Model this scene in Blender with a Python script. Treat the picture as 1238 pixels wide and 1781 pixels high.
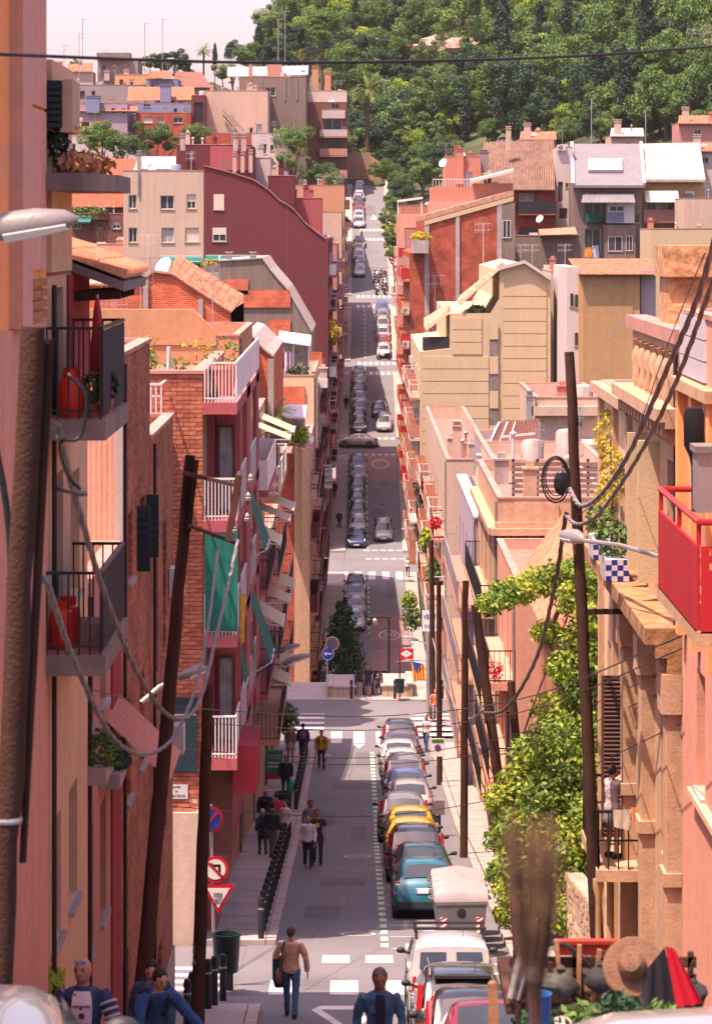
import bpy, bmesh, math, random
from mathutils import Vector, Matrix, noise
V = Vector
R = random.Random(11)
rad = math.radians
for o in list(bpy.data.objects): bpy.data.objects.remove(o)
SC = bpy.context.scene
COL = SC.collection

# ---------------------------------------------------------------- camera, sky, sun, exposure
FPX, YH, CXP = 5000.0, 400.0, 619.0          # focal length, horizon row and centre column of the photograph (px)
camd = bpy.data.cameras.new('camera'); cam = bpy.data.objects.new('camera', camd); COL.objects.link(cam)
cam.location = (0, 0, 0); cam.rotation_euler = (rad(90), 0, 0)
camd.sensor_fit = 'VERTICAL'; camd.sensor_height = 36; camd.sensor_width = 36*1238/1781
camd.lens = 36*FPX/1781; camd.shift_y = -(890.5-YH)/1781; camd.shift_x = 0
camd.clip_start = 0.5; camd.clip_end = 6000
camd.dof.use_dof = True; camd.dof.focus_distance = 150; camd.dof.aperture_fstop = 6.3
SC.camera = cam
SUN_AZ, SUN_EL = 38, 69                      # degrees behind the left-hand side, elevation
sdir = V((-math.cos(rad(SUN_EL))*math.cos(rad(SUN_AZ)), -math.cos(rad(SUN_EL))*math.sin(rad(SUN_AZ)), math.sin(rad(SUN_EL))))
W = bpy.data.worlds.new('World'); SC.world = W; W.use_nodes = True
nt = W.node_tree; bg = nt.nodes['Background']
sky = nt.nodes.new('ShaderNodeTexSky'); sky.sky_type = 'NISHITA'; sky.sun_disc = False
sky.sun_elevation = rad(SUN_EL); sky.sun_rotation = math.atan2(sdir.x, sdir.y) % (2*math.pi)
sky.air_density = 1.0; sky.dust_density = 3.2; sky.ozone_density = 1.0; sky.altitude = 50
mx = nt.nodes.new('ShaderNodeMix'); mx.data_type = 'RGBA'; mx.blend_type = 'MULTIPLY'; mx.inputs[0].default_value = 1
mx.inputs[7].default_value = (1.24, 0.90, 0.95, 1)
nt.links.new(sky.outputs[0], mx.inputs[6]); nt.links.new(mx.outputs[2], bg.inputs[0]); bg.inputs[1].default_value = 0.145
sund = bpy.data.lights.new('sun', 'SUN'); sun = bpy.data.objects.new('sun', sund); COL.objects.link(sun)
sund.energy = 4.9; sund.angle = rad(0.53); sund.color = (1.0, 0.785, 0.63)
sun.rotation_euler = sdir.to_track_quat('Z', 'Y').to_euler(); sun.location = (-40, -20, 60)
SC.view_settings.view_transform = 'Standard'; SC.view_settings.look = 'None'
SC.view_settings.exposure = 1.2; SC.view_settings.gamma = 1
SC.cycles.max_bounces = 5; SC.cycles.diffuse_bounces = 3; SC.cycles.glossy_bounces = 3; SC.cycles.transparent_max_bounces = 6
SC.cycles.use_denoising = True; SC.cycles.caustics_reflective = False; SC.cycles.caustics_refractive = False

# ---------------------------------------------------------------- helpers
def P(px, py, Y): return V(((px-CXP)*Y/FPX, Y, (YH-py)*Y/FPX))
def PX(px, Y): return (px-CXP)*Y/FPX
def PZ(py, Y): return (YH-py)*Y/FPX
def lin(h, k=1.0):
    h = h.lstrip('#'); r = []
    for i in (0, 2, 4):
        c = int(h[i:i+2], 16)/255
        r.append(k*(c/12.92 if c <= .04045 else ((c+.055)/1.055)**2.4))
    return tuple(r)
MC = {}
def mat(name, col, rough=.85, var=.14, sc=.7, bump=.12, bsc=25, streak=0, met=0, spec=.35, coat=0, fine=0, patch=0):
    if name in MC: return MC[name]
    if isinstance(col, str): col = lin(col)
    m = bpy.data.materials.new(name); m.use_nodes = True; MC[name] = m
    n = m.node_tree.nodes; L = m.node_tree.links.new; b = n['Principled BSDF']
    b.inputs['Roughness'].default_value = rough; b.inputs['Metallic'].default_value = met
    b.inputs['Specular IOR Level'].default_value = spec; b.inputs['Coat Weight'].default_value = coat
    b.inputs['Base Color'].default_value = (*col, 1)
    if var > 0:
        tc = n.new('ShaderNodeTexCoord'); t = n.new('ShaderNodeTexNoise'); t.inputs['Scale'].default_value = sc
        t.inputs['Detail'].default_value = 6; t.inputs['Roughness'].default_value = .65; L(tc.outputs['Object'], t.inputs['Vector'])
        fac = t.outputs['Fac']
        if streak > 0:
            mp = n.new('ShaderNodeMapping'); mp.inputs['Scale'].default_value = (3.2, 3.2, .16); L(tc.outputs['Object'], mp.inputs['Vector'])
            t2 = n.new('ShaderNodeTexNoise'); t2.inputs['Scale'].default_value = 1.0; t2.inputs['Detail'].default_value = 5; L(mp.outputs[0], t2.inputs['Vector'])
            ms = n.new('ShaderNodeMix'); ms.inputs[0].default_value = streak; L(fac, ms.inputs[2]); L(t2.outputs['Fac'], ms.inputs[3]); fac = ms.outputs[0]
        if fine > 0:
            t3 = n.new('ShaderNodeTexNoise'); t3.inputs['Scale'].default_value = fine; t3.inputs['Detail'].default_value = 3; L(tc.outputs['Object'], t3.inputs['Vector'])
            ms = n.new('ShaderNodeMix'); ms.inputs[0].default_value = .4; L(fac, ms.inputs[2]); L(t3.outputs['Fac'], ms.inputs[3]); fac = ms.outputs[0]
        mr = n.new('ShaderNodeMapRange'); mr.inputs[1].default_value = .3; mr.inputs[2].default_value = .7; L(fac, mr.inputs[0])
        mixc = n.new('ShaderNodeMix'); mixc.data_type = 'RGBA'; L(mr.outputs[0], mixc.inputs[0])
        mixc.inputs[6].default_value = (*[c*(1-var*1.5) for c in col], 1); mixc.inputs[7].default_value = (*[min(1, c*(1+var)) for c in col], 1)
        out = mixc.outputs[2]
        if patch > 0:
            t4 = n.new('ShaderNodeTexNoise'); t4.inputs['Scale'].default_value = .33; t4.inputs['Detail'].default_value = 9; t4.inputs['Roughness'].default_value = .7; t4.inputs['Distortion'].default_value = .6; L(tc.outputs['Object'], t4.inputs['Vector'])
            m4 = n.new('ShaderNodeMapRange'); m4.inputs[1].default_value = .54; m4.inputs[2].default_value = .66; m4.inputs[4].default_value = patch; L(t4.outputs['Fac'], m4.inputs[0])
            g4 = sum(col)/3; m5 = n.new('ShaderNodeMix'); m5.data_type = 'RGBA'; L(m4.outputs[0], m5.inputs[0]); L(out, m5.inputs[6]); m5.inputs[7].default_value = (*[min(.9, .45*c+.45*g4) for c in col], 1); out = m5.outputs[2]
        L(out, b.inputs['Base Color'])
        if bump > 0:
            tb = n.new('ShaderNodeTexNoise'); tb.inputs['Scale'].default_value = bsc; tb.inputs['Detail'].default_value = 4; L(tc.outputs['Object'], tb.inputs['Vector'])
            bm = n.new('ShaderNodeBump'); bm.inputs['Strength'].default_value = bump; bm.inputs['Distance'].default_value = .03
            L(tb.outputs['Fac'], bm.inputs['Height']); L(bm.outputs[0], b.inputs['Normal'])
    return m
def brickmat(name, c1, c2, mortar, bw=.29, bh=.075, ms=.012):
    if name in MC: return MC[name]
    m = bpy.data.materials.new(name); m.use_nodes = True; MC[name] = m
    n = m.node_tree.nodes; L = m.node_tree.links.new; b = n['Principled BSDF']; b.inputs['Roughness'].default_value = .9; b.inputs['Specular IOR Level'].default_value = .2
    tc = n.new('ShaderNodeTexCoord'); sp = n.new('ShaderNodeSeparateXYZ'); L(tc.outputs['Object'], sp.inputs[0])
    ad = n.new('ShaderNodeMath'); L(sp.outputs[0], ad.inputs[0]); L(sp.outputs[1], ad.inputs[1])
    cb = n.new('ShaderNodeCombineXYZ'); L(ad.outputs[0], cb.inputs[0]); L(sp.outputs[2], cb.inputs[1])
    t = n.new('ShaderNodeTexBrick'); L(cb.outputs[0], t.inputs['Vector']); t.inputs['Scale'].default_value = 1
    t.inputs['Brick Width'].default_value = bw; t.inputs['Row Height'].default_value = bh; t.inputs['Mortar Size'].default_value = ms; t.inputs['Bias'].default_value = -.1
    t.inputs['Color1'].default_value = (*lin(c1), 1); t.inputs['Color2'].default_value = (*lin(c2), 1); t.inputs['Mortar'].default_value = (*lin(mortar), 1)
    no = n.new('ShaderNodeTexNoise'); no.inputs['Scale'].default_value = .9; no.inputs['Detail'].default_value = 6; L(tc.outputs['Object'], no.inputs['Vector'])
    mr = n.new('ShaderNodeMapRange'); mr.inputs[1].default_value = .3; mr.inputs[2].default_value = .7; mr.inputs[3].default_value = .62; mr.inputs[4].default_value = 1.2; L(no.outputs['Fac'], mr.inputs[0])
    vm = n.new('ShaderNodeVectorMath'); vm.operation = 'SCALE'; L(t.outputs['Color'], vm.inputs[0]); L(mr.outputs[0], vm.inputs[3]); L(vm.outputs[0], b.inputs['Base Color'])
    bm = n.new('ShaderNodeBump'); bm.inputs['Strength'].default_value = .6; bm.inputs['Distance'].default_value = .02; bm.invert = True
    L(t.outputs['Fac'], bm.inputs['Height']); L(bm.outputs[0], b.inputs['Normal'])
    return m
def leafmat(name, c1, c2, trans=.25):
    if name in MC: return MC[name]
    m = bpy.data.materials.new(name); m.use_nodes = True; MC[name] = m
    n = m.node_tree.nodes; L = m.node_tree.links.new; b = n['Principled BSDF']; b.inputs['Roughness'].default_value = .6; b.inputs['Specular IOR Level'].default_value = .25
    g = n.new('ShaderNodeNewGeometry'); oi = n.new('ShaderNodeObjectInfo')
    tc = n.new('ShaderNodeTexCoord'); t = n.new('ShaderNodeTexNoise'); t.inputs['Scale'].default_value = .8; L(tc.outputs['Object'], t.inputs['Vector'])
    a = n.new('ShaderNodeMath'); a.operation = 'MULTIPLY_ADD'; L(g.outputs['Random Per Island'], a.inputs[0]); a.inputs[1].default_value = .5; L(t.outputs['Fac'], a.inputs[2])
    a2 = n.new('ShaderNodeMath'); a2.operation = 'MULTIPLY_ADD'; L(oi.outputs['Random'], a2.inputs[0]); a2.inputs[1].default_value = .5; L(a.outputs[0], a2.inputs[2])
    mr = n.new('ShaderNodeMapRange'); mr.inputs[1].default_value = .35; mr.inputs[2].default_value = 1.4; L(a2.outputs[0], mr.inputs[0])
    mc = n.new('ShaderNodeMix'); mc.data_type = 'RGBA'; mc.inputs[6].default_value = (*lin(c1), 1); mc.inputs[7].default_value = (*lin(c2), 1); L(mr.outputs[0], mc.inputs[0])
    L(mc.outputs[2], b.inputs['Base Color'])
    tr = n.new('ShaderNodeBsdfTranslucent'); L(mc.outputs[2], tr.inputs[0]); ms = n.new('ShaderNodeMixShader'); ms.inputs[0].default_value = trans
    L(b.outputs[0], ms.inputs[1]); L(tr.outputs[0], ms.inputs[2]); L(ms.outputs[0], n['Material Output'].inputs[0])
    return m
ORG = {}
class MB:
    def __init__(s): s.v = []; s.f = []; s.m = []
    def q(s, *p, m=0):
        i = len(s.v); s.v += [V(a) for a in p]; s.f.append(tuple(range(i, i+len(p)))); s.m.append(m); return s
    def hexa(s, p, m=0):
        i = len(s.v); s.v += [V(a) for a in p]
        for f in ((0,3,2,1),(4,5,6,7),(0,1,5,4),(1,2,6,5),(2,3,7,6),(3,0,4,7)): s.f.append(tuple(i+k for k in f)); s.m.append(m)
        return s
    def box(s, x0, x1, y0, y1, z0, z1, m=0):
        return s.hexa([(x0,y0,z0),(x1,y0,z0),(x1,y1,z0),(x0,y1,z0),(x0,y0,z1),(x1,y0,z1),(x1,y1,z1),(x0,y1,z1)], m)
    def bar(s, a, b, w, h=None, m=0, up=V((0,0,1))):
        a, b = V(a), V(b); h = h or w; d = (b-a).normalized()
        if abs(d.dot(up)) > .98: up = V((0,1,0))
        u = d.cross(up).normalized()*w/2; v = u.cross(d).normalized()*h/2
        return s.hexa([a-u-v, a+u-v, b+u-v, b-u-v, a-u+v, a+u+v, b+u+v, b-u+v], m)
    def loft(s, rings, cap=True, m=0, close=True):
        i = len(s.v); n = len(rings[0])
        for r in rings: s.v += [V(a) for a in r]
        for k in range(len(rings)-1):
            for j in range(n if close else n-1):
                a = i+k*n+j; b = i+k*n+(j+1) % n
                s.f.append((a, b, b+n, a+n)); s.m.append(m)
        if cap:
            s.f.append(tuple(range(i+n-1, i-1, -1))); s.m.append(m); e = i+(len(rings)-1)*n; s.f.append(tuple(range(e, e+n))); s.m.append(m)
        return s
    def tube(s, pts, r, n=7, cap=True, m=0, jit=0):
        pts = [V(p) for p in pts]; rings = []; N = len(pts)
        rr = r if hasattr(r, '__len__') else [r]*N
        u = None
        for k, p in enumerate(pts):
            d = (pts[min(k+1, N-1)]-pts[max(k-1, 0)]).normalized()
            if u is None: u = d.orthogonal().normalized()
            else: u = (u-d*u.dot(d)).normalized()
            w = d.cross(u)
            rings.append([p+(u*math.cos(2*math.pi*j/n)+w*math.sin(2*math.pi*j/n))*rr[k]*(1+(R.uniform(-jit, jit) if jit else 0)) for j in range(n)])
        return s.loft(rings, cap, m)
    def lathe(s, prof, c=(0,0,0), n=12, m=0, ax=(0,0,1)):
        c = V(c); ax = V(ax).normalized(); u = ax.orthogonal().normalized(); w = ax.cross(u)
        return s.loft([[c+ax*z+(u*math.cos(2*math.pi*j/n)+w*math.sin(2*math.pi*j/n))*max(r, .0005) for j in range(n)] for r, z in prof], True, m)
    def ell(s, c, r, n=10, k=6, m=0, rot=None):
        c = V(c); rings = []
        for i in range(k+1):
            t = math.pi*(i+.02)/(k+.04)-math.pi/2; rings.append([])
            for j in range(n):
                a = 2*math.pi*j/n; p = V((r[0]*math.cos(t)*math.cos(a), r[1]*math.cos(t)*math.sin(a), r[2]*math.sin(t)))
                rings[-1].append(c+(rot @ p if rot else p))
        return s.loft(rings, True, m)
    def prism(s, poly, ext, m=0):
        ext = V(ext); a = [V(p) for p in poly]; return s.loft([a, [p+ext for p in a]], True, m)
    def mesh(s, name, mats, smooth=False, org=V((0,0,0))):
        me = bpy.data.meshes.new(name); me.from_pydata([tuple(p-org) for p in s.v], [], s.f)
        for k in (mats if isinstance(mats, (list, tuple)) else [mats]): me.materials.append(k)
        if any(s.m): me.polygons.foreach_set('material_index', s.m)
        if smooth:
            me.polygons.foreach_set('use_smooth', [True]*len(s.f))
            if smooth != 'all': me.set_sharp_from_angle(angle=rad(38 if smooth is True else smooth))
        me.update(); return me
    def build(s, name, mats, parent=None, smooth=False):
        o = ORG.get(parent.name, V((0,0,0))) if parent else V((0,0,0))
        return link(name, s.mesh(name, mats, smooth, o), parent)
def link(name, me, parent=None):
    ob = bpy.data.objects.new(name, me); COL.objects.link(ob)
    if parent: ob.parent = parent; ORG[ob.name] = ORG.get(parent.name, V((0,0,0)))
    return ob
def thing(name, label, cat, loc=(0,0,0), rz=0, group=None, world=True):
    o = bpy.data.objects.new(name, None); COL.objects.link(o); o.location = loc; o.rotation_euler = (0, 0, rz); o.empty_display_size = .3
    o['label'] = label; o['category'] = cat
    if group: o['group'] = group
    ORG[o.name] = V(loc) if world else V((0,0,0))
    return o
def tag(o, label, cat, group=None, kind=None):
    o['label'] = label; o['category'] = cat
    if group: o['group'] = group
    if kind: o['kind'] = kind
    return o
def struct(name, mb, m, parent=None, kind='structure', smooth=False):
    o = mb.build(name, m, parent, smooth)
    if not parent or kind == 'stuff': o['kind'] = kind
    return o
KIDS = {}
def dup(root, loc, rz=0, label=None, scale=1.0, mats=None):
    r = root.copy(); COL.objects.link(r); r.location = loc; r.rotation_euler = (0, 0, rz); r.scale = (scale, scale, scale) if not hasattr(scale, '__len__') else scale
    if label: r['label'] = label
    if root.name not in KIDS:                                        # read a thing's tree once
        KIDS[root.name] = {}
        def read(o_): KIDS[root.name][o_.name] = list(o_.children); [read(c_) for c_ in KIDS[root.name][o_.name]]
        read(root)
    def rec(src, dst):
        for ch in KIDS[root.name][src.name]:
            c = ch.copy(); COL.objects.link(c); c.parent = dst
            if mats and c.data:
                for i, mm in enumerate(c.data.materials):
                    if mm and mm.name in mats: c.material_slots[i].link = 'OBJECT'; c.material_slots[i].material = mats[mm.name]
            rec(ch, c)
    rec(root, r); return r
class Pl:
    def __init__(s, O, U, N): s.O, s.U, s.N = V(O), V(U), V(N)
    def p(s, u, v, d=0): return s.O+s.U*u+V((0,0,v))+s.N*d
def plbox(mb, pl, u0, u1, v0, v1, d0, d1, m=0):
    return mb.hexa([pl.p(u0,v0,d0), pl.p(u1,v0,d0), pl.p(u1,v0,d1), pl.p(u0,v0,d1), pl.p(u0,v1,d0), pl.p(u1,v1,d0), pl.p(u1,v1,d1), pl.p(u0,v1,d1)], m)
def wallgrid(mb, pl, u0, u1, v0, v1, ops, dep=.16, m=0):
    us = sorted({u0, u1, *[min(max(a[0],u0),u1) for a in ops], *[min(max(a[1],u0),u1) for a in ops]}); vs = sorted({v0, v1, *[a[2] for a in ops], *[a[3] for a in ops]})
    for i in range(len(us)-1):
        for j in range(len(vs)-1):
            cu, cv = (us[i]+us[i+1])/2, (vs[j]+vs[j+1])/2
            if not any(a[0] < cu < a[1] and a[2] < cv < a[3] for a in ops):
                mb.q(pl.p(us[i],vs[j]), pl.p(us[i+1],vs[j]), pl.p(us[i+1],vs[j+1]), pl.p(us[i],vs[j+1]), m=m)
    for a, b, c, d, *_ in ops:
        for (p, q, r, s) in ((a,c,b,c), (b,c,b,d), (b,d,a,d), (a,d,a,c)):
            mb.q(pl.p(p,q), pl.p(r,s), pl.p(r,s,-dep-.04), pl.p(p,q,-dep-.04), m=m)

TMP = bpy.data.scenes.new('workbench')                              # evaluates lettering and bodies apart from the big scene
def bake(data, mods=()):
    o = bpy.data.objects.new('tmp', data); TMP.collection.objects.link(o)
    for k, kw in mods:
        md = o.modifiers.new(k, k)
        for a, v in kw.items(): setattr(md, a, v)
    vl = TMP.view_layers[0]; vl.update(); dg = vl.depsgraph; dg.update()
    me = bpy.data.meshes.new_from_object(o.evaluated_get(dg), depsgraph=dg); bpy.data.objects.remove(o); return me

# ---------------------------------------------------------------- materials
M = {}
M['glass'] = mat('window_glass', (.035,.045,.055), rough=.06, var=.3, sc=.5, bump=0, spec=.7)
M['curtain'] = mat('curtained_glass', (.30,.29,.29), rough=.15, var=.3, sc=2.5, bump=0, spec=.7)
M['white'] = mat('white_paint', (.50,.47,.46), rough=.55, var=.06)
M['wrail'] = mat('white_rail_paint', (.66,.60,.59), rough=.5, var=.05)
M['black'] = mat('black_paint', (.012,.014,.018), rough=.45, var=.15)
M['iron'] = mat('dark_iron', (.020,.020,.026), rough=.5, var=.2)
M['steel'] = mat('galvanised_steel', (.42,.40,.41), rough=.4, var=.1, met=.6)
M['concrete'] = mat('concrete', (.36,.31,.29), var=.28, sc=1.2, streak=.5)
M['conc_dark'] = mat('stained_concrete', (.20,.17,.16), var=.35, sc=1.5, streak=.5)
M['shutter'] = mat('cream_roller_shutter', (.62,.52,.42), rough=.6, var=.05)
M['brown'] = mat('brown_shutter', (.10,.045,.03), rough=.6)
M['greenp'] = mat('green_awning_cloth', (.006,.115,.085), rough=.8, var=.18, sc=3)
M['tealdark'] = mat('dark_teal_sheet', (.010,.030,.040), rough=.6, var=.2)
M['terra'] = mat('terracotta', (.50,.16,.09), rough=.8, var=.2, sc=4)
M['tile'] = mat('clay_roof_tile', (.44,.17,.10), rough=.85, var=.35, sc=3)
M['tile2'] = mat('pale_clay_tile', (.44,.24,.165), rough=.85, var=.3, sc=3)
M['wood'] = mat('weathered_wood', (.062,.032,.023), rough=.95, var=.5, spec=.12, sc=5, streak=.7, bump=.4, bsc=40)
M['woodlight'] = mat('pale_wood', (.36,.17,.08), rough=.8, var=.3, sc=6)
M['red'] = mat('red_paint', (.42,.022,.030), rough=.45, var=.08)
M['brick'] = brickmat('red_brick', '#b8482f', '#8c2f22', '#a8806c')
M['brickR'] = brickmat('bright_red_brick', '#b2503c', '#8c382c', '#a06a56', .3, .09)
M['brickO'] = brickmat('orange_brick', '#d0603c', '#b04a2c', '#c08c74', .3, .1)
M['brickD'] = brickmat('rustic_brown_brick', '#b87058', '#84463a', '#8c6456', .26, .09)
M['brickBase'] = mat('mortar', (.34,.22,.17), var=.2)
M['brk'] = mat('brick_clay', (.46,.15,.085), var=.35, sc=2.2, fine=9)
M['brk2'] = mat('dark_brick_clay', (.34,.10,.06), var=.35, sc=2.2, fine=9)
def wallm(name, h, k=.66, var=.15, streak=.55): return mat(name+'_plaster', lin(h, k), var=var, sc=.45, streak=streak, bump=.2, fine=6, patch=.55)

# ---------------------------------------------------------------- ground profile of the street
PR = [(-60,14),(-20,3.2),(0,-1.7),(10,-4.1),(20,-6.8),(27,-8.7),(33,-10.1),(40,-12.1),(45,-13.6),(50,-14.75),(57,-15.64),(69,-17.16),(100,-21.1),(105,-21.7),(124,-23.55),(134,-24.5),(139,-24.85),(153,-25.1),(158.5,-25.2),(178,-31.2),(205,-31.6),(225,-31.5),(252,-30.2),(265,-29.2),(306,-23.6),(344,-17.2),(369,-12.5),(412,-3.3),(462,6.5),(478,8.2)]
def prof(Y):
    if Y >= PR[-1][0]: return PR[-1][1]
    for i in range(len(PR)-1):
        if Y <= PR[i+1][0]:
            a, b = PR[i], PR[i+1]; t = (Y-a[0])/(b[0]-a[0]); return a[1]+(b[1]-a[1])*t
def sst(a, b, x):
    t = min(1, max(0, (x-a)/(b-a))); return t*t*(3-2*t)
def tt(Y): return min(1, max(0, (Y-225)/145))
def LK(Y): return -1.9 if Y < 165 else -1.1+.5*tt(Y)        # kerb and facade lines, left and right
def RK(Y): return 3.55 if Y < 165 else 4.2+.3*tt(Y)
def LF(Y): return -3.75 if Y < 165 else -2.8+1.25*tt(Y)
def RF(Y): return 4.9 if Y < 165 else 4.85+.9*tt(Y)
def H(X, Y):
    z = prof(min(Y, 470))
    if Y > 470: z += (Y-470)*.262*sst(-48, -4, X)*(1 if Y < 900 else 0) + (0 if Y < 900 else (430*.262*sst(-48,-4,X)))
    if X > 12: z += .30*(X-12)*sst(180, 340, Y)*(1-sst(520, 700, Y))
    if X < -8: z += min(18, .6*(-8-X))*sst(200, 380, Y)*(1-sst(440, 480, Y))
    z += (16*sst(16, 28, -X)+8*sst(2, 10, -X)*(1-sst(16, 28, -X)))*sst(474, 488, Y)*(1-sst(495, 570, Y))
    return z
# ---------------------------------------------------------------- ground, road, pavements
M['ground'] = mat('dry_green_earth', (.045,.058,.024), var=.5, sc=.15, bump=.3, bsc=3)
M['asphalt'] = mat('worn_asphalt', (.148,.140,.150), rough=.8, var=.16, sc=.35, bump=.2, bsc=60, fine=14)
M['asphaltN'] = mat('darker_asphalt_patch', (.165,.14,.145), rough=.8, var=.18, sc=.8, bump=.2, bsc=60, fine=14)
M['pave'] = mat('pavement_slabs', (.34,.285,.265), var=.16, sc=.8, fine=10)
M['kerb'] = mat('granite_kerb', (.37,.30,.275), var=.25, sc=2, fine=12)
M['paint'] = mat('road_paint', (.55,.51,.50), rough=.7, var=.3, sc=2.5, fine=8, bump=0)
M['gpaint'] = mat('green_road_paint', (.40,.56,.40), rough=.7, var=.2, sc=3, bump=0)
M['redpave'] = mat('red_road_coating', (.24,.145,.14), rough=.8, var=.25, sc=.8, fine=10)
def ygrid(y0, y1, st=3.0):
    ys = {y0, y1} | {p[0] for p in PR if y0 < p[0] < y1}
    n = max(1, int((y1-y0)/st)); ys |= {y0+(y1-y0)*i/n for i in range(n+1)}
    return sorted(ys)
g = MB(); xs = [-2500,-900,-400,-200,-120,-80,-60,-45,-35,-25,-18,-12,-8,-4,0,5,8,12,16,22,30,40,55,75,100,150,220,400,900,2500]
ys = [-300,-150]+ygrid(-60,478,12)+[500,530,560,600,640,680,720,760,800,850,899,901,1200,2000,4500]
for y in ys: 
    for x in xs: g.v.append(V((x, y, H(x, y)-.35)))
nx = len(xs)
for j in range(len(ys)-1):
    for i in range(nx-1): g.f.append((j*nx+i, j*nx+i+1, (j+1)*nx+i+1, (j+1)*nx+i)); g.m.append(0)
struct('ground', g, M['ground'], smooth='all')
def strip(name, fl, fr, y0, y1, dz, m, parent=None, st=3.0, kind='structure'):
    b = MB(); Y = ygrid(y0, y1, st)
    for a, c in zip(Y[:-1], Y[1:]): b.q((fl(a),a,prof(a)+dz), (fr(a),a,prof(a)+dz), (fr(c),c,prof(c)+dz), (fl(c),c,prof(c)+dz))
    return struct(name, b, m, parent, kind)
K = lambda v: (lambda Y: v)
road = strip('road', K(-2.6), K(3.7), -40, 153, 0, M['asphalt'])
road2 = strip('road', lambda Y: LK(Y)-.05, lambda Y: RK(Y)+.05, 178, 478, 0, M['asphalt'])
xroad = MB(); xroad.box(-60, 60, 139.2, 152.6, -25.6, -24.98); struct('cross_street', xroad, M['asphalt'])
side = MB(); side.hexa([(-60,58.4,-17), (-2.6,58.4,-16.9), (-2.6,68.6,-17.9), (-60,68.6,-18), (-60,58.4,-15.80), (-2.6,58.4,-15.81), (-2.6,68.6,-17.10), (-60,68.6,-17.09)]); struct('side_street', side, M['asphalt'])
for (ya, yb) in ((253,262),(304.5,311.5),(345,350),(380,386)):
    z0, z1 = prof(ya)+.004, prof(yb)+.004
    for x0, x1 in ((-30, LK(ya)-.05), (RK(ya)+.05, 30)):
        x3 = MB(); x3.hexa([(x0,ya,z0-1),(x1,ya,z0-1),(x1,yb,z1-1),(x0,yb,z1-1),(x0,ya,z0),(x1,ya,z0),(x1,yb,z1),(x0,yb,z1)])
        struct('cross_street', x3, M['asphalt'])
def pavement(name, xin, xk, y0, y1, stones=True, dz=.13, kw=.28):
    if not stones: kw = 0
    """raised pavement between the facade line xin(Y) and the kerb face xk(Y), kerb stones as pieces"""
    b = MB(); Y = ygrid(y0, y1, 3); s = 1 if xk((y0+y1)/2) > xin((y0+y1)/2) else -1
    for a, c in zip(Y[:-1], Y[1:]):
        za, zc = prof(a)+dz, prof(c)+dz; k0, k1 = xk(a)-s*kw, xk(c)-s*kw
        b.q((xin(a),a,za),(k0,a,za),(k1,c,zc),(xin(c),c,zc))
        if not stones: b.q((k0,a,za),(k0,a,za-dz-.1),(k1,c,zc-dz-.1),(k1,c,zc))
    for yy in (y0, y1): b.q((xin(yy),yy,prof(yy)+dz),(xk(yy)-s*kw,yy,prof(yy)+dz),(xk(yy)-s*kw,yy,prof(yy)-.1),(xin(yy),yy,prof(yy)-.1))
    o = struct(name, b, M['pave'])
    if stones:
        me = None; L = 1.0; n = int((y1-y0)/L)
        for i in range(n):
            a = y0+(y1-y0)*i/n+.012; c = y0+(y1-y0)*(i+1)/n-.012; xa = xk((a+c)/2)
            z0, z1 = prof(a), prof(c); bb = MB(); e = R.uniform(-.008, .008)
            x0, x1 = sorted((xa-s*kw+s*.01, xa+e)); t = dz+R.uniform(-.004, .008)
            bb.hexa([(x0,a,z0-.1),(x1,a,z0-.1),(x1,c,z1-.1),(x0,c,z1-.1),(x0+.01,a,z0+t),(x1-.02,a,z0+t),(x1-.02,c,z1+t),(x0+.01,c,z1+t)])
            bb.build('kerb_stone', M['kerb'], o)
    return o
pv = pavement('pavement', K(-4.2), K(-1.9), 68.9, 138.6)
for y in [71+3.1*i for i in range(20)]:                              # joints across the slabs
    bb = MB(); bb.bar((-4.1,y,prof(y)+.134),(-2.2,y,prof(y)+.134),.025,.004); bb.build('slab_joint', M['conc_dark'], pv)
pavement('pavement', K(-3.75), K(-1.9), 46, 58.2)
pr_ = pavement('pavement', K(5.2), K(3.55), 40, 138.6)
for y in [62+2.9*i for i in range(22)]:
    bb = MB(); bb.bar((3.8,y,prof(y)+.134),(5.1,y,prof(y)+.134),.022,.004); bb.build('slab_joint', M['conc_dark'], pr_)
pavement('pavement', lambda Y: LF(Y)-.3, LK, 178, 252.5, False); pavement('pavement', lambda Y: RF(Y)+.3, RK, 178, 252.5, False)
for a, c in ((262.5,304),(312,344.5),(350.5,379.5),(386.5,474)):
    pavement('pavement', lambda Y: LF(Y)-.3, LK, a, c, False); pavement('pavement', lambda Y: RF(Y)+.3, RK, a, c, False)
pl_ = MB(); pl_.box(-6, 8, 152.62, 158.5, -26, -24.93); struct('pavement', pl_, M['pave'])
# painted markings, thin raised sheets
def mark(pts, m='paint', parent=None, dz=.006, name='marking'):
    b = MB(); b.q(*[(x, y, prof(y)+dz) for x, y in pts]); return b.build(name, M[m], parent)
def stripe(x0, x1, y0, y1, **k): return mark([(x0,y0),(x1,y0),(x1,y1),(x0,y1)], **k)
rd = road
for x in (-1.55,-.25,.95,2.1): stripe(x-.3, x+.3, 60.4, 62.6, parent=rd, name='crossing_stripe')
for x in (-.45,.55,1.65): stripe(x-.33, x+.3, 65.6, 67.0, parent=rd, name='crossing_stripe')
for p in ([(-.9,58.2),(.55,58.2),(.35,58.75),(-.72,58.75)], [(-.9,58.2),(-.7,58.2),(-.05,55.4),(-.16,55.0)], [(.55,58.2),(.36,58.2),(-.26,55.4),(-.16,55.0)]): mark(p, parent=rd, dz=.009 if p[1][0] > 0 else .006)
for i in range(24): stripe(.60, .78, 68.5+i*1.35, 68.5+i*1.35+.75, m='gpaint', parent=rd, name='parking_dash')
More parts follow.
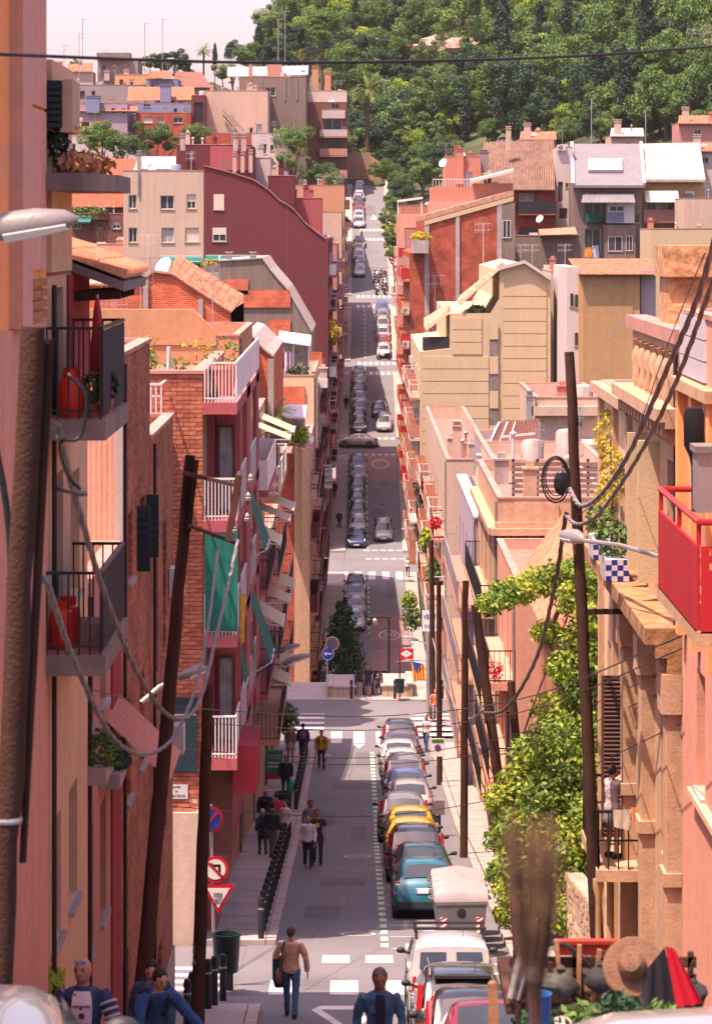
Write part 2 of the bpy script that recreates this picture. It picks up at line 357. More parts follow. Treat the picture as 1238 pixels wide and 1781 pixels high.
for i in range(22): stripe(.66, .84, 101+i*1.6, 101+i*1.6+.85, m='gpaint', parent=rd, name='parking_dash')
for i in range(14): stripe(.85, 1.9, 68.2+i*2.4, 68.2+i*2.4+.10, parent=rd, name='bay_line')
mark([(1.35,62.8),(1.62,62.8),(1.42,69.2),(1.18,69.2)], parent=rd)
for y in (63.6,65.2,66.8): stripe(1.62, 3.2, y, y+.25, parent=rd)
def cross(y): return prof(y)
for x in (-.95,.15,1.25): mark([(x-.27,139.0),(x+.27,139.0),(x+.27,142.6),(x-.27,142.6)], parent=rd, dz=.03)
for x in (.15, 1.25): mark([(x-.27,138.9),(x,136.9),(x+.27,138.9)], parent=rd, dz=.008)
for y in (143.2,144.9,146.6,148.3,150): stripe(-3.55,-1.6,y,y+.85,parent=rd,dz=.04,name='crossing_stripe')
for y in (141.2,142.9,144.6,146.3,148,149.7): stripe(2.75,5.0,y,y+.85,parent=rd,dz=.04,name='crossing_stripe')
for y in (143.2,144.9,146.6,148.3,150): mark([(-5.6,y),(-3.8,y),(-3.8,y+.8),(-5.6,y+.8)],parent=rd,dz=.04)
for i in range(4):                                                   # across the side street mouth
    y = 61.0+i*1.1; b = MB(); z = -15.81-(y-58.4)*.1265+.008; b.q((-4.6,y,z),(-2.75,y,z),(-2.75,y+.5,z-.06),(-4.6,y+.5,z-.06)); b.build('crossing_stripe', M['paint'], rd)
for y in (92.4, 71.2):                                               # arcs of chalk-white manhole rims
    b = MB(); c = V((.05, y, prof(y)+.008)); rr = []
    sl = (prof(y+1)-prof(y-1))/2
    for j in range(28):
        a = 2*math.pi*j/28; rr.append([V((c.x+math.cos(a)*r_, y+math.sin(a)*r_, c.z+sl*math.sin(a)*r_)) for r_ in (.37,.44)])
    for j in range(28): b.q(rr[j][0], rr[j][1], rr[(j+1) % 28][1], rr[(j+1) % 28][0])
    b.build('manhole_rim', M['paint'], rd)
# far street
r2 = road2
rp = MB()
for a, c in ((206,216.5),(218.5,233)): 
    Y = ygrid(a, c, 3)
    for p, q in zip(Y[:-1], Y[1:]): rp.q((1.15,p,prof(p)+.005),(4.05,p,prof(p)+.005),(4.05,q,prof(q)+.005),(1.15,q,prof(q)+.005))
rp.build('red_coating', M['redpave'], r2)
b = MB(); [b.q((1.15,p,prof(p)+.005),(4.1,p,prof(p)+.005),(4.1,q,prof(q)+.005),(1.15,q,prof(q)+.005)) for p, q in ((292,298),(298,304))]; b.build('red_coating', M['redpave'], r2)
for i in range(9): stripe(1.2+i*.32, 1.4+i*.32, 216.7, 218.3, parent=r2, m='asphaltN', name='speed_hump_tooth')
def ring30(cx, cy, rx, ry):
    b = MB()
    for j in range(32):
        a, c = 2*math.pi*j/32, 2*math.pi*(j+1)/32
        b.q(*[(cx+math.cos(t)*rx*k, cy+math.sin(t)*ry*k, prof(cy+math.sin(t)*ry*k)+.012) for t, k in ((a,1),(c,1),(c,.86),(a,.86))])
    b.build('speed_limit_ring', M['paint'], r2)
def text(name, s, loc, size, m, parent, rot=(rad(90),0,0), ext=.002, al='CENTER', sx=1):
    c = bpy.data.curves.new(name, 'FONT'); c.body = s; c.size = size; c.align_x = al; c.align_y = 'CENTER'; c.extrude = ext; c.resolution_u = 2
    me = bake(c)
    me.materials.clear(); me.materials.append(m); o = bpy.data.objects.new(name, me); COL.objects.link(o)
    o.rotation_euler = rot; o.scale = (sx,1,1)
    if parent: o.parent = parent; o.location = V(loc)-ORG.get(parent.name, V((0,0,0)))
    else: o.location = loc
    return o
ring30(2.6, 223.5, .85, 2.5)
sl = math.atan2(prof(226)-prof(221), 5)
t_ = text('speed_limit_number', '30', (2.6,223.5,prof(223.5)+.03), 1.1, M['paint'], r2, rot=(sl,0,0)); t_.scale = (1,2.6,1)
ring30(2.55, 300, .9, 2.2)
for x in (-2.2,-1.0,.2,1.4,2.6,3.8): stripe(x-.3, x+.3, 249.5, 253.2, parent=r2, name='crossing_stripe')
for i in range(5): stripe(.9+i*.75, 1.4+i*.75, 259, 259.4, parent=r2); 
for i in range(5): stripe(.7+i*.75, 1.2+i*.75, 263, 263.4, parent=r2)
for i in range(7): stripe(.2+i*.7, .62+i*.7, 343.4, 345, parent=r2, name='crossing_stripe'); stripe(.2+i*.7, .62+i*.7, 348.5, 350, parent=r2, name='crossing_stripe')
for i in range(7): stripe(.1+i*.7, .5+i*.7, 379.6, 381, parent=r2, name='crossing_stripe'); stripe(.1+i*.7, .5+i*.7, 385, 386.3, parent=r2, name='crossing_stripe')
for i in range(6): stripe(.6+i*.62, 1.0+i*.62, 421, 422.6, parent=r2, name='crossing_stripe'); stripe(.6+i*.62, 1.0+i*.62, 428, 429.6, parent=r2, name='crossing_stripe')
for i in range(5): stripe(.9+i*.7, 1.35+i*.7, 311.5, 312.2, parent=r2, name='crossing_stripe'); stripe(.9+i*.7, 1.35+i*.7, 304.2, 304.9, parent=r2, name='crossing_stripe')
for (a, c) in ((224,246),(264,300),(314,343),(352,378)):
    y = a
    while y < c: stripe(.98+.1*tt(y), 1.10+.1*tt(y), y, y+1.1, m='gpaint', parent=r2, name='parking_dash'); y += 2.3
mark([(2.2,437),(3.2,437),(2.7,441)], parent=r2)
# ---------------------------------------------------------------- building kit
def win(root, pl, a, b, c, d, kind='win', fm=None, dep=.14, name='window'):
    fm = fm or M['white']; w, h = b-a, d-c; t = min(.08, .12*w); f = MB(); z0, z1 = -dep, -dep+.06
    if kind in ('win', 'half', 'curt', 'bars'):
        for (p, q, r, s) in ((a,b,c,c+t),(a,b,d-t,d),(a,a+t,c+t,d-t),(b-t,b,c+t,d-t)): plbox(f, pl, p, q, r, s, z0, z1)
        if w > .7: plbox(f, pl, (a+b)/2-t*.45, (a+b)/2+t*.45, c+t, d-t, z0, z1-.01)
        o = f.build(name, fm, root); g = MB(); g.q(pl.p(a+t,c+t,z0+.02), pl.p(b-t,c+t,z0+.02), pl.p(b-t,d-t,z0+.02), pl.p(a+t,d-t,z0+.02))
        g.build('pane', M['curtain'] if kind == 'curt' else M['glass'], o)
        if kind == 'half':
            s = MB(); n = 6
            for i in range(n): v1 = d-t-(h*.45)*i/n; plbox(s, pl, a+t*.5, b-t*.5, v1-h*.45/n+.012, v1, z0+.02, z1+.012)
            s.build('roller_shutter', M['shutter'], o)
        if kind == 'bars':
            s = MB(); n = max(3, int(w/.13))
            for i in range(n+1): u = a+w*i/n; plbox(s, pl, u-.012, u+.012, c, d, z1+.04, z1+.065)
            s.build('window_grille', M['iron'], o)
    elif kind == 'shut':
        n = max(6, int(h/.11))
        for i in range(n): plbox(f, pl, a, b, c+h*i/n+.006, c+h*(i+1)/n-.006, z0, z1)
        plbox(f, pl, a, b, c, d, z0-.02, z0+.03); o = f.build('roller_shutter', fm if fm != M['white'] else M['shutter'], root)
    else:
        plbox(f, pl, a, b, c, d, z0-.03, z0+.02); plbox(f, pl, a, a+t, c, d, z0, z1); plbox(f, pl, b-t, b, c, d, z0, z1); plbox(f, pl, a+t, b-t, d-t, d, z0, z1)
        if h > 1.7: plbox(f, pl, a+w*.2, b-w*.2, c+h*.5, d-h*.12, z0, z0+.035)
        o = f.build('door', fm if fm != M['white'] else M['brown'], root)
    if kind not in ('door',) and h < 2.0:
        s = MB(); plbox(s, pl, a-.06, b+.06, c-.07, c-.002, -dep, .07); s.build('sill', M['concrete'], o)
    return o
def flatroof(root, x0, x1, y0, y1, zt, par, wm, rm):
    b = MB(); b.q((x0,y0,zt-par),(x1,y0,zt-par),(x1,y1,zt-par),(x0,y1,zt-par)); b.build('roof', rm, root)
    t = .2; b = MB()
    for (p,q,r,s) in ((x0-.03,x1+.03,y0-.03,y0+t),(x0-.03,x1+.03,y1-t,y1+.03),(x0-.03,x0+t,y0+t,y1-t),(x1-t,x1+.03,y0+t,y1-t)): b.box(p,q,r,s,zt,zt+.07)
    b.build('coping', M['coping'], root)
    return b
M['coping'] = mat('terracotta_coping', (.42,.225,.18), var=.25, sc=2)
M['roofred'] = mat('red_roof_paving', (.34,.155,.12), var=.25, sc=1.5, fine=8)
M['roofgrey'] = mat('pale_roof_gravel', (.32,.27,.25), var=.3, sc=2, fine=12)
BL = []
def bld(name, label, cat, px0, px1, Y0, dep, pyt, wm, fops=(), sops=(), side=None, roof='roofred', par=.6, zb=None, x0=None, x1=None, zt=None, wdep=.2, nf=False):
    x0 = PX(px0, Y0) if x0 is None else x0; x1 = PX(px1, Y0) if x1 is None else x1; zt = PZ(pyt, Y0) if zt is None else zt
    zb = (min(prof(Y0), prof(Y0+dep))-1.2) if zb is None else zb; y1 = Y0+dep
    root = thing(name, label, cat, ((x0+x1)/2, Y0, zb)); b = MB()
    F = Pl((x0,Y0,0), (1,0,0), (0,-1,0)); S = Pl((x1,0,0),(0,1,0),(1,0,0)) if side == 'L' else Pl((x0,0,0),(0,1,0),(-1,0,0))
    fo = [(PX(o[0],Y0)-x0, PX(o[2],Y0)-x0, PZ(o[3],Y0), PZ(o[1],Y0), *o[4:]) for o in fops]
    wallgrid(b, F, 0, x1-x0, zb, zt, fo, wdep)
    so = list(sops)
    wallgrid(b, S, Y0, y1, zb, zt, so, wdep)
    xo = x0 if side == 'L' else x1
    b.q((xo,Y0,zb),(xo,y1,zb),(xo,y1,zt),(xo,Y0,zt)); b.q((x0,y1,zb),(x1,y1,zb),(x1,y1,zt),(x0,y1,zt))
    t = .2
    if par > 0:
        for (p,q,r,s) in ((x0,Y0,x1,Y0),(x1,Y0,x1,y1),(x1,y1,x0,y1),(x0,y1,x0,Y0)):
            ip = lambda x, y: (min(max(x,x0+t),x1-t), min(max(y,Y0+t),y1-t))
            (a,c),(d,e) = ip(p,q), ip(r,s); b.q((a,c,zt),(d,e,zt),(d,e,zt-par),(a,c,zt-par))
    b.build('wall', wm, root)
    if par > 0: flatroof(root, x0, x1, Y0, y1, zt, par, wm, M[roof])
    else: bb = MB(); bb.box(x0,x1,Y0,y1,zt,zt+.05); bb.build('roof', M[roof], root)
    for pl, ops in ((F, fo), (S, so)):
        for o in ops: win(root, pl, *o[:4], *(o[4:6] if len(o) > 4 else ()), dep=wdep)
    BL.append((root, x0, x1, Y0, y1, zt-par if par > 0 else zt, par, wm))
    if side:
        q = MB(); q.tube([S.p(Y0+.35,zb,.06),S.p(Y0+.35,zt-.1,.06)], .032 if Y0 < 60 else .045, 6); q.build('drain_pipe', M['conc_dark'] if Y0 > 60 else M['iron'], root)
    return root, F, S
def polyb(name, label, cat, poly, Y0, dep, wm, cop=None, wins=(), zb=None, ct=.12):
    """a house whose camera-side wall has the outline poly (pixels at depth Y0), running back by dep"""
    pts = [P(x, y, Y0) for x, y in poly]; zb = min(p.z for p in pts) if zb is None else zb
    root = thing(name, label, cat, (sum(p.x for p in pts)/len(pts), Y0, zb)); MB().prism(pts, (0, dep, 0)).build('wall', wm, root)
    F = Pl((0,Y0,0),(1,0,0),(0,-1,0))
    for o in wins: win(root, F, PX(o[0],Y0), PX(o[2],Y0), PZ(o[3],Y0), PZ(o[1],Y0), *o[4:6], dep=-.01)
    if cop:
        i0, i1, cm = cop; c = MB()
        for a, b_ in zip(pts[i0:i1], pts[i0+1:i1+1]):
            c.hexa([a+V((0,-.12,.01)), b_+V((0,-.12,.01)), b_+V((0,dep+.1,.01)), a+V((0,dep+.1,.01)), a+V((0,-.12,ct)), b_+V((0,-.12,ct)), b_+V((0,dep+.1,ct)), a+V((0,dep+.1,ct))])
        c.build('coping', cm, root)
    return root, F
def balcony(root, pl, a, b, v, depth=.8, h=1.0, rail='bars', rm=None, sm=None, slab=.16, step=.14, d0=0, open_near=False):
    rm = rm or M['iron']; sm = sm or M['concrete']; s = MB(); plbox(s, pl, a, b, v-slab, v, d0, depth); s_ = s.build('balcony', sm, root); r = MB()
    segs = [(pl.p(a+.03,v,d0),pl.p(a+.03,v,depth-.03)),(pl.p(a+.03,v,depth-.03),pl.p(b-.03,v,depth-.03)),(pl.p(b-.03,v,depth-.03),pl.p(b-.03,v,d0))]
    for p, q in segs:
        up = V((0,0,h)); r.bar(p+up, q+up, .045, .04); L = (q-p).length
        if rail == 'bars':
            r.bar(p+V((0,0,.09)), q+V((0,0,.09)), .03); n = max(1, int(L/step))
            for i in range(n+1): c = p.lerp(q, i/n); r.bar(c, c+up, .022)
        else:
            n = (q-p).normalized(); w = n.cross(V((0,0,1)))*.02
            r.hexa([p-w+V((0,0,.06)), q-w+V((0,0,.06)), q+w+V((0,0,.06)), p+w+V((0,0,.06)), p-w+up, q-w+up, q+w+up, p+w+up])
    r.build('railing', rm, s_); return s_
def corrug(root, name, a, b, d, c, n, amp, m, kind=None):
    """sheet a-b (one edge) to d-c (opposite edge), waves running from a-b to d-c"""
    a, b, c, d = V(a), V(b), V(c), V(d); nr = (b-a).cross(d-a).normalized(); s = MB(); k = n*4
    for i in range(k):
        h0 = math.cos(2*math.pi*i/4)*amp; h1 = math.cos(2*math.pi*(i+1)/4)*amp
        s.q(a.lerp(b,i/k)+nr*h0, a.lerp(b,(i+1)/k)+nr*h1, d.lerp(c,(i+1)/k)+nr*h1, d.lerp(c,i/k)+nr*h0)
    return s.build(name, m, root)
def tiles(root, a, b, d, c, nx, ny, m, parts=False, name='roof_tile', under=None):
    """barrel tiles: eave a-b, ridge d-c"""
    a, b, c, d = V(a), V(b), V(c), V(d); nr = (b-a).cross(d-a).normalized(); nr = nr if nr.z > 0 else -nr; s = MB(); w = (b-a).length/nx
    base = MB(); base.q(a,b,c,d); base.build('roof', under or M['tile2'], root); mes = None
    for j in range(ny):
        for i in range(nx):
            e0 = a.lerp(d, j/ny); e1 = b.lerp(c, j/ny); f0 = a.lerp(d, (j+1.12)/ny); f1 = b.lerp(c, (j+1.12)/ny); l = R.uniform(-.006,.008)
            q = MB() if parts else s; rr = []
            for (p0, p1, lift) in ((e0, e1, .035+l), (f0, f1, .008+l)):
                rr.append([p0.lerp(p1, (i+.06+.88*t)/nx)+nr*(lift+w*.42*math.sin(math.pi*t)) for t in (0,.25,.5,.75,1)])
            q.loft(rr, False, 0, False)
            q.q(*rr[0])
            if parts: q.build(name, m, root)
    if not parts: o = s.build('roof_tiles', m, root); o['kind'] = 'stuff'
def chimney(root, px, pyb, pyt, Y, w=.5, m=None, cap=True, d=None):
    m = m or M['concrete']; x = PX(px, Y); z0, z1 = PZ(pyb, Y), PZ(pyt, Y); d = d or w; b = MB(); b.box(x-w/2,x+w/2,Y,Y+d,z0,z1)
    if cap:
        b.box(x-w*.62,x+w*.62,Y-.06,Y+d+.06,z1,z1+.08); b.box(x-w*.4,x+w*.4,Y+.05,Y+d-.05,z1+.08,z1+.25); b.box(x-w*.6,x+w*.6,Y-.05,Y+d+.05,z1+.25,z1+.33)
    return b.build('chimney', m, root)
def antenna(root, px, pyb, pyt, Y, k=1.0, m=None):
    x = PX(px, Y); z0, z1 = PZ(pyb, Y), PZ(pyt, Y); b = MB(); b.tube([(x,Y,z0),(x,Y,z1)], .03, 5)
    for j, zz in enumerate((z1-.1, z1-.6*k)):
        b.bar((x-.7*k,Y,zz),(x+.7*k,Y+.2,zz+.05),.03)
        for i in range(6): c = x-.65*k+i*.26*k; b.bar((c,Y-.35*k,zz+.02),(c,Y+.35*k,zz+.03),.02); 
        for i in range(5): c = x-.65*k+i*.26*k; b.bar((c,Y,zz-.22*k),(c,Y,zz+.22*k),.02)
        if j == 0 and z1-z0 < 2: break
    return b.build('antenna', m or M['steel'], root)
def dish(root, px, py, Y, r=.4, ang=-40):
    c = P(px, py, Y); ax = V((math.sin(rad(ang)), -math.cos(rad(ang)), .5)).normalized(); b = MB()
    b.lathe([(r*.1,-.0),(r*.6,.06*r),(r*.9,.18*r),(r,.28*r),(r*.96,.28*r),(r*.5,.08*r)], c, 14, 0, ax); b.tube([c, c+ax*r*.7+V((0,0,-.05))], .015, 5); b.tube([c, c+V((0,.1,-r*1.3))], .03, 5)
    return b.build('satellite_dish', M['white'], root)
def acunit(root, pl, u, v, w=.8, h=.55, d0=0):
    b = MB(); plbox(b, pl, u, u+w, v, v+h, d0+.05, d0+.38); o = b.build('air_conditioner', M['white'], root)
    f = MB(); f.lathe([(h*.38,0),(h*.38,.012),(h*.3,.02),(h*.06,.02)], pl.p(u+w*.4, v+h/2, d0+.38), 14, 0, pl.N); f.build('fan_grille', M['conc_dark'], o); return o
def awning(root, p0, p1, out, drop, m, name='awning', val=.18):
    """cloth from the line p0-p1 out by the vector out, down by drop"""
    p0, p1, out = V(p0), V(p1), V(out); b = MB(); q0, q1 = p0+out-V((0,0,drop)), p1+out-V((0,0,drop)); n = 8
    for i in range(n):
        a, c = i/n, (i+1)/n; sg = lambda t: V((0,0,-.03*math.sin(math.pi*2*t)))
        b.q(p0.lerp(p1,a), p0.lerp(p1,c), q0.lerp(q1,c)+sg(c), q0.lerp(q1,a)+sg(a)); b.q(q0.lerp(q1,a)+sg(a), q0.lerp(q1,c)+sg(c), q0.lerp(q1,c)+V((0,0,-val))+out.normalized()*.02, q0.lerp(q1,a)+V((0,0,-val))+out.normalized()*.02)
    o = b.build(name, m, root); f = MB(); f.bar(q0, q1, .05); f.bar(p0, p1, .07); f.bar(p0-V((0,0,.5)), q0, .03); f.bar(p1-V((0,0,.5)), q1, .03); f.build('awning_frame', M['wrail'], o); return o
def pot(root, c, r=.18, h=.3, plant=None, m=None, ph=.5, name='flower_pot', label=None):
    c = V(c); b = MB(); b.lathe([(r*.7,0),(r,h*.85),(r*1.1,h*.86),(r*1.1,h),(r*.9,h),(r*.88,h*.85)], c, 12); o = b.build(name, m or M['terra'], root, True)
    if plant: leafclump(c+V((0,0,h+ph*.45)), (r*1.5, r*1.5, ph*.6), int(90), .07, plant, 'plant', o)
    return o
def leafquads(mb, c, rr, n, s, rnd=R, shell=.55, m=0):
    c = V(c)
    for _ in range(n):
        d = V((rnd.gauss(0,1), rnd.gauss(0,1), rnd.gauss(0,1))).normalized(); k = shell+(1-shell)*rnd.random()**.6
        p = c+V((d.x*rr[0]*k, d.y*rr[1]*k, d.z*rr[2]*k))
        nrm = (d*.7+V((rnd.gauss(0,.6), rnd.gauss(0,.6), rnd.gauss(0,.6)+.3))).normalized(); u = nrm.orthogonal().normalized(); w = nrm.cross(u)
        a = rnd.random()*6.28; u, w = u*math.cos(a)+w*math.sin(a), w*math.cos(a)-u*math.sin(a); e = s*rnd.uniform(.6,1.25)
        mb.q(p-u*e, p+w*e*.5, p+u*e, p-w*e*.5, m=rnd.choice(m) if isinstance(m, tuple) else m)
def leafclump(c, rr, n, s, m, name, root):
    b = MB(); leafquads(b, c, rr, n, s); st = V(c); b.tube([st-V((0,0,rr[2]*1.2)), st], .015, 4, m=1); return b.build(name, [m, M['wood']], root)
M['leaf_l'] = leafmat('light_leaf', '#6a862c', '#a8b042', .3)
M['leaf_m'] = leafmat('mid_leaf', '#2d4c2a', '#688440', .22)
M['leaf_d'] = leafmat('dark_leaf', '#1a3529', '#345234', .14)
M['leaf_y'] = leafmat('yellow_leaf', '#93902c', '#c0a83c', .35)
M['flower_r'] = mat('red_flower', (.62,.02,.03), var=.2, sc=6, bump=0)
M['flower_y'] = mat('yellow_flower', (.75,.45,.03), var=.2, sc=6, bump=0)
# ---------------------------------------------------------------- near left row
w_or = wallm('orange', '#f2a466', .92); w_pe = wallm('peach', '#e0a68e', .78); w_cr = wallm('cream', '#e6c4a0', .75); w_pk = wallm('pink', '#c26468', .66)
w_rose = wallm('rose', '#d69a8c', .66); w_mar = wallm('maroon', '#74363c', .72, .08, .4); w_och = wallm('ochre', '#dba27a', .66); w_dred = wallm('deep_red', '#a83040', .7)
w_bei = wallm('beige', '#ead0a8', .60, .08, .5); w_sal = wallm('salmon', '#efa890', .70); w_sto = wallm('stone', '#dcb290', .66, .24); w_gry = wallm('grey', '#a89a98', .7, .15)
w_whi = wallm('white', '#f2e2dc', .56, .12); w_crm2 = wallm('stained_cream', '#d8bca8', .70, .16, .6); w_blu = wallm('blue_grey', '#8c94b4', .7, .12); w_ter = wallm('terracotta', '#d6927a', .64)
w_lil = wallm('lilac_grey', '#b8a4b0', .7, .1); w_yel = wallm('yellow', '#dcb07c', .64); w_bro = wallm('brown', '#8a5c50', .7, .2)
w_dk = wallm('weathered_grey', '#968478', .65, .3, .7)

w_blush = wallm('blush', '#e0ac9c', .80)
def rows(ys, zs, w, h, kind='win', fm=None): return [(y, y+w, z, z+h, kind, fm or M['white']) for y in ys for z in zs]
rt, F, S = bld('apartment_building', 'tall orange and peach corner building at the left edge beside the street lamp', 'building', 0, 0, 19, 14.6, 0, w_or, x0=-9, x1=-3.62, zb=-13, zt=7, side='L', roof='roofgrey',
    sops=rows([22.0, 26.2], [-4.6, -7.4], 1.0, 1.6))
b = MB(); plbox(b, S, 19.05, 33.58, -13, -1.05, 0, .03); b.build('facade_panel', w_pe, rt)
b = MB(); plbox(b, S, 30.1, 31.0, -1.04, 7, 0, .14); b.build('pilaster', w_blush, rt)
for k in range(4):
    z0 = -.5+k*1.9; b = MB(); plbox(b, S, 31.3, 33.3, z0+(.0 if k else .05), z0+1.86, 0, .04); b.build('cladding_panel', w_blush, rt)
for k in range(4): b = MB(); plbox(b, S, 31.3, 33.3, -1.0+k*.12, -.92+k*.12, 0, .05); b.build('ledge_slat', M['woodlight'], rt)
b = MB(); plbox(b, S, 31.2, 33.4, 3.2, 3.35, 0, .1); b.build('band', w_or, rt)
rt, F, S = bld('townhouse', 'cream townhouse with two gas bottle balconies beside the orange corner building', 'house', 0, 0, 33.62, 5.2, 0, w_cr, x0=-9, x1=-3.62, zb=-14, zt=-.55, side='L', par=0,
    sops=[(34.2,35.6,-2.2,-.7,'door',M['red']),(34.3,35.6,-4.9,-2.95,'door',M['brown']),(36.5,37.7,-4.7,-3.1,'win'),(34.2,35.3,-8.6,-7.1,'win'),(36.3,37.4,-8.6,-7.1,'win'),(35.0,36.2,-12.4,-10.1,'door')])
b = MB(); plbox(b, S, 36.0, 38.8, -2.4, -.56, 0, .03); b.build('facade_panel', w_dred, rt)
b = MB(); b.box(-9, -3.56, 33.7, 36.1, -.5, 2.0); b.build('stair_tower', w_cr, rt)
b = MB(); b.box(-3.9, -3.43, 33.45, 33.66, PZ(222,33.5), PZ(140,33.5)); [b.box(-3.9,-3.43,33.42,33.45,PZ(222,33.5)+i*.075,PZ(222,33.5)+i*.075+.05) for i in range(7)]; b.build('shutter', M['tealdark'], rt)
b = MB(); b.box(-3.42,-3.30,33.5,34.4,PZ(230,33.5),PZ(138,33.5)); b.build('pillar', w_crm2, rt)
b = MB(); b.prism([(-3.9,33.2,.46),(-3.15,33.2,.46),(-2.85,34.6,.46),(-2.85,36.4,.46),(-3.9,36.4,.46)], (0,0,.2)); o = b.build('planter_slab', M['conc_dark'], rt)
b = MB(); leafquads(b, (-3.3,34.6,.78), (.4,1.3,.16), 420, .07); o2 = b.build('dry_grass', mat('dry_grass', (.42,.20,.09), var=.4, sc=6, bump=0), rt); o2['kind'] = 'stuff'
b = MB(); leafquads(b, (-3.5,33.8,1.05), (.12,.3,.28), 160, .06); [leafquads(b, (-3.2+R.uniform(-.3,.3),34+R.uniform(-.5,.8),1.0+R.uniform(-.05,.35)), (.03,.03,.02), 5, .03, m=1) for _ in range(9)]; b.build('wild_flowers', [M['leaf_d'], M['flower_y']], rt)['kind'] = 'stuff'
# tiled eave over the balcony
e0, e1 = V((-2.95,36.6,-.62)), V((-2.95,40.4,-.62)); g0, g1 = V((-4.4,36.6,-.08)), V((-4.4,40.4,-.08))
tiles(rt, e0, e1, g0, g1, 14, 4, M['tile'], True)
b = MB(); b.hexa([e0-V((0,0,.16)),e1-V((0,0,.16)),g1-V((0,0,.16)),g0-V((0,0,.16)),e0-V((0,0,.04)),e1-V((0,0,.04)),g1-V((0,0,.04)),g0-V((0,0,.04))]); b.build('eave', M['conc_dark'], rt)
for i in range(5): b = MB(); b.bar((-3.6,36.7+i*.55,-.85),(-3.0,36.7+i*.55,-.82),.1,.12); b.build('rafter', M['wood'], rt)
def floor_tiles(par, x0, x1, y0, y1, z, n, m_):
    for i in range(n[0]):
        for j in range(n[1]):
            b = MB(); b.box(x0+(x1-x0)*i/n[0]+.006, x0+(x1-x0)*(i+1)/n[0]-.006, y0+(y1-y0)*j/n[1]+.006, y0+(y1-y0)*(j+1)/n[1]-.006, z, z+.012); b.build('floor_tile', m_, par)
def near_balcony(v, h, rm):
    bal = MB(); bal.box(-3.62, -2.9, 33.3, 36.6, v-.24, v); bo = bal.build('balcony', M['conc_dark'], rt)
    floor_tiles(bo, -3.6, -2.93, 33.35, 36.55, v+.001, (3, 8), M['roofred'])
    rl = MB(); T = v+h
    rl.bar((-3.6,33.35,T),(-2.95,33.35,T),.035); rl.bar((-3.6,33.35,v+.1),(-2.95,33.35,v+.1),.025); rl.bar((-3.6,36.5,T),(-2.95,36.5,T),.035); rl.bar((-2.95,33.35,T),(-2.95,36.5,T),.04)
    ro = rl.build('railing', M['iron'], bo)
    for k in range(6):
        for yy in (33.35, 36.5): b = MB(); x = -3.58+.62*k/5; b.bar((x,yy,v),(x,yy,T),.02); b.build('bar', M['iron'], ro)
    b = MB(); b.box(-2.965,-2.935,33.4,36.5,v+.05,T-.04); b.build('front_panel', rm, ro)
    return bo
w_panel = mat('dark_blue_panel', (.010,.012,.022), rough=.8, var=.15)
near_balcony(-2.2, 1.06, w_panel); near_balcony(-4.93, .95, w_panel)
M['gas'] = mat('orange_red_gas_bottle', (.62,.035,.015), rough=.4, var=.1)
def gas(x, y, z, label):
    t = thing('gas_bottle', label, 'gas bottle', (x,y,z), group='gas bottles on the balconies', world=False); b = MB()
    b.lathe([(.13,0),(.15,.03),(.15,.36),(.125,.44),(.06,.48),(.03,.49)], (0,0,0), 16); b.build('body', M['gas'], t, True)
    b = MB(); b.lathe([(.09,.455),(.095,.56),(.088,.56),(.084,.46)], (0,0,0), 12); b.lathe([(.03,.48),(.03,.54),(.015,.55)],(0,0,0),8); b.build('collar', M['gas'], t, True)
gas(-3.33,33.62,-2.19,'front orange gas bottle on the upper left balcony'); gas(-3.36,34.05,-2.19,'rear orange gas bottle on the upper left balcony')
gas(-3.45,33.75,-4.92,'front red gas bottle on the lower left balcony'); gas(-3.42,34.2,-4.92,'rear red gas bottle on the lower left balcony')
for (x, y, z, pm, lb) in ((-3.08,33.7,-2.19,'leaf_m','bushy green pot plant beside the gas bottles'),(-3.0,34.6,-2.19,'leaf_d','dark pot plant at the corner of the upper left balcony')):
    t = thing('potted_plant', lb, 'plant', (x,y,z)); pot(t, (x,y,z), .09, .16, M[pm], ph=.35)
t = thing('folded_parasol', 'folded red parasol leaning on the upper left balcony', 'parasol', (-3.2,35.6,-2.19)); b = MB(); b.lathe([(.09,.35),(.11,.5),(.05,1.2),(.02,1.35)],(-3.2,35.6,-2.19),9); b.build('cloth', M['red'], t); b = MB(); b.tube([(-3.2,35.6,-2.19),(-3.2,35.6,-.8)],.02,6); b.build('pole', M['steel'], t)
rt, F, S = bld('townhouse', 'low pink townhouse with window boxes between cream house and brown brick house', 'house', 0, 0, 38.84, 5.9, 0, w_rose, x0=-9, x1=-3.68, zb=-15, zt=-4.9, side='L', par=.4,
    sops=[(39.3,40.3,-6.9,-5.4,'win'),(41.4,42.4,-6.9,-5.4,'win'),(39.3,40.3,-10,-8.3,'win'),(41.4,42.4,-10,-8.3,'win'),(40.2,41.4,-14,-11.7,'door')])
b = MB(); plbox(b, S, 43.2, 44.7, -14, -4.95, 0, .03); b.build('facade_panel', w_dred, rt)
for y, z, pm in ((38.9,-7.5,'leaf_m'),(41.2,-8.0,'leaf_d')):
    b = MB(); plbox(b, S, y, y+1.2, z-.02, z+.2, .02, .3); o = b.build('window_box', M['concrete'], rt); leafclump((-3.5,y+.6,z+.35), (.22,.6,.28), 240, .07, M[pm], 'plant', o)
awn = MB(); p0, p1 = V((-3.68,42.4,-7.2)), V((-3.68,44.6,-7.2)); corrug(rt, 'awning', p0, p1, p0+V((.95,0,-.9)), p1+V((.95,0,-.9)), 14, .03, w_rose)
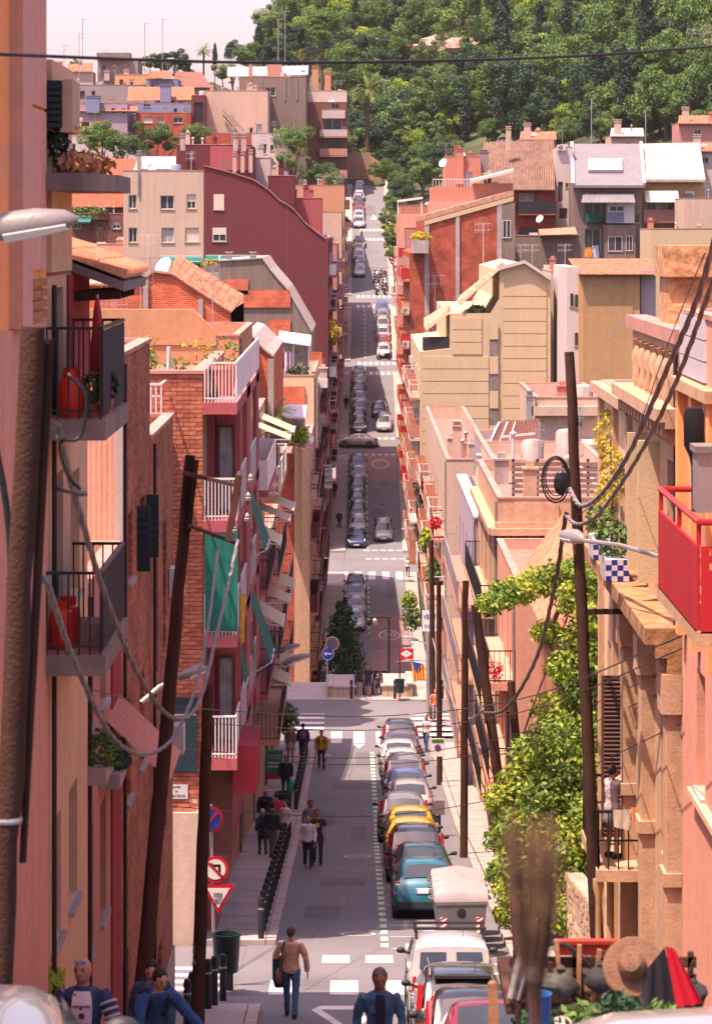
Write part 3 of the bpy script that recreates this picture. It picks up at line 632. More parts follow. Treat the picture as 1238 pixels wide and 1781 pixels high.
# rustic brick house, stepped parapet
rt, F, S = bld('brick_house', 'brown rustic brick house with pink parapet caps on the left', 'house', 0, 0, 44.8, 6.6, 0, M['brickD'], x0=-9, x1=-3.68, zb=-16, zt=-2.0, side='L', roof='roofgrey', par=.5,
    sops=[(46.4,47.4,-5.7,-4.6,'win',M['tealdark']),(49.0,50.2,-5.7,-4.6,'win',M['tealdark']),(46.0,47.0,-9.2,-7.6,'win'),(49.0,50.0,-9.2,-7.6,'win'),(47.4,48.6,-15.2,-12.6,'door'),(45.4,46.6,-13.4,-11.6,'bars')])
corrug(rt, 'cladding_sheet', (-4.9,44.74,-6.4), (-3.72,44.74,-6.4), (-4.9,44.74,-2.2), (-3.72,44.74,-2.2), 14, .004, w_pe)
b = MB(); b.box(-3.75,-3.62,44.68,44.8,-6.4,-2.0); b.build('corner_strip', M['concrete'], rt)
for y in (48.4, 50.5): b = MB(); b.box(-3.68,-3.46,y,y+.05,-5.75,-4.65); [b.box(-3.68,-3.47,y-.02,y,-5.7+i*.14,-5.62+i*.14) for i in range(7)]; b.build('shutter', M['tealdark'], rt)
rt, F, S = bld('brick_house', 'lower brown brick house at the side street corner with pink wall cap', 'house', 0, 0, 51.45, 6.4, 0, M['brickD'], x0=-9, x1=-3.68, zb=-17, zt=-3.75, side='L', par=.9,
    sops=[(52.4,53.4,-8.2,-5.6,'bars',M['brown']),(54.8,55.8,-8.2,-5.6,'bars',M['brown']),(52.6,53.6,-11.6,-9.6,'bars',M['brown']),(55,56,-11.6,-9.6,'bars',M['brown']),(53.4,54.6,-15.9,-13.4,'door')])
b = MB(); b.box(-9,-3.64,51.4,57.9,-17,-14.4); b.build('plinth', M['concrete'], rt)
for z in (-7.2,-10.3): b = MB(); plbox(b, S, 56.4, 57.0, z, z+.55, .02, .3); b.build('meter_box', M['white'], rt)

# ---------------------------------------------------------------- corner block beyond the side street: brick end wall with single bricks
Y0 = 69.0; x0, x1 = -6.6, PX(353, Y0); zt = PZ(650, Y0); zb = -18.5; zw = PZ(1412, Y0)
rt = thing('brick_building', 'orange brick corner block with pink balconies and green awnings across the side street', 'building', ((x0+x1)/2, Y0, zb))
b = MB(); b.box(x0, x1, Y0+.03, 92, zb, zt-.9); b.q((x0,Y0+.02,zt-.9),(x1,Y0+.02,zt-.9),(x1,Y0+.02,zt),(x0,Y0+.02,zt)); b.box(x1-.25,x1,Y0+.03,80,zt-.9,zt); b.box(x0,x1,Y0+.03,Y0+.25,zt-.9,zt); b.build('wall', M['brickBase'], rt)
b = MB(); b.box(x0,x1-.02,Y0+.26,92,zt-.9,zt-.86); b.build('roof', M['roofred'], rt)
b = MB(); b.box(x0,x1+.04,Y0-.04,Y0+.3,zt,zt+.08); b.box(x1-.28,x1+.04,Y0+.3,80,zt,zt+.08); b.build('coping', w_rose, rt)
bh, bw = .105, .31; rest = MB(); cnt = 0; me_b = [None, None]
ops = [(PX(250,Y0), PX(283,Y0), PZ(925,Y0), PZ(795,Y0))]
nr = int((zt-zw)/bh); bricks = []
for r in range(nr):
    z = zt-(r+1)*bh; off = (r % 2)*bw/2
    k = 0
    while True:
        xb = x1-off-(k)*bw if (k or off) else x1
        xa = x1-off-(k+1)*bw if off == 0 or k >= 0 else x1
        if off and k == 0 and len(bricks) >= 0:
            bricks.append((x1-off, x1, z))
        a, c = x1-off-(k+1)*bw, x1-off-k*bw
        if c <= x0: break
        bricks.append((max(a, x0), c, z)); k += 1
vis = [q for q in bricks if not any(q[1] > o[0] and q[0] < o[1] and q[2]+bh > o[2] and q[2] < o[3] for o in ops)]
bms = [MB().box(0, bw-.014, 0, .03, 0, bh-.014).mesh('brick', m_) for m_ in (M['brk'], M['brk2'])]
def seen(q): return PX(262,Y0) < q[0] < x1-.2 and PZ(1215,Y0) < q[2] < PZ(700,Y0)
cand = [q for q in vis if seen(q) and abs(q[1]-q[0]-bw) < .01]; pick = set(cand[::max(1, math.ceil(len(cand)/290))])
for q in vis:
    if q in pick:
        o = link('brick', bms[0 if R.random() < .65 else 1], rt); o.location = V((q[0]+.007, Y0+R.uniform(-.006,.004), q[2]))-ORG[rt.name]
    else:
        e = R.uniform(-.005,.004); rest.box(q[0]+.007,q[1]-.007,Y0+e,Y0+.03,q[2],q[2]+bh-.014, m=0 if R.random() < .65 else 1)
o = rest.build('brickwork', [M['brk'], M['brk2']], rt); o['kind'] = 'stuff'
F = Pl((0,Y0,0),(1,0,0),(0,-1,0))
b = MB(); plbox(b, F, ops[0][0]-.02, ops[0][1]+.02, ops[0][2], ops[0][3], -.03, .012); b.build('render_panel', w_cr, rt)
win(rt, F, PX(254,Y0), PX(279,Y0), PZ(872,Y0), PZ(806,Y0), 'shut', dep=-.02); win(rt, F, PX(256,Y0), PX(278,Y0), PZ(900,Y0), PZ(874,Y0), 'win', dep=-.02)
balcony(rt, F, PX(226,Y0), PX(287,Y0), PZ(985,Y0), .7, PZ(905,Y0)-PZ(985,Y0), rm=M['wrail'], sm=w_pk)
# pink terrace to the left, white rail
b = MB(); b.box(-6.6, PX(283,67.6), 67.4, 68.95, PZ(752,67.5), PZ(738,67.5)); o = b.build('terrace', w_pk, rt)
b = MB(); b.box(-6.5, PX(262,68.4), 67.6, 68.9, PZ(845,68), PZ(752,68)); b.build('bay', w_pk, rt)
r = MB(); T, B_ = PZ(668,67.5), PZ(738,67.5); xa, xb = PX(200,67.5), PX(281,67.5)
r.bar((xa,67.45,T),(xb,67.45,T),.05); r.bar((xa,67.45,T-.28),(xb,67.45,T-.28),.03); r.bar((xb,67.45,T),(xb,68.9,T),.05)
for i in range(10): r.bar((xa+(xb-xa)*i/9,67.45,B_),(xa+(xb-xa)*i/9,67.45,T),.03)
r.build('railing', M['wrail'], o)
# lower dark sheet, street name plate, rendered base wall
b = MB(); b.box(PX(280,Y0),PX(343,Y0),Y0-.10,Y0-.02,PZ(1341,Y0),PZ(1213,Y0)); o = b.build('dark_screen', M['tealdark'], rt)
b = MB(); b.box(PX(282,Y0),PX(342,Y0),Y0-.105,Y0-.1,PZ(1243,Y0),PZ(1241,Y0)); b.build('screen_batten', M['concrete'], o)
b = MB(); b.box(PX(288,Y0),PX(327,Y0),Y0-.03,Y0-.004,PZ(1389,Y0),PZ(1364,Y0)); pl_o = b.build('street_name_plate', M['white'], rt)
for s_, yy, sz in (('CARRER',1368.5,.062),('DEL',1376,.05),('REPARTIDOR',1384,.085)): text('plate_lettering', s_, (PX(307.5,Y0),Y0-.033,PZ(yy,Y0)), sz, M['black'], rt, sx=.85)
b = MB(); b.box(-6.6, PX(345,68.9), 68.86, 69.0, zb, zw); b.box(PX(345,68.9)-.14, PX(345,68.9), 69.0, 84, zb, zw+.3); b.build('base_wall', w_crm2, rt)
b = MB(); b.box(PX(283,68.8),PX(289,68.8),68.78,68.86,zb,PZ(1400,68.8)); b.build('drain_pipe', M['conc_dark'], rt)
# pink street bay with stacked balconies
xb0, xb1 = PX(353,Y0), PX(404,Y0); zf = [PZ(y,Y0) for y in (700, 905, 1105, 1318)]
b = MB(); b.box(xb0-.02, xb0+.22, 71.0, 92, -17.5, zf[0]); b.build('inner_wall', w_pk, rt)
for ya_, yb_ in ((75.2,77.6),(82.5,84.5)): fin = MB(); fin.box(xb1, xb1+.12, ya_, yb_, zf[3]-1, zf[0]+.1); fin.build('fin_wall', w_pk, rt)
for k, z in enumerate(zf):
    s = MB(); s.box(xb0, xb1+.12, Y0-.1, 84.6, z-.28, z); so_ = s.build('balcony', w_pk, rt)
    r = MB(); hh = 1.0 if k else .95
    for yy in (Y0-.05,):
        r.bar((xb0+.05,yy,z+hh),(xb1+.1,yy,z+hh),.045); r.bar((xb0+.05,yy,z+.1),(xb1+.1,yy,z+.1),.03)
        for i in range(10): x = xb0+.05+(xb1+.05-xb0)*i/9; r.bar((x,yy,z),(x,yy,z+hh),.025)
    r.bar((xb1+.09,Y0-.05,z+hh),(xb1+.09,84.5,z+hh),.05)
    n = 60
    for i in range(n+1): y = Y0-.05+(84.5-Y0)*i/n; r.bar((xb1+.09,y,z),(xb1+.09,y,z+hh),.03)
    r.build('railing', M['wrail'], so_)
    if k: 
        PlB = Pl((0,71.0,0),(1,0,0),(0,-1,0)); b = MB(); b.box(xb0+.2,xb1+.12,71.0,71.2,z,zf[k-1]-.28); b.build('partition_wall', w_pk, rt)
        win(rt, PlB, xb0+.26, xb1-.02, z+.04, z+2.15, 'curt', M['brown'], dep=-.01)
        S2 = Pl((xb0+.22,0,0),(0,1,0),(1,0,0))
        for y in (72.6, 78.4, 81.2): win(rt, S2, y, y+1.3, z+.04, z+2.1, 'win', M['brown'], dep=-.01)
wp = mat('white_rail_screen', (.80,.70,.70), rough=.8, var=.08); b = MB(); b.box(xb1+.11,xb1+.13,Y0,84.4,zf[0]+.12,zf[0]+.92); b.build('rail_screen', wp, rt)
# green cloths
def cloth(root, pts, m, name, nx=10, amp=.04, lab=None):
    a, b_, c, d = [V(p) for p in pts]; q = MB(); nr_ = (b_-a).cross(d-a).normalized()
    rows_ = []
    for j in range(7):
        rows_.append([a.lerp(b_, i/nx).lerp(d.lerp(c, i/nx), j/6)+nr_*amp*math.sin(i*1.9+j*.3)*(.3+.7*j/6) for i in range(nx+1)])
    q.loft(rows_, False, 0, False); return q.build(name, m, root, 'all')
zc = zf[1]-.1
cloth(rt, [(xb0+.06,Y0-.12,zf[1]-.3),(xb1+.14,Y0-.12,zf[1]-.3),(xb1+.14,Y0-.14,zf[2]+.12),(xb0+.06,Y0-.14,zf[2]+.12)], M['greenp'], 'balcony_curtain', 12, .03)
def sideawn(px0, pya, px1, pyb, Y, L=2.6, m='greenp'):
    a = P(px0, pya, Y); c = P(px1, pyb, Y); e = V((0,L,0)); cloth(rt, [a, a+e, c+e, c], M[m], 'awning', 8, .03); f = MB(); f.bar(c, c+e, .05); f.bar(c, c+V((-.5,0,-.3)), .03); f.build('awning_arm', M['wrail'], rt)
sideawn(431, 862, 463, 956, 77.4); sideawn(434, 1038, 472, 1152, 78.6); sideawn(412, 1110, 428, 1190, 72.0, 1.2)
fl = MB(); a = P(419, 1032, 71); fl.q(a, a+V((.12,0,0)), a+V((.08,0,-1.2)), a+V((-.02,0,-1.25))); fl.build('hanging_flag', M['flower_y'], rt)
b = MB(); b.box(PX(406,70),PX(448,70),69.6,72.5,PZ(1374,70),PZ(1292,70)); b.build('shop_canopy_box', w_dred, rt)
b = MB(); b.box(PX(352,70.6),PX(404,70.6),70.4,70.9,zf[3]-2.6,zf[3]-.28); b.build('recess_wall', w_bro, rt)
b = MB(); b.box(-3.9,-3.72,84,92,-20,zf[3]-.4); b.build('street_wall', w_och, rt)
# terrace clutter on the roof
zr = zt-.86
def potthing(label, c, r, h, pm, ph, m=None):
    t = thing('potted_plant', label, 'plant', c); pot(t, c, r, h, M[pm], m, ph); return t
potthing('red flowering pot at the roof terrace edge', P(254,662,69.6), .2, .25, 'leaf_m', .5); potthing('large round terracotta pot with yellow flowers on the roof terrace', V((PX(342,76),76,zr)), .42, .6, 'leaf_y', .9)
potthing('big planter inside the white terrace railing', V((PX(388,72),72,zf[0]+.01)), .36, .75, 'leaf_m', .7)
potthing('small terracotta pot hanging on the roof terrace', V((PX(306,74),74,zr+.35)), .26, .32, 'leaf_m', .35)
t = thing('potted_shrub', 'tall wispy dry shrub on the brick roof terrace', 'shrub', V((PX(256,71),71,zr))); c = V((PX(256,71),71,zr)); b = MB()
for i in range(16): d = V((R.uniform(-.35,.35),R.uniform(-.3,.3),R.uniform(.9,1.75))); b.tube([c+V((0,0,.1)), c+d*.5+V((R.uniform(-.05,.05),0,.1)), c+d], [.02,.012,.006], 4)
b.build('stem', M['wood'], t); b = MB(); leafquads(b, c+V((0,0,1.25)), (.42,.35,.55), 260, .045, shell=.1); b.build('foliage', M['leaf_y'], t); pot(t, c, .24, .34)
t = thing('vent_pipe', 'white bent vent pipe standing on the roof terrace', 'pipe', V((PX(293,73),73,zr))); b = MB(); c = V((PX(293,73),73,zr+.2)); b.tube([c+V((-.25,0,0)),c+V((-.06,0,0)),c+V((0,0,.08)),c+V((.02,0,1.15))], .055, 10); b.build('pipe', M['white'], t, True)
t = thing('vent_cowl', 'blue grey ribbed vent cowl behind the white railing', 'vent', P(217,738,68.2)); c = P(217,738,68.2); b = MB(); b.lathe([(.1,0),(.1,.32),(.17,.34),(.17,.38),(.1,.4),(.1,.44),(.18,.45),(.18,.5),(.1,.52),(.18,.56),(.18,.6),(.03,.64)], c, 14); b.build('cowl', mat('blue_grey_metal',(.13,.19,.28),rough=.5), t, True)

# ---------------------------------------------------------------- left row up to the crossing
rt, F, S = bld('ochre_house', 'ochre house with a chamfered party wall rising behind the brick roof terrace', 'house', 150, 376, 92.1, 12, 585, w_och, x1=-3.75, side='L', par=.5,
    sops=rows([94,97,100.5], [-8.4,-11.6,-15], 1.1, 1.9)+[(95,96.4,-20.4,-17.8,'door')])
MB().prism([P(150,600,92.05),P(150,538,92.05),P(336,538,92.05),P(376,578,92.05),P(376,600,92.05)],(0,.4,0)).build('party_wall', w_och, rt)
for k, z in enumerate((-8.5,-11.7,-15.1)): balcony(rt, S, 93.2, 103, z, .9, 1.0, 'panel' if k < 1 else 'bars', M['wrail'] if k < 1 else M['iron'], w_pk)
for k in range(2): awning(rt, (-3.7,94+4*k,-9.6-3.2*k), (-3.7,97+4*k,-9.6-3.2*k), (1.2,0,0), .7, w_bei)
rt, F, S = bld('pale_house', 'narrow pale house with stacked beige awnings over the left pavement', 'house', 380, 436, 104.2, 14, 735, w_cr, x0=-9, x1=-3.75, side='L', par=.4,
    sops=rows([106,109.5,113], [-9.6,-12.6,-15.6,-18.6], 1.2, 1.9))
for k, z in enumerate((-9.7,-12.7,-15.7,-18.7)):
    balcony(rt, S, 105.2, 117, z, .95, 1.0, 'bars', M['wrail'] if k == 0 else M['iron'], w_pe)
    awning(rt, (-3.7,105.6,z+2.5), (-3.7,108.2,z+2.5), (1.25,0,0), .5, w_bei); awning(rt, (-3.7,110.2,z+2.5), (-3.7,113.4,z+2.5), (1.3,0,0), .55, w_bei)
rt, F, S = bld('grey_house', 'low shaded house with dark shopfront before the zebra crossing on the left', 'house', 0, 0, 118.3, 19.5, 0, w_och, x0=-9, x1=-3.75, zt=-13.2, side='L', par=.4,
    sops=rows([120,124,128,132], [-16.2,-19.4], 1.2, 1.8)+[(121,123.5,-24.3,-21.6,'door',M['tealdark']),(127,130,-24.8,-22,'door',M['black'])])
for z in (-16.3,-19.5): balcony(rt, S, 119.5, 136, z, .8, 1.0, 'bars', M['iron'], w_och)
b = MB(); b.box(-3.7,-3.0,117.9,118.1,PZ(1345,118),PZ(1305,118)); sg = b.build('shop_sign', mat('green_sign',(.03,.20,.12),rough=.5), rt)
text('sign_lettering', 'SUPER', (-3.34,117.88,PZ(1316,118)), .24, M['white'], rt, sx=.8); 
for k in range(2): b = MB(); b.box(-3.62,-3.06,117.885,117.9,PZ(1328+k*6,118),PZ(1325+k*6,118)); b.build('sign_small_print', M['white'], sg)
b = MB(); b.box(-3.7,-3.0,117.88,118.1,PZ(1354,118),PZ(1345,118)); b.build('sign_strip', M['red'], sg)
# ---------------------------------------------------------------- left side beyond the crossing
def facade_balconies(rt, S, ys, zs, w, depth, rails, sms, h=1.0, slab=.16):
    for i, y in enumerate(ys):
        for j, z in enumerate(zs): balcony(rt, S, y, y+w, z, depth, h, *(rails[(i+j) % len(rails)]), sm=sms[(i+j) % len(sms)], slab=slab, step=.3)
rt, F, S = bld('brick_building', 'brick and ochre end-wall building beyond the zebra crossing on the left', 'building', 400, 512, 165, 18, 790, M['brickR'], x1=PX(512,165), zb=-33, par=.5,
    sops=[])
rt2, F2, S2 = bld('ochre_building', 'tall ochre pier-fronted building rising behind the roundabout mirror', 'building', 512, 536, 164.6, 40, 782, w_sto, x1=-2.75, side='L', zb=-33, par=.6,
    sops=rows([167,172,177,182,187,192,197,201], [-15.6,-18.8,-22,-25.2,-28.4], 1.2, 1.9))
facade_balconies(rt2, S2, [166,176,186,195], [-15.7,-18.9,-22.1,-25.3,-28.5], 7.5, .55, [('bars',M['iron']),('bars',M['iron']),('panel',w_mar)], [w_och, w_ter])
b = MB(); b.box(PX(535,164.5)-.35,PX(535,164.5)+.12,164.3,164.6,-33,PZ(780,164.5)); b.build('pier', w_sto, rt2)
# glazed roof pergola with palms on top of the brick house
b = MB(); X0, X1 = PX(436,168), PX(530,168); z0, z1 = PZ(780,168), PZ(722,168)
for x in (X0, (X0+X1)/2, X1): b.bar((x,167,z0),(x,167,z1),.1)
b.hexa([(X0-.1,166.6,z1),(X1+.1,166.6,z1-.15),(X1+.1,170,z1+.35),(X0-.1,170,z1+.5),(X0-.1,166.6,z1+.12),(X1+.1,166.6,z1-.03),(X1+.1,170,z1+.47),(X0-.1,170,z1+.62)]); b.build('pergola', M['wrail'], rt)
b = MB(); b.q((X0,169.8,z0),(X1,169.8,z0),(X1,169.8,z1),(X0,169.8,z1)); b.build('glazing', M['curtain'], rt)
for (px, py) in ((508,770),(524,770)): leafclump(P(px,py-12,166.5), (.35,.3,.5), 70, .3, M['leaf_l'], 'terrace_plant', rt)
# narrow gable houses behind the roof terraces
rt, F = polyb('gable_house', 'orange brick gable house under a clay tile roof with curved ridge', 'house', [(120,640),(120,498),(238,496),(268,474),(300,478),(402,545),(402,640)], 140, 16, M['brickO'], (1,6,M['tile2']))
b = MB(); b.box(PX(250,139.9),PX(258,139.9),139.86,139.99,PZ(640,140),PZ(486,140)); b.build('pier', M['concrete'], rt); b = MB(); b.box(PX(345,139.9),PX(353,139.9),139.86,139.99,PZ(640,140),PZ(520,140)); b.build('pier', M['concrete'], rt)
tiles(rt, P(402,545,140.2), P(405,552,156), P(290,476,140.2), P(300,490,156), 6, 10, M['tile'])
dish(rt, 287, 465, 141, .5); antenna(rt, 262, 478, 446, 142, .8)
rt, F = polyb('gable_house', 'brick gable house with a grey curved coping beside the pink terrace railing', 'house', [(425,760),(425,585),(440,590),(462,612),(476,622),(476,760)], 150, 20, M['brickO'], (1,4,M['concrete']))
b = MB(); b.box(PX(466,149.8),PX(476,149.8),149.85,149.98,PZ(760,150),PZ(624,150)); b.build('pier', M['concrete'], rt)
rt, F = polyb('stepped_house', 'concrete stepped gable with brick infill panels below the maroon wall', 'house', [(380,620),(380,455),(456,450),(470,470),(500,505),(543,580),(543,720),(380,720)], 225, 20, w_dk, (1,5,M['concrete']))
for (a, c, d, e) in ((402,505,505,535),(466,556,505,590),(393,486,432,512),(540,612,560,665)):
    b = MB(); b.box(PX(a,224.9),PX(d,224.9),224.88,224.99,PZ(e,225),PZ(c,225)); b.build('brick_panel', M['brickO'], rt)
for x in (440, 398): chimney(rt, x, 470, 445, 226, .5)
awning(rt, P(278,447,226), P(352,447,226), (0,-1.2,0), .35, M['greenp']); 
rt, F, S = bld('terrace_house', 'house with laundry terrace and glass roof lean-to beside the brick gable', 'house', 476, 546, 185, 20, 654, w_cr, zb=-33, par=.9, side='L', sops=rows([188,193,198],[-13,-16.2,-19.4],1.2,1.8))
b = MB(); b.box(PX(478,184.8),PX(530,184.8),184.85,184.98,PZ(708,185),PZ(672,185)); b.build('brick_panel', M['brickO'], rt)
b = MB(); z1 = PZ(594,186); [b.bar((PX(x,186),186,PZ(654,186)),(PX(x,186),186,z1),.09) for x in (486,510,537)]; b.hexa([(PX(484,186),185.6,z1),(PX(540,186),185.6,z1-.3),(PX(540,186),189,z1+.2),(PX(484,186),189,z1+.5),(PX(484,186),185.6,z1+.1),(PX(540,186),185.6,z1-.2),(PX(540,186),189,z1+.3),(PX(484,186),189,z1+.6)]); b.build('lean_to_roof', M['wrail'], rt)
b = MB(); b.q((PX(486,188),188.5,PZ(654,188)),(PX(537,188),188.5,PZ(654,188)),(PX(537,188),188.5,z1),(PX(486,188),188.5,z1)); b.build('glazing', M['curtain'], rt)
cl = [mat('purple_cloth',(.20,.05,.22),rough=.9), mat('white_cloth',(.7,.62,.62),rough=.9), mat('navy_cloth',(.03,.035,.07),rough=.9), mat('grey_cloth',(.3,.28,.3),rough=.9)]
ln = thing('laundry_line', 'washing hung on the terrace between brick gable and lean-to', 'laundry', P(484,655,185.4)); b = MB(); b.bar(P(482,612,185.4),P(506,612,185.4),.02); b.build('line', M['steel'], ln)
for k, x in enumerate((483,487,491,495,499,503)): cloth(ln, [P(x,613,185.4),P(x+4,613,185.4),P(x+4,645+R.uniform(-8,4),185.4),P(x,648,185.4)], cl[(k*3) % 4], 'garment', 4, .04)
leafclump(P(520,645,185.5), (.8,.3,.35), 200, .12, M['leaf_d'], 'planter_plant', rt)
rt, F, S = bld('flat_house', 'grey lilac flat-roofed house stepping down beside the far street', 'house', 546, 566, 206, 40, 668, w_lil, x1=-2.72, side='L', zb=-33, par=.5, sops=rows([208+4.6*i for i in range(8)], [-13.6,-16.8,-20,-23.2,-26.4], 1.3, 1.9))
facade_balconies(rt, S, [207,216,225,234], [-13.7,-16.9,-20.1,-23.3,-26.5], 7, .55, [('bars',M['iron']),('panel',w_mar)], [w_lil, w_rose])
b = MB(); b.box(PX(566,205.8)-.05,PX(578,205.8),205.5,205.7,PZ(848,206),PZ(808,206)); sg = b.build('parking_sign', M['white'], rt)
for s_, yy, sz, mm in (('PARKING',812,.26,'black'),('INFO',820,.4,'blue_t'),('93212',831,.34,'black'),('4858',840,.34,'black')):
    if mm == 'blue_t': M['blue_t'] = mat('blue_sign_paint',(.02,.12,.42),rough=.5,var=.05)
    text('sign_lettering', s_, (PX(571.6,205.5),205.47,PZ(yy,205.5)), sz, M[mm], rt, sx=.72)
# maroon and cream pair
rt, F = polyb('maroon_building', 'large dark maroon building with a sweeping stepped end wall and two windows', 'building',
    [(355,640),(355,289),(398,300),(440,313),(466,330),(487,350),(500,357),(512,366),(530,388),(563,414),(571,418),(571,640)], 262, 1.0, w_mar, (1,9,mat('maroon_coping',(.30,.15,.14))), wins=[(372,338,390,365,'shut'),(370,396,394,420,'half')])
b = MB(); b.box(PX(500,262)-.02,PX(500,262)+.06,261.97,262,PZ(640,262),PZ(358,262)); b.build('render_joint', w_bro, rt)
b = MB(); b.box(PX(355,262), PX(500,262), 263, 303, -34, PZ(352,262)); b.box(PX(500,262), -2.45, 263, 303, -34, PZ(415,262)); b.build('main_block', w_mar, rt)
S = Pl((-2.45,0,0),(0,1,0),(1,0,0)); zs = [-4.2,-7.3,-10.4,-13.5,-16.6,-19.7,-22.8]
facade_balconies(rt, S, [263.2,271,279,287,295], zs, 6.6, .62, [('panel',M['wrail']),('bars',M['wrail']),('panel',w_mar)], [w_pk, w_mar])
for y in (264.5,272.5,280.5,288.5,296.5):
    for z in zs: win(rt, S, y, y+1.6, z, z+2, 'win', M['white'], dep=-.01)
for k in range(3): chimney(rt, 408+k*14, 300, 270-k*2, 268, .35, w_crm2)
fl = P(572, 560, 263); b = MB(); b.box(-2.44,-1.85,263.0,263.03,PZ(580,263),PZ(558,263)); b.build('hanging_flag', M['flower_y'], rt)
for k in range(4): b = MB(); b.box(-2.40+k*.15,-2.34+k*.15,262.98,263.0,PZ(580,263),PZ(560,263)); b.build('flag_stripe', M['red'], rt)
leafclump(P(580,578,262.6), (.6,.5,.9), 260, .2, M['leaf_y'], 'balcony_plant', rt)
rt, F, S = bld('cream_building', 'stained cream apartment building with six windows beside the maroon wall', 'building', 215, 354.6, 262.2, 14, 297, w_crm2, zb=-34, par=.5, roof='roofgrey',
    fops=[(224,339,238,363,'win'),(279,340,303,364,'win'),(325,338,341,363,'half'),(224,396,239,422,'win'),(281,396,303,422,'curt'),(322,396,346,421,'shut'),(282,452,352,474,'door',M['white'])])
awning(rt, P(279,445,262), P(352,445,262), (0,-1.1,0), .3, M['greenp']); chimney(rt, 242, 297, 268, 263, .4, M['concrete'])
b = MB(); b.box(PX(240,262.1),PX(243,262.1),262.05,262.18,PZ(340,262),PZ(297,262)); b.build('drain_pipe', M['conc_dark'], rt)
antenna(rt, 258, 452, 408, 261, 1.2, M['wrail'])
tr = MB(); tr.box(PX(354,260),PX(455,260),257.8,261.9,PZ(474,260)-6,PZ(474,260)); o = tr.build('terrace', M['concrete'], rt); 
b = MB(); b.box(PX(354,258),PX(455,258),257.8,258,PZ(474,258),PZ(461,258)); b.build('parapet', M['conc_dark'], rt); awning(rt, P(358,444,262), P(452,444,262), (0,-2,0), .4, M['greenp'])
for x in (382, 440): b = MB(); b.bar(P(x,472,258.4),P(x,444,258.4),.2); b.build('terrace_post', M['wrail'], rt)
leafclump(P(366,460,258.2), (.8,.4,.5), 120, .2, M['leaf_y'], 'terrace_plant', rt)
rt, F, S = bld('maroon_penthouse', 'dark maroon rooftop block behind the cream building', 'building', 308, 436, 285, 15, 252, w_mar, zb=-20, par=.4); 
b = MB(); b.box(PX(366,284.9),PX(436,284.9),284.9,285,PZ(296,285),PZ(254,285)); b.build('pink_panel', w_pk, rt)
for x in (318, 410, 424): chimney(rt, x, 262, 238, 284, .5, M['concrete'])
rt = thing('corrugated_hall', 'long low hall under an orange corrugated roof at the left', 'hall', P(170,360,300)); b = MB(); b.prism([P(60,560,300),P(60,360,300),P(240,360,300),P(240,560,300)], (0,30,0)); b.build('wall', w_bro, rt)
corrug(rt, 'roof', P(60,360,299.5), P(240,360,299.5), P(60,276,318), P(240,276,318), 62, .1, M['tile']); 
rt, F, S = bld('terraced_house', 'brown terraced house with potted greenery below the orange corrugated roof', 'house', 95, 216, 286, 9, 372, w_bro, zb=-30, par=.5, fops=[(128,384,142,398,'win'),(158,382,190,402,'door'),(196,384,210,398,'half')]); leafclump(P(150,366,285.8), (2.2,.6,.5), 220, .2, M['leaf_m'], 'terrace_plants', rt); awning(rt, P(122,376,286), P(160,376,286), (0,-1.2,0), .5, M['greenp'])
rt, F, S = bld('low_terrace', 'low pink terrace house at the left below the corrugated roof', 'house', 90, 216, 270, 8, 425, w_pe, zb=-32, par=.5, fops=[(130,436,142,452,'win'),(170,434,186,452,'curt')])
rt = thing('metal_roof_shed', 'small shed with a white corrugated metal roof behind the cream building', 'shed', P(268,297,292)); b = MB(); b.prism([P(234,320,292),P(234,294,292),P(306,294,292),P(306,320,292)], (0,12,0)); b.build('wall', M['concrete'], rt); corrug(rt, 'roof', P(234,294,291.8), P(306,294,291.8), P(240,272,298), P(306,272,298), 26, .06, M['white'])
# maroon low houses stepping toward the street, above the sweeping wall
for k, (a, c, t, Y, wm, lb) in enumerate(((466,512,306,292,w_mar,'small maroon rooftop house behind the sweeping wall'),(505,560,345,296,w_pk,'pink rooftop terrace house above the sweeping wall'),(436,470,275,300,w_whi,'white sloping-roofed rooftop house beside the pink block'))):
    r_, F, S = bld('rooftop_house', lb, 'house', a, c, Y, 6, t, wm, zb=-25, par=.4); chimney(r_, (a+c)/2, t, t-18, Y+1, .6, wm)
# row further up on the left
for k, (ya, yb, zt, wm, lb) in enumerate(((312,344,-1.5,w_rose,'rose apartment house between two cross streets on the far left'),(350.5,379.5,2.2,w_crm2,'cream apartment house past the second cross street on the far left'),(386.5,418,6.0,w_och,'ochre apartment house near the top of the far street'))):
    xl = LF(ya); r_, F, S = bld('apartment_house', lb, 'building', 0, 0, ya, yb-ya, 0, wm, x0=xl-9, x1=xl, zt=zt, side='L', zb=prof(ya)-2, par=.5)
    zs = [zt-2.9-3*i for i in range(5)]; facade_balconies(r_, S, [ya+.6+8*i for i in range(int((yb-ya)/8))], zs, 6.6, .7, [('bars',M['wrail']),('panel',wm)], [wm])
    for i in range(int((yb-ya)/4)):
        for z in zs: win(r_, S, ya+1.2+4*i, ya+2.4+4*i, z, z+1.9, 'win', M['white'], dep=-.01)
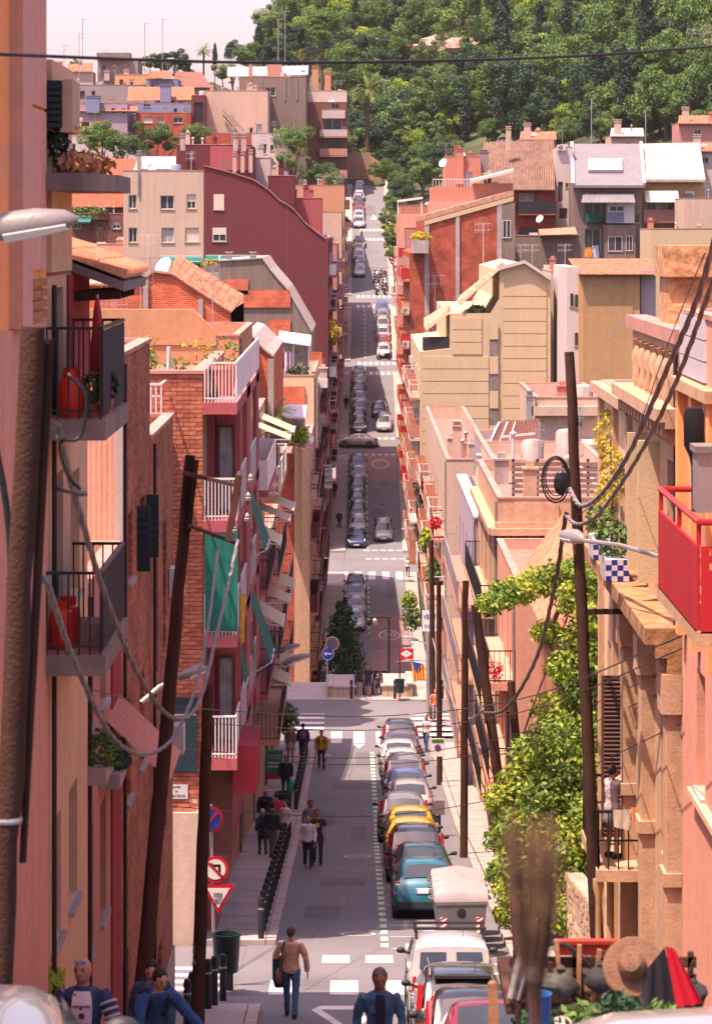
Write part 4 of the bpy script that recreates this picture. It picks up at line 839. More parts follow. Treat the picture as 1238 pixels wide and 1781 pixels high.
# top block with pink and red storeys beside the street end
rt, F, S = bld('apartment_building', 'red brown apartment building with stacked balconies at the top of the street', 'building', 530, 603, 455, 20, 178, w_bro, side='L', zb=0, par=.5,
    fops=[(562,208,594,228,'win'),(562,244,594,262,'win',M['brown']),(568,282,584,298,'curt'),(576,180,590,190,'win')])
b = MB(); b.box(PX(560,454.9),PX(600,454.9),454.7,455,PZ(206,455),PZ(192,455)); b.build('facade_panel', w_whi, rt)
for py in (230, 263, 300): balcony(rt, F, PX(556,455)-PX(530,455), PX(604,455)-PX(530,455), PZ(py+8,455), 1.1, 1.1, 'panel', w_whi if py < 240 else w_rose, w_rose)
rt, F, S = bld('white_house', 'white rooftop house with terrace rails at the top of the street', 'house', 532, 603, 458, 12, 158, w_whi, zb=8, par=.6, fops=[(576,180,589,192,'win',M['brown'])])
for (x, t) in ((548,118),(570,128)): chimney(rt, x, 160, t, 459, 1.0, w_och)
rt, F, S = bld('grey_building', 'weathered grey apartment building with rooftop greenhouse glazing', 'building', 416, 532, 440, 25, 134, w_dk, zb=0, par=.5, fops=[(461,152,479,167,'win')])
for x in (437, 455, 496, 516): b = MB(); b.box(PX(x,439.9)-.1,PX(x,439.9)+.1,439.9,440,PZ(175,440),PZ(135,440)); b.build('down_pipe', M['conc_dark'], rt)
g = MB(); a0, a1 = P(396,133,442), P(535,130,442); up = V((0,3.4,1.6)); g.q(a0, a1, a1+up, a0+up); gl = g.build('greenhouse_glazing', mat('pale_glazing',(.36,.40,.46),rough=.2,var=.15,sc=.8,bump=0,spec=.6), rt)
for i in range(16): 
    b = MB(); p = a0.lerp(a1, i/15); b.bar(p+V((0,0,.04)), p+up+V((0,0,.04)), .1); b.build('glazing_bar', M['white'], gl)
b = MB(); b.bar(a0+up*.5+V((0,0,.05)), a1+up*.5+V((0,0,.05)), .08); b.bar(a0, a1, .14); b.build('glazing_bar', M['white'], gl)
b = MB(); b.box(PX(465,441),PX(490,441),440.5,443,PZ(134,441),PZ(112,441)); b.build('stair_head', w_rose, rt); chimney(rt, 436, 134, 110, 441, .6, w_rose)
rt, F, S = bld('white_building', 'peeling white building with an outdoor metal stair below the grey block', 'building', 356, 466, 428, 12, 158, w_crm2, zb=-4, par=.5, fops=[(434,222,440,232,'win'),(446,216,456,234,'door',M['steel'])])
b = MB(); b.bar(P(388,200,427.5),P(412,228,427.5),.5,.15); b.bar(P(388,192,427.5),P(412,220,427.5),.08); b.bar(P(400,200,427.5),P(424,228,427.5),.08); b.build('metal_stair', M['iron'], rt)
rt, F, S = bld('brick_annexe', 'low dark red brick annexe under the peeling white building', 'annexe', 358, 438, 420, 7, 232, M['brickR'], zb=-6, par=.3)
rt, F, S = bld('pink_annexe', 'pale pink annexe with small windows left of the pine tree', 'annexe', 438, 500, 418, 8, 232, w_whi, zb=-6, par=.3, fops=[(452,250,464,268,'win'),(470,252,476,262,'win')])
# upper left cluster
CL = [  # name,label,cat, x0,x1,Y,dep,top,wall, fops
 ('blue_house','blue grey house with a clay tiled attic and long parapet on the hillside','house',222,334,425,12,180,w_blu,[(250,180,262,186,'win')]),
 ('red_brick_house','dark red brick house with pale windows under the blue parapet','house',236,332,421,3.5,196,M['brickR'],[(249,204,266,214,'shut'),(302,204,318,214,'win'),(274,204,286,214,'curt')]),
 ('lilac_house','lilac grey house with a tall chimney block at the far left','house',114,222,420,10,180,w_lil,[(128,184,136,196,'win')]),
 ('small_tiled_house','pale stucco house with a lean-to roof beside the hillside trees','house',112,180,400,8,212,w_crm2,[(120,222,126,232,'win'),(142,212,156,220,'door')]),
 ('maroon_house','maroon house with a recessed balcony at the hillside','house',333,357,424,8,166,w_mar,[(338,178,354,212,'door',M['iron'])]),
 ('grey_house','grey rendered house with roof railings on the skyline','house',170,240,450,10,104,w_gry,[]),
 ('white_low_house','low white house partly hidden by the hillside trees','house',112,240,395,5,236,w_whi,[(116,250,122,262,'win'),(126,250,132,262,'win')]),
 ('brown_roof_house','cream house with brown sheds on the skyline ridge','house',200,272,442,10,130,w_yel,[(248,146,252,156,'win')]),
 ('blue_attic_house','blue attic house with tiled roofs on the skyline','house',254,310,436,8,138,w_blu,[(276,150,288,156,'win')]),
 ('dark_roof_house','pale house with a broad dark hipped roof on the ridge','house',300,362,444,10,152,w_crm2,[]),
 ('long_grey_house','long low grey house with a wide flat overhang on the hillside','house',112,252,436,8,148,w_gry,[(140,158,148,172,'door'),(160,158,166,172,'door')]),
]
CR = {}
for n_, lb, ct, a, c, Y, dp, t, wm, fo in CL:
    if len(fo) < 2: fo = fo+[(a+8+18*i, t+8, a+15+18*i, t+18, ['win','half','curt','shut'][i % 4]) for i in range(int((c-a)/18)) if not any(abs(a+11+18*i-(f_[0]+f_[2])/2) < 16 for f_ in fo)]
    CR[n_], F, S = bld(n_, lb, ct, a, c, Y, dp, t, wm, fops=fo, zb=PZ(290,Y)-4, par=.5)
rt = CR['blue_house']; tiles(rt, P(222,176,426), P(340,174,426), P(224,152,432), P(338,152,432), 46, 8, M['tile']); chimney(rt, 288, 178, 150, 425.5, 1.6, w_blu)
rt = CR['lilac_house']; tiles(rt, P(112,194,419.6), P(240,194,419.6), P(116,186,422), P(240,186,422), 44, 4, M['tile']); chimney(rt, 162, 196, 170, 419, 1.9, w_blu)
rt = CR['grey_house']; b = MB(); b.box(PX(169,449),PX(227,449),448.5,452,PZ(104,449),PZ(92,449)); b.build('roof_tank', M['conc_dark'], rt)
b = MB(); b.box(PX(118,447),PX(162,447),447.4,452,PZ(152,447),PZ(124,447)-.05); b.build('attic_wall', w_crm2, rt)
tiles(rt, P(118,124,447), P(162,124,447), P(118,110,452), P(162,110,452), 18, 5, M['tile'])
for (x, t) in ((104,110),(220,124),(186,125)): chimney(rt, x, 140, t, 448, .8, w_crm2)
rt = CR['blue_attic_house']; tiles(rt, P(256,136,435), P(300,136,435), P(262,124,440), P(298,124,440), 20, 5, M['tile'])
rt = CR['dark_roof_house']; b = MB(); a_, b_, c_, d_ = P(298,152,443), P(368,152,443), P(352,126,450), P(306,124,450); b.q(a_,b_,c_,d_); b.q(b_, P(368,152,455), c_, c_); b.build('hipped_roof', w_bro, rt)
for (px, top, Yp) in ((144,32,448),(252,40,446),(283,32,446),(138,58,445),(112,78,440),(496,18,470),(484,32,470)): 
    r_ = thing('roof_mast', 'thin rooftop aerial mast, %s' % {144:'tallest of the left pair on the skyline',252:'left one of two beside the dark firs',283:'right one of two beside the dark firs',138:'shorter of the left pair on the skyline',112:'next to the orange building edge',496:'right one of two among the ridge trees',484:'left one of two among the ridge trees'}[px], 'aerial', P(px, 140, Yp))
    b = MB(); b.tube([P(px,260,Yp),P(px,top,Yp)], .06, 5); b.bar(P(px-1,top+2,Yp),P(px+9,top+1,Yp),.07); b.bar(P(px,top+8,Yp),P(px+6,top+8,Yp),.05); b.build('mast', M['steel'], r_)
# retaining wall at the street end
b = MB(); b.box(-12, 2.4, 474.5, 476, 4, 12.8); b.hexa([(2.4,474.5,4),(5.5,472,4),(5.5,473.5,4),(2.4,476,4),(2.4,474.5,12.3),(5.5,472,10),(5.5,473.5,10),(2.4,476,12.3)]); tag(b.build('retaining_wall', wallm('sandstone','#b88c70',.7,.2)), 'sand coloured retaining wall closing the top of the street', 'wall')
b = MB(); b.box(4.35, 4.7, 386.5, 470, -12, 0); 
w_ = MB()
for a, c in zip(range(387,470,4), range(391,474,4)):
    w_.hexa([(4.75,a,prof(a)-.5),(5.1,a,prof(a)-.5),(5.1,c,prof(c)-.5),(4.75,c,prof(c)-.5),(4.75,a,prof(a)+1.1),(5.1,a,prof(a)+1.1),(5.1,c,prof(c)+1.1),(4.75,c,prof(c)+1.1)])
tag(w_.build('garden_wall', w_crm2), 'pale garden wall below the hedge on the right of the far street', 'wall')

# ---------------------------------------------------------------- right side beyond the crossing
rt, F, S = bld('white_terrace_building', 'pale building with a long pink coping on its street edge past the crossing', 'building', 775, 862, 154, 46, 800, w_crm2, x0=4.85, side='R', zb=-33, par=.8,
    sops=rows([156+4.4*i for i in range(10)], [-16.6,-19.6,-22.6], 1.3, 1.9))
facade_balconies(rt, S, [155,163,171,179,187,194], [-16.7,-19.7,-22.7], 6, .7, [('bars',M['iron']),('bars',M['wrail']),('panel',w_ter)], [w_ter, w_pe])
chimney(rt, 795, 800, 742, 160, .5, w_crm2)
for (x, z) in ((160,'leaf_m'),(176,'leaf_l')): leafclump((4.3,x,-19.0), (.4,.8,.8), 260, .2, M[z], 'balcony_plant', rt)
leafclump((4.3,156.2,-15.9), (.35,.5,.35), 260, .12, M['flower_r'], 'red_geraniums', rt)
# beige panelled pair, every panel a piece
def panel_wall(rt, poly_rows, Y, wm, hj):
    for (a, c, t, bt) in poly_rows:
        z = PZ(t, Y); zb_ = PZ(bt, Y); n = int(round((z-zb_)/hj))
        for i in range(n): b = MB(); b.box(PX(a,Y)+.02, PX(c,Y)-.02, Y-.07, Y-.005, z-(i+1)*hj+.03, z-i*hj-.03); b.build('wall_panel', wm, rt)
Y = 215; rt, F = polyb('beige_building', 'beige building clad in broad horizontal panels with a stepped roofline', 'building', [(730,860),(730,612),(782,606),(782,545),(853,545),(868,520),(868,470),(912,458),(957,488),(957,860)], Y, 36, w_bei, None, zb=-33)
panel_wall(rt, [(734,850,620,860),(786,838,552,618),(874,950,494,850)], Y, w_bei, .93)
b = MB(); b.box(PX(851,214.8),PX(866,214.8),214.85,214.99,PZ(860,215),PZ(580,215)); b.build('light_shaft', M['conc_dark'], rt)
for y in (560,620,680,740,800): b = MB(); b.box(PX(851,214.7),PX(866,214.7),214.8,214.9,PZ(y+30,215),PZ(y,215)); b.build('shaft_panel', w_bei, rt)
for (p0, p1) in (((868,470),(912,458)),((912,458),(957,488))): b = MB(); b.hexa([P(*p0,214.6),P(*p1,214.6),P(*p1,225),P(*p0,225)]+[q+V((0,0,.25)) for q in (P(*p0,214.6),P(*p1,214.6),P(*p1,225),P(*p0,225))]); b.build('coping', w_whi, rt)
tiles(rt, P(800,532,214.8), P(806,520,226), P(868,470,214.8), P(878,462,226), 12, 9, M['tile2'])
tiles(rt, P(742,575,215.2), P(742,560,224), P(782,546,215.2), P(782,535,224), 10, 6, M['tile2'])
S = Pl((PX(730,215),0,0),(0,1,0),(-1,0,0)); zs = [-12.6,-15.7,-18.8,-21.9,-25]
facade_balconies(rt, S, [216,224,232,240], zs, 6.4, .75, [('bars',M['wrail']),('panel',w_ter),('panel',w_rose)], [w_ter, w_whi])
for y in (217.5,225.5,233.5,241.5):
    for z in zs: win(rt, S, y, y+1.5, z, z+2, 'win', M['white'], dep=-.01)
for y, z in ((220,-14.2),(229,-17.3),(238,-11)): acunit(rt, S, y, z)
b = MB(); b.box(PX(736,216),PX(783,216),215.5,219,PZ(612,216),PZ(588,216)); b.build('roof_tank_screen', M['iron'], rt)
antenna(rt, 822, 560, 520, 216, 1.0, M['wrail']); leafclump(P(828,540,216), (.7,.4,.35), 80, .3, M['leaf_m'], 'roof_plant', rt)
# brick gable
Y = 264.2; rt, F = polyb('brick_building', 'red brick gable building with pale concrete piers and a sloping tiled edge', 'building', [(712,700),(712,440),(738,432),(738,383),(893,340),(893,560),(893,700)], Y, 38, M['brickR'], (3,4,M['tile2']), zb=-33, ct=.5)
for (a, c, t) in ((738,746,388),(792,799,372),(864,872,352)): b = MB(); b.box(PX(a,Y),PX(c,Y),Y-.12,Y-.005,PZ(640,Y),PZ(t,Y)); b.build('pier', M['concrete'], rt)
b = MB(); b.box(PX(872,Y),PX(895,Y),Y-.1,Y-.004,PZ(620,Y),PZ(350,Y)); b.build('rendered_strip', w_dk, rt); win(rt, F, PX(873,Y), PX(888,Y), PZ(414,Y), PZ(383,Y), 'win', dep=-.12)
b = MB(); b.hexa([P(738,392,Y-.15),P(893,349,Y-.15),P(893,349,Y-.004),P(738,392,Y-.004),P(738,384,Y-.15),P(893,341,Y-.15),P(893,341,Y-.004),P(738,384,Y-.004)]); b.build('verge', w_bei, rt)
antenna(rt, 840, 500, 388, 263, 1.1, M['wrail']); antenna(rt, 756, 560, 478, 261, 1.4)
b = MB(); b.box(PX(716,263),PX(744,263),260.5,264.1,PZ(440,263),PZ(418,263)); b.build('terrace_box', M['concrete'], rt); leafclump(P(732,412,262), (1.0,.6,.5), 200, .2, M['leaf_y'], 'terrace_plant', rt)
S = Pl((PX(712,Y),0,0),(0,1,0),(-1,0,0)); zs = [-4.6,-7.7,-10.8,-13.9,-17,-20.1,-23.2]
facade_balconies(rt, S, [264.4,273,282,291], zs, 6.8, .7, [('panel',M['red']),('panel',w_och)], [w_ter, w_och])
for y in (266,274.5,283.5,292.5):
    for z in zs: win(rt, S, y, y+1.5, z, z+2, 'win', M['white'], dep=-.01)
for k, z in enumerate(zs[1:6]): acunit(rt, Pl((PX(712,Y)-.72,Y,0),(1,0,0),(0,-1,0)), .06, z+.1, .62, .5)
# row further up right
for k, (ya, yb, zt, wm, lb) in enumerate(((312,344,0.2,w_rose,'rose coloured terrace house behind the red brick gable'),(350.5,379.5,3.0,w_ter,'terracotta apartment house near the hedge on the far right'))):
    xr = RF(ya); r_, F, S = bld('apartment_house', lb, 'building', 0, 0, ya, yb-ya, 0, wm, x0=xr, x1=xr+9, zt=zt, side='R', zb=prof(ya)-2, par=.8)
    zs = [zt-3.2-3*i for i in range(5)]; facade_balconies(r_, S, [ya+.5+8*i for i in range(int((yb-ya)/8))], zs, 6.6, .7, [('panel',M['red']),('bars',M['wrail'])], [wm])
    for i in range(int((yb-ya)/4)):
        for z in zs: win(r_, S, ya+1.2+4*i, ya+2.4+4*i, z, z+1.9, 'win', M['white'], dep=-.01)
rt, F, S = bld('terracotta_house', 'terracotta rooftop house with a grey door and railed terrace above the brick gable', 'house', 775, 836, 330, 12, 272, w_ter, zb=-10, par=.4, fops=[(808,299,821,325,'door',M['steel'])]); chimney(rt, 799, 320, 262, 329.6, .9, w_ter); chimney(rt, 794, 272, 258, 331, .6, w_ter); dish(rt, 771, 284, 329, .55); antenna(rt, 776, 300, 248, 331, 1.4)
b = MB(); b.box(PX(748,327),PX(842,327),324,329.9,-12,PZ(326,327)); o = b.build('terrace', w_ter, rt); r = MB(); T = PZ(312,325); r.bar((PX(752,325),324.2,T),(PX(838,325),324.2,T),.08); [r.bar((PX(752,325)+.35*i,324.2,PZ(326,325)),(PX(752,325)+.35*i,324.2,T),.05) for i in range(17)]; r.build('railing', M['wrail'], o)
b = MB(); b.box(PX(690,322),PX(745,322),320.5,326,-14,PZ(372,322)); b.box(PX(745,322),PX(830,322),322,326,-14,PZ(350,322)); b.build('lower_block', w_pe, rt)
b = MB(); b.hexa([P(690,352,320.4),P(735,346,320.4),P(735,346,325),P(690,352,325)]+[q+V((0,0,.25)) for q in (P(690,352,320.4),P(735,346,320.4),P(735,346,325),P(690,352,325))]); [b.bar(P(x,372,320.6),P(x,350,320.6),.15) for x in (692,733)]; b.build('pergola', M['wrail'], rt)
rt, F, S = bld('lean_to_house', 'grey stair house with a white sloping roof sheet beside the brick gable', 'house', 826, 892, 302, 8, 320, w_ter, zb=-15, par=.2); b = MB(); b.hexa([P(818,318,300.8),P(892,300,300.8),P(892,298,308),P(818,316,308)]+[q+V((0,0,.3)) for q in (P(818,318,300.8),P(892,300,300.8),P(892,298,308),P(818,316,308))]); b.build('roof_sheet', M['white'], rt)
rt, F, S = bld('corrugated_house', 'house under a big weathered corrugated roof with a black balcony screen', 'house', 838, 966, 335, 16, 330, M['brickR'], zb=-20, par=.2, fops=[(902,336,928,350,'curt'),(902,395,936,416,'win',M['red'])])
corrug(rt, 'corrugated_roof', P(842,330,333.5), P(964,330,333.5), P(838,247,346), P(962,243,346), 40, .12, mat('rusty_corrugated', (.30,.195,.15), var=.4, sc=.6, streak=.6)); balcony(rt, F, PX(900,335)-PX(838,335), PX(966,335)-PX(838,335), PZ(372,335), 1.2, 1.4, 'panel', M['iron'], M['brickR']); dish(rt, 939, 381, 333, .5)
chimney(rt, 841, 300, 265, 333.4, 1.1, w_gry); chimney(rt, 884, 262, 224, 340, .6, w_crm2)
ln = thing('laundry_line', 'lilac washing hung on the roof above the corrugated house', 'laundry', P(865,255,347)); b = MB(); b.bar(P(862,243,347),P(892,243,347),.05); b.build('line', M['steel'], ln)
for k, x in enumerate((863,869,875,881,886)): cloth(ln, [P(x,243,347),P(x+5,243,347),P(x+5,253,347),P(x,254,347)], [mat('lilac_cloth',(.35,.30,.55),rough=.9), mat('pink_cloth',(.62,.32,.40),rough=.9)][k % 2], 'garment', 4, .06)
rt, F, S = bld('white_shaft_house', 'narrow white house between the corrugated and the grey roofs', 'house', 966, 996, 337, 12, 256, w_whi, zb=-20, par=.3, fops=[(970,316,978,350,'door'),(983,318,988,326,'win'),(972,362,986,380,'door')]); acunit(rt, F, .15, PZ(262,337), 1.0, .7)
rt, F, S = bld('grey_building', 'grey roofed building with glazed back galleries and laundry', 'building', 996, 1116, 330, 14, 318, w_dk, zb=-22, par=.1, fops=[(1016,352,1046,388,'win'),(1058,410,1082,436,'curt'),(1086,410,1100,434,'win'),(1016,398,1044,440,'win'),(1102,372,1112,388,'win')])
rf = MB(); q0, q1, q2, q3 = P(996,322,329), P(1120,322,329), P(1114,250,343), P(994,250,343); rf.hexa([q0-V((0,0,.3)),q1-V((0,0,.3)),q2-V((0,0,.3)),q3-V((0,0,.3)),q0,q1,q2,q3]); ro = rf.build('pitched_roof', mat('grey_roofing',(.17,.155,.175),var=.15,sc=.6,streak=.6), rt)
b = MB(); a0 = q0.lerp(q3,.28).lerp(q1.lerp(q2,.28),.22); a1 = q0.lerp(q3,.28).lerp(q1.lerp(q2,.28),.70); b0 = q0.lerp(q3,.55).lerp(q1.lerp(q2,.55),.22); b1 = q0.lerp(q3,.55).lerp(q1.lerp(q2,.55),.70)
b.hexa([a0,a1,b1,b0]+[p+V((0,-.2,.4)) for p in (a0,a1,b1,b0)]); b.build('skylight', w_whi, ro)
b = MB(); b.bar(q0+V((0,0,.1)),q3+V((0,0,.1)),.35); b.bar(q1+V((0,0,.1)),q2+V((0,0,.1)),.35); b.build('verge', M['white'], ro)
b = MB(); b.box(PX(1054,329),PX(1100,329),327.4,330,PZ(388,329),PZ(348,329)); o = b.build('gallery_bay', M['white'], rt); win(rt, Pl((0,327.4,0),(1,0,0),(0,-1,0)), PX(1058,328), PX(1084,328), PZ(368,328), PZ(358,328), 'win', dep=-.01)
corrug(rt, 'gallery_grille', P(1056,386,327.3), P(1084,386,327.3), P(1056,370,327.3), P(1084,370,327.3), 12, .03, w_blu)
corrug(rt, 'gallery_roof', P(1010,352,326.5), P(1104,352,326.5), P(1014,334,330), P(1100,334,330), 22, .08, M['steel'])
b = MB(); b.box(PX(1018,329.5),PX(1048,329.5),329.3,329.9,PZ(386,329.5),PZ(372,329.5)); b.build('green_panel', M['greenp'], rt); b = MB(); b.box(PX(1050,328),PX(1104,328),327.6,329.9,PZ(450,328),PZ(391,328)); b.build('lower_bay', w_dk, rt)
win(rt, Pl((0,327.6,0),(1,0,0),(0,-1,0)), PX(1056,328), PX(1081,328), PZ(437,328), PZ(411,328), 'win', dep=-.01); win(rt, Pl((0,327.6,0),(1,0,0),(0,-1,0)), PX(1087,328), PX(1099,328), PZ(436,328), PZ(410,328), 'win', dep=-.01)
ln = thing('laundry_line', 'yellow and pale blue washing on the grey building gallery', 'laundry', P(1020,450,328)); b = MB(); b.bar(P(1012,430,328),P(1042,430,328),.05); b.build('line', M['steel'], ln)
cloth(ln, [P(1016,430,328),P(1029,430,328),P(1029,447,328),P(1016,447,328)], mat('mustard_cloth',(.62,.27,.04),rough=.9), 'garment', 4, .05); cloth(ln, [P(1030,428,328),P(1040,426,328),P(1041,448,328),P(1032,448,328)], mat('pale_blue_cloth',(.45,.5,.66),rough=.9), 'garment', 4, .05)
rt, F, S = bld('yellow_building', 'yellow building with a striped awning under a broad white roof', 'building', 1116, 1224, 332, 14, 310, w_yel, zb=-22, par=.1, fops=[(1124,352,1140,366,'win'),(1148,352,1172,366,'win')])
rf = MB(); q0, q1, q2, q3 = P(1118,312,331), P(1226,312,331), P(1216,248,345), P(1112,250,345); rf.hexa([q0-V((0,0,.3)),q1-V((0,0,.3)),q2-V((0,0,.3)),q3-V((0,0,.3)),q0,q1,q2,q3]); ro = rf.build('pitched_roof', mat('white_roofing',(.36,.30,.27),var=.25,sc=.5,streak=.6), rt)
for k in range(14): b = MB(); x = 1120+58*k/14; awn_ = MB(); p0, p1 = P(x,332,331), P(x+58/14,332,331); awn_.q(p0,p1,p1+V((0,-1.6,-1.3)),p0+V((0,-1.6,-1.3))); awn_.build('awning_stripe', M['white'] if k % 2 else mat('pale_green_stripe',(.45,.55,.36),rough=.8), rt)
balcony(rt, F, 0, PX(1186,332)-PX(1116,332), PZ(386,332), 1.3, 1.4, 'panel', w_rose, w_rose); acunit(rt, F, PX(1190,332)-PX(1116,332), PZ(358,332), 1.1, 1.7)
rt, F, S = bld('beige_low_building', 'beige flat building in front of the yellow one', 'building', 1132, 1245, 300, 12, 398, w_bei, zb=-25, par=.6)
rt, F, S = bld('far_pink_house', 'pale pink gabled house at the right edge', 'house', 1190, 1260, 318, 10, 345, w_crm2, zb=-25, par=.3)
for k, (a, c, t, Y, lb) in enumerate(((905,966,242,352,'small terracotta gabled house below the trees'),(1062,1118,236,358,'white roofed attic house below the trees'),(1180,1245,214,360,'pale house with red tiled lean-to at the right skyline'),(1200,1250,262,345,'white house with red tiles at the right edge'))):
    r_, F, S = bld('hill_house', lb, 'house', a, c, Y, 8, t, [w_ter,w_crm2,w_rose,w_whi][k], zb=-10, par=.2, fops=[((a+c)/2-6,t+12,(a+c)/2+6,t+22,'win')]); x0_, x1_ = PX(a,Y), PX(c,Y)
    tiles(r_, P(a-2,t+2,Y-.5), P(c+2,t+2,Y-.5), P(a,t-12,Y+6), P(c,t-12,Y+6), 18, 4, M['white'] if k == 1 else M['tile'])
    chimney(r_, a+12, t, t-24, Y+1, .8, w_crm2)
for (px, pb, pt, lb) in ((1028,260,172,'tall thin aerial beside the dark cypress'),(1122,260,192,'thin aerial above the white roof')):
    r_ = thing('roof_mast', lb, 'aerial', P(px,pb,350)); b = MB(); b.tube([P(px,pb,350),P(px,pt,350)], .06, 5); b.bar(P(px-4,pt,350),P(px+10,pt-2,350),.06); b.bar(P(px,pt+8,350),P(px+7,pt+8,350),.05); b.build('mast', M['steel'], r_)
# low roofs in front of these
rt, F, S = bld('rubble_house', 'stained low house with small barred openings between brick gable and tiled house', 'house', 866, 1010, 290, 10, 410, w_dk, zb=-25, par=.4, fops=[(940,385,960,398,'door',M['black'])] if 0 else []); tiles(rt, P(938,410,289), P(1004,408,289), P(936,400,293), P(1000,396,293), 20, 4, M['tile2']); [antenna(rt, x, 460, 425, 288, 1.0, M['wrail']) for x in (905,925,982)]
rt, F, S = bld('orange_building', 'plain orange ribbed wall building under a clay barrel tiled roof', 'building', 1006, 1112, 205, 14, 477, w_yel, zb=-33, par=.05)
for i in range(24): b = MB(); x = 1012+(1100-1012)*i/24; b.box(PX(x,205),PX(x+3.2,205),204.93,204.995,PZ(690,205),PZ(482,205)); b.build('wall_board', w_yel, rt)
b = MB(); b.box(PX(984,206),PX(1006,206)-.01,205.4,219,-33,PZ(464,206)); b.build('white_side', w_whi, rt)
SW = Pl((0,205.4,0),(1,0,0),(0,-1,0)); [win(rt, SW, PX(x,206), PX(x+5,206), PZ(y+22,206), PZ(y,206), 'win', M['brown'], dep=-.01) for x, y in ((990,510),(998,512),(998,578))]
b = MB(); b.box(PX(1112,206)+.01,PX(1138,206),205.4,219,-33,PZ(470,206)); b.build('lilac_side', w_lil, rt)
tiles(rt, P(1006,478,204.4), P(1140,478,204.4), P(988,451,212), P(1136,451,212), 44, 9, M['tile'])
rt, F, S = bld('white_shaft', 'white rear wall shaft between beige and orange buildings', 'building', 957, 986, 226, 10, 472, w_crm2, zb=-33, par=.3, fops=[(972,560,982,580,'door'),(974,650,984,668,'win')])
corrug(rt, 'lean_to_sheet', P(958,642,221), P(984,646,221), P(962,588,225.9), P(976,590,225.9), 8, .05, w_lil)
# ---------------------------------------------------------------- near right row
rt, F, S = bld('salmon_building', 'salmon plastered building at the right edge behind the red balcony', 'building', 0, 0, 22, 21.2, 0, w_sal, x0=4.9, x1=13, zt=-1.25, zb=-15, side='R', par=.3,
    sops=[(39.6,40.7,-4.6,-2.9,'win'),(36.0,37.0,-4.6,-2.3,'door'),(40.4,41.4,-8.0,-6.3,'win'),(37.0,38.2,-8.0,-6.3,'win'),(39.4,40.6,-13.4,-11.0,'door',M['white']),(36.6,37.6,-12.4,-10.6,'win')])
wt = mat('white_glazed_tile', (.55,.52,.58), rough=.3, var=.06)
for i in range(6):
    for j in range(3): b = MB(); plbox(b, S, 40.2+i*.5+.01, 40.2+i*.5+.49, -2.15+j*.3+.01, -2.15+j*.3+.29, 0, .05); b.build('wall_tile', wt, rt)
for y in (38.9,40.9,42.6): b = MB(); plbox(b, S, y, y+.3, -6, -2.2, 0, .14); b.build('pilaster', w_or, rt)
b = MB(); plbox(b, S, 38.8, 43.1, -2.35, -2.18, 0, .2); b.build('cornice', w_sto, rt)
for z in (-8.15,): b = MB(); plbox(b, S, 36.8, 41.6, z, z+.10, 0, .12); b.build('sill_ledge', w_cr, rt)
def red_balcony():
    s = MB(); plbox(s, S, 32.9, 37.2, -4.78, -4.6, 0, 1.0); bo = s.build('balcony', w_sto, rt)
    for k in range(6): b = MB(); y = 32.95+k*.705; plbox(b, S, y, y+.69, -4.62, -3.62, .96, 1.0); b.build('front_panel', M['red'], bo)
    e = MB(); a, c = S.p(32.92,-4.62,0), S.p(32.92,-3.62,.96)
    FF = Pl((3.94,32.9,0),(1,0,0),(0,-1,0)); wallgrid(e, FF, 0, .96, -4.62, -3.62, [(.10+.2*i,.18+.2*i,-3.9+.17*j,-3.82+.17*j) for i in range(4) for j in range(2)], .03); e.build('side_panel', M['red'], bo)
    r = MB(); r.tube([S.p(32.95,-3.35,.02),S.p(32.95,-3.35,.97),S.p(37.15,-3.35,.97),S.p(37.15,-3.35,.02)], .04, 8); [r.bar(S.p(y,-3.62,.97),S.p(y,-3.35,.97),.05) for y in (33,35,37.1)]; r.build('handrail', M['red'], bo)
red_balcony()
t = thing('patio_heater_cover', 'black paddle shaped cover standing on the red balcony', 'cover', P(1206,890,35.5)); c = P(1206,890,35.5); b = MB()
prof_ = [(.03,0),(.035,.55),(.06,.68),(.125,.82),(.13,1.2),(.10,1.28),(.02,1.3)]
b.loft([[c+V((math.cos(2*math.pi*j/10)*r_, math.sin(2*math.pi*j/10)*r_*.4, z_)) for j in range(10)] for r_, z_ in prof_]); b.build('cover', M['black'], t, True)
t = thing('outdoor_cabinet', 'grey cabinet on the red balcony at the right edge', 'cabinet', P(1226,890,34.5)); b = MB(); q = P(1212,892,34.5); b.box(q.x,q.x+.5,34.5,35.0,q.z,q.z+.72); b.build('body', M['steel'], t); b = MB(); b.box(q.x-.03,q.x+.53,34.46,35.04,q.z+.72,q.z+.8); b.build('lid', M['conc_dark'], t)
# ornate stone house
rt, F, S = bld('stone_house', 'ornate weathered stone house with balustrade parapet and carved cornice', 'house', 0, 0, 43.3, 7.7, 0, w_sto, x0=4.9, x1=13, zt=-1.75, zb=-16, side='R', par=.4,
    sops=[(44.2,45.3,-5.4,-3.6,'win'),(48.4,49.6,-5.6,-3.7,'win',M['brown']),(45.2,46.3,-10.0,-7.4,'win'),(44.4,45.6,-14.5,-12,'door')])
b = MB(); plbox(b, S, 43.3, 51, -1.72, -1.5, -.25, .12); b.build('red_coping', w_rose, rt)
b = MB(); plbox(b, S, 43.3, 51, -2.9, -2.7, 0, .38); plbox(b, S, 43.3, 51, -3.0, -2.9, 0, .25); b.build('string_course', w_sto, rt)
for i in range(7): b = MB(); y = 43.9+i*.95; b.lathe([(.07,0),(.11,.1),(.05,.3),(.12,.5),(.05,.7),(.1,.8)], (4.86,y,-2.68), 10); b.build('baluster', w_sto, rt, True)
for i in range(14): b = MB(); y = 43.5+i*.52; b.hexa([(4.62,y,-3.12),(4.9,y,-3.35),(4.9,y+.22,-3.35),(4.62,y+.22,-3.12),(4.62,y,-3.0),(4.9,y,-3.0),(4.9,y+.22,-3.0),(4.62,y+.22,-3.0)]); b.build('corbel', w_sto, rt)
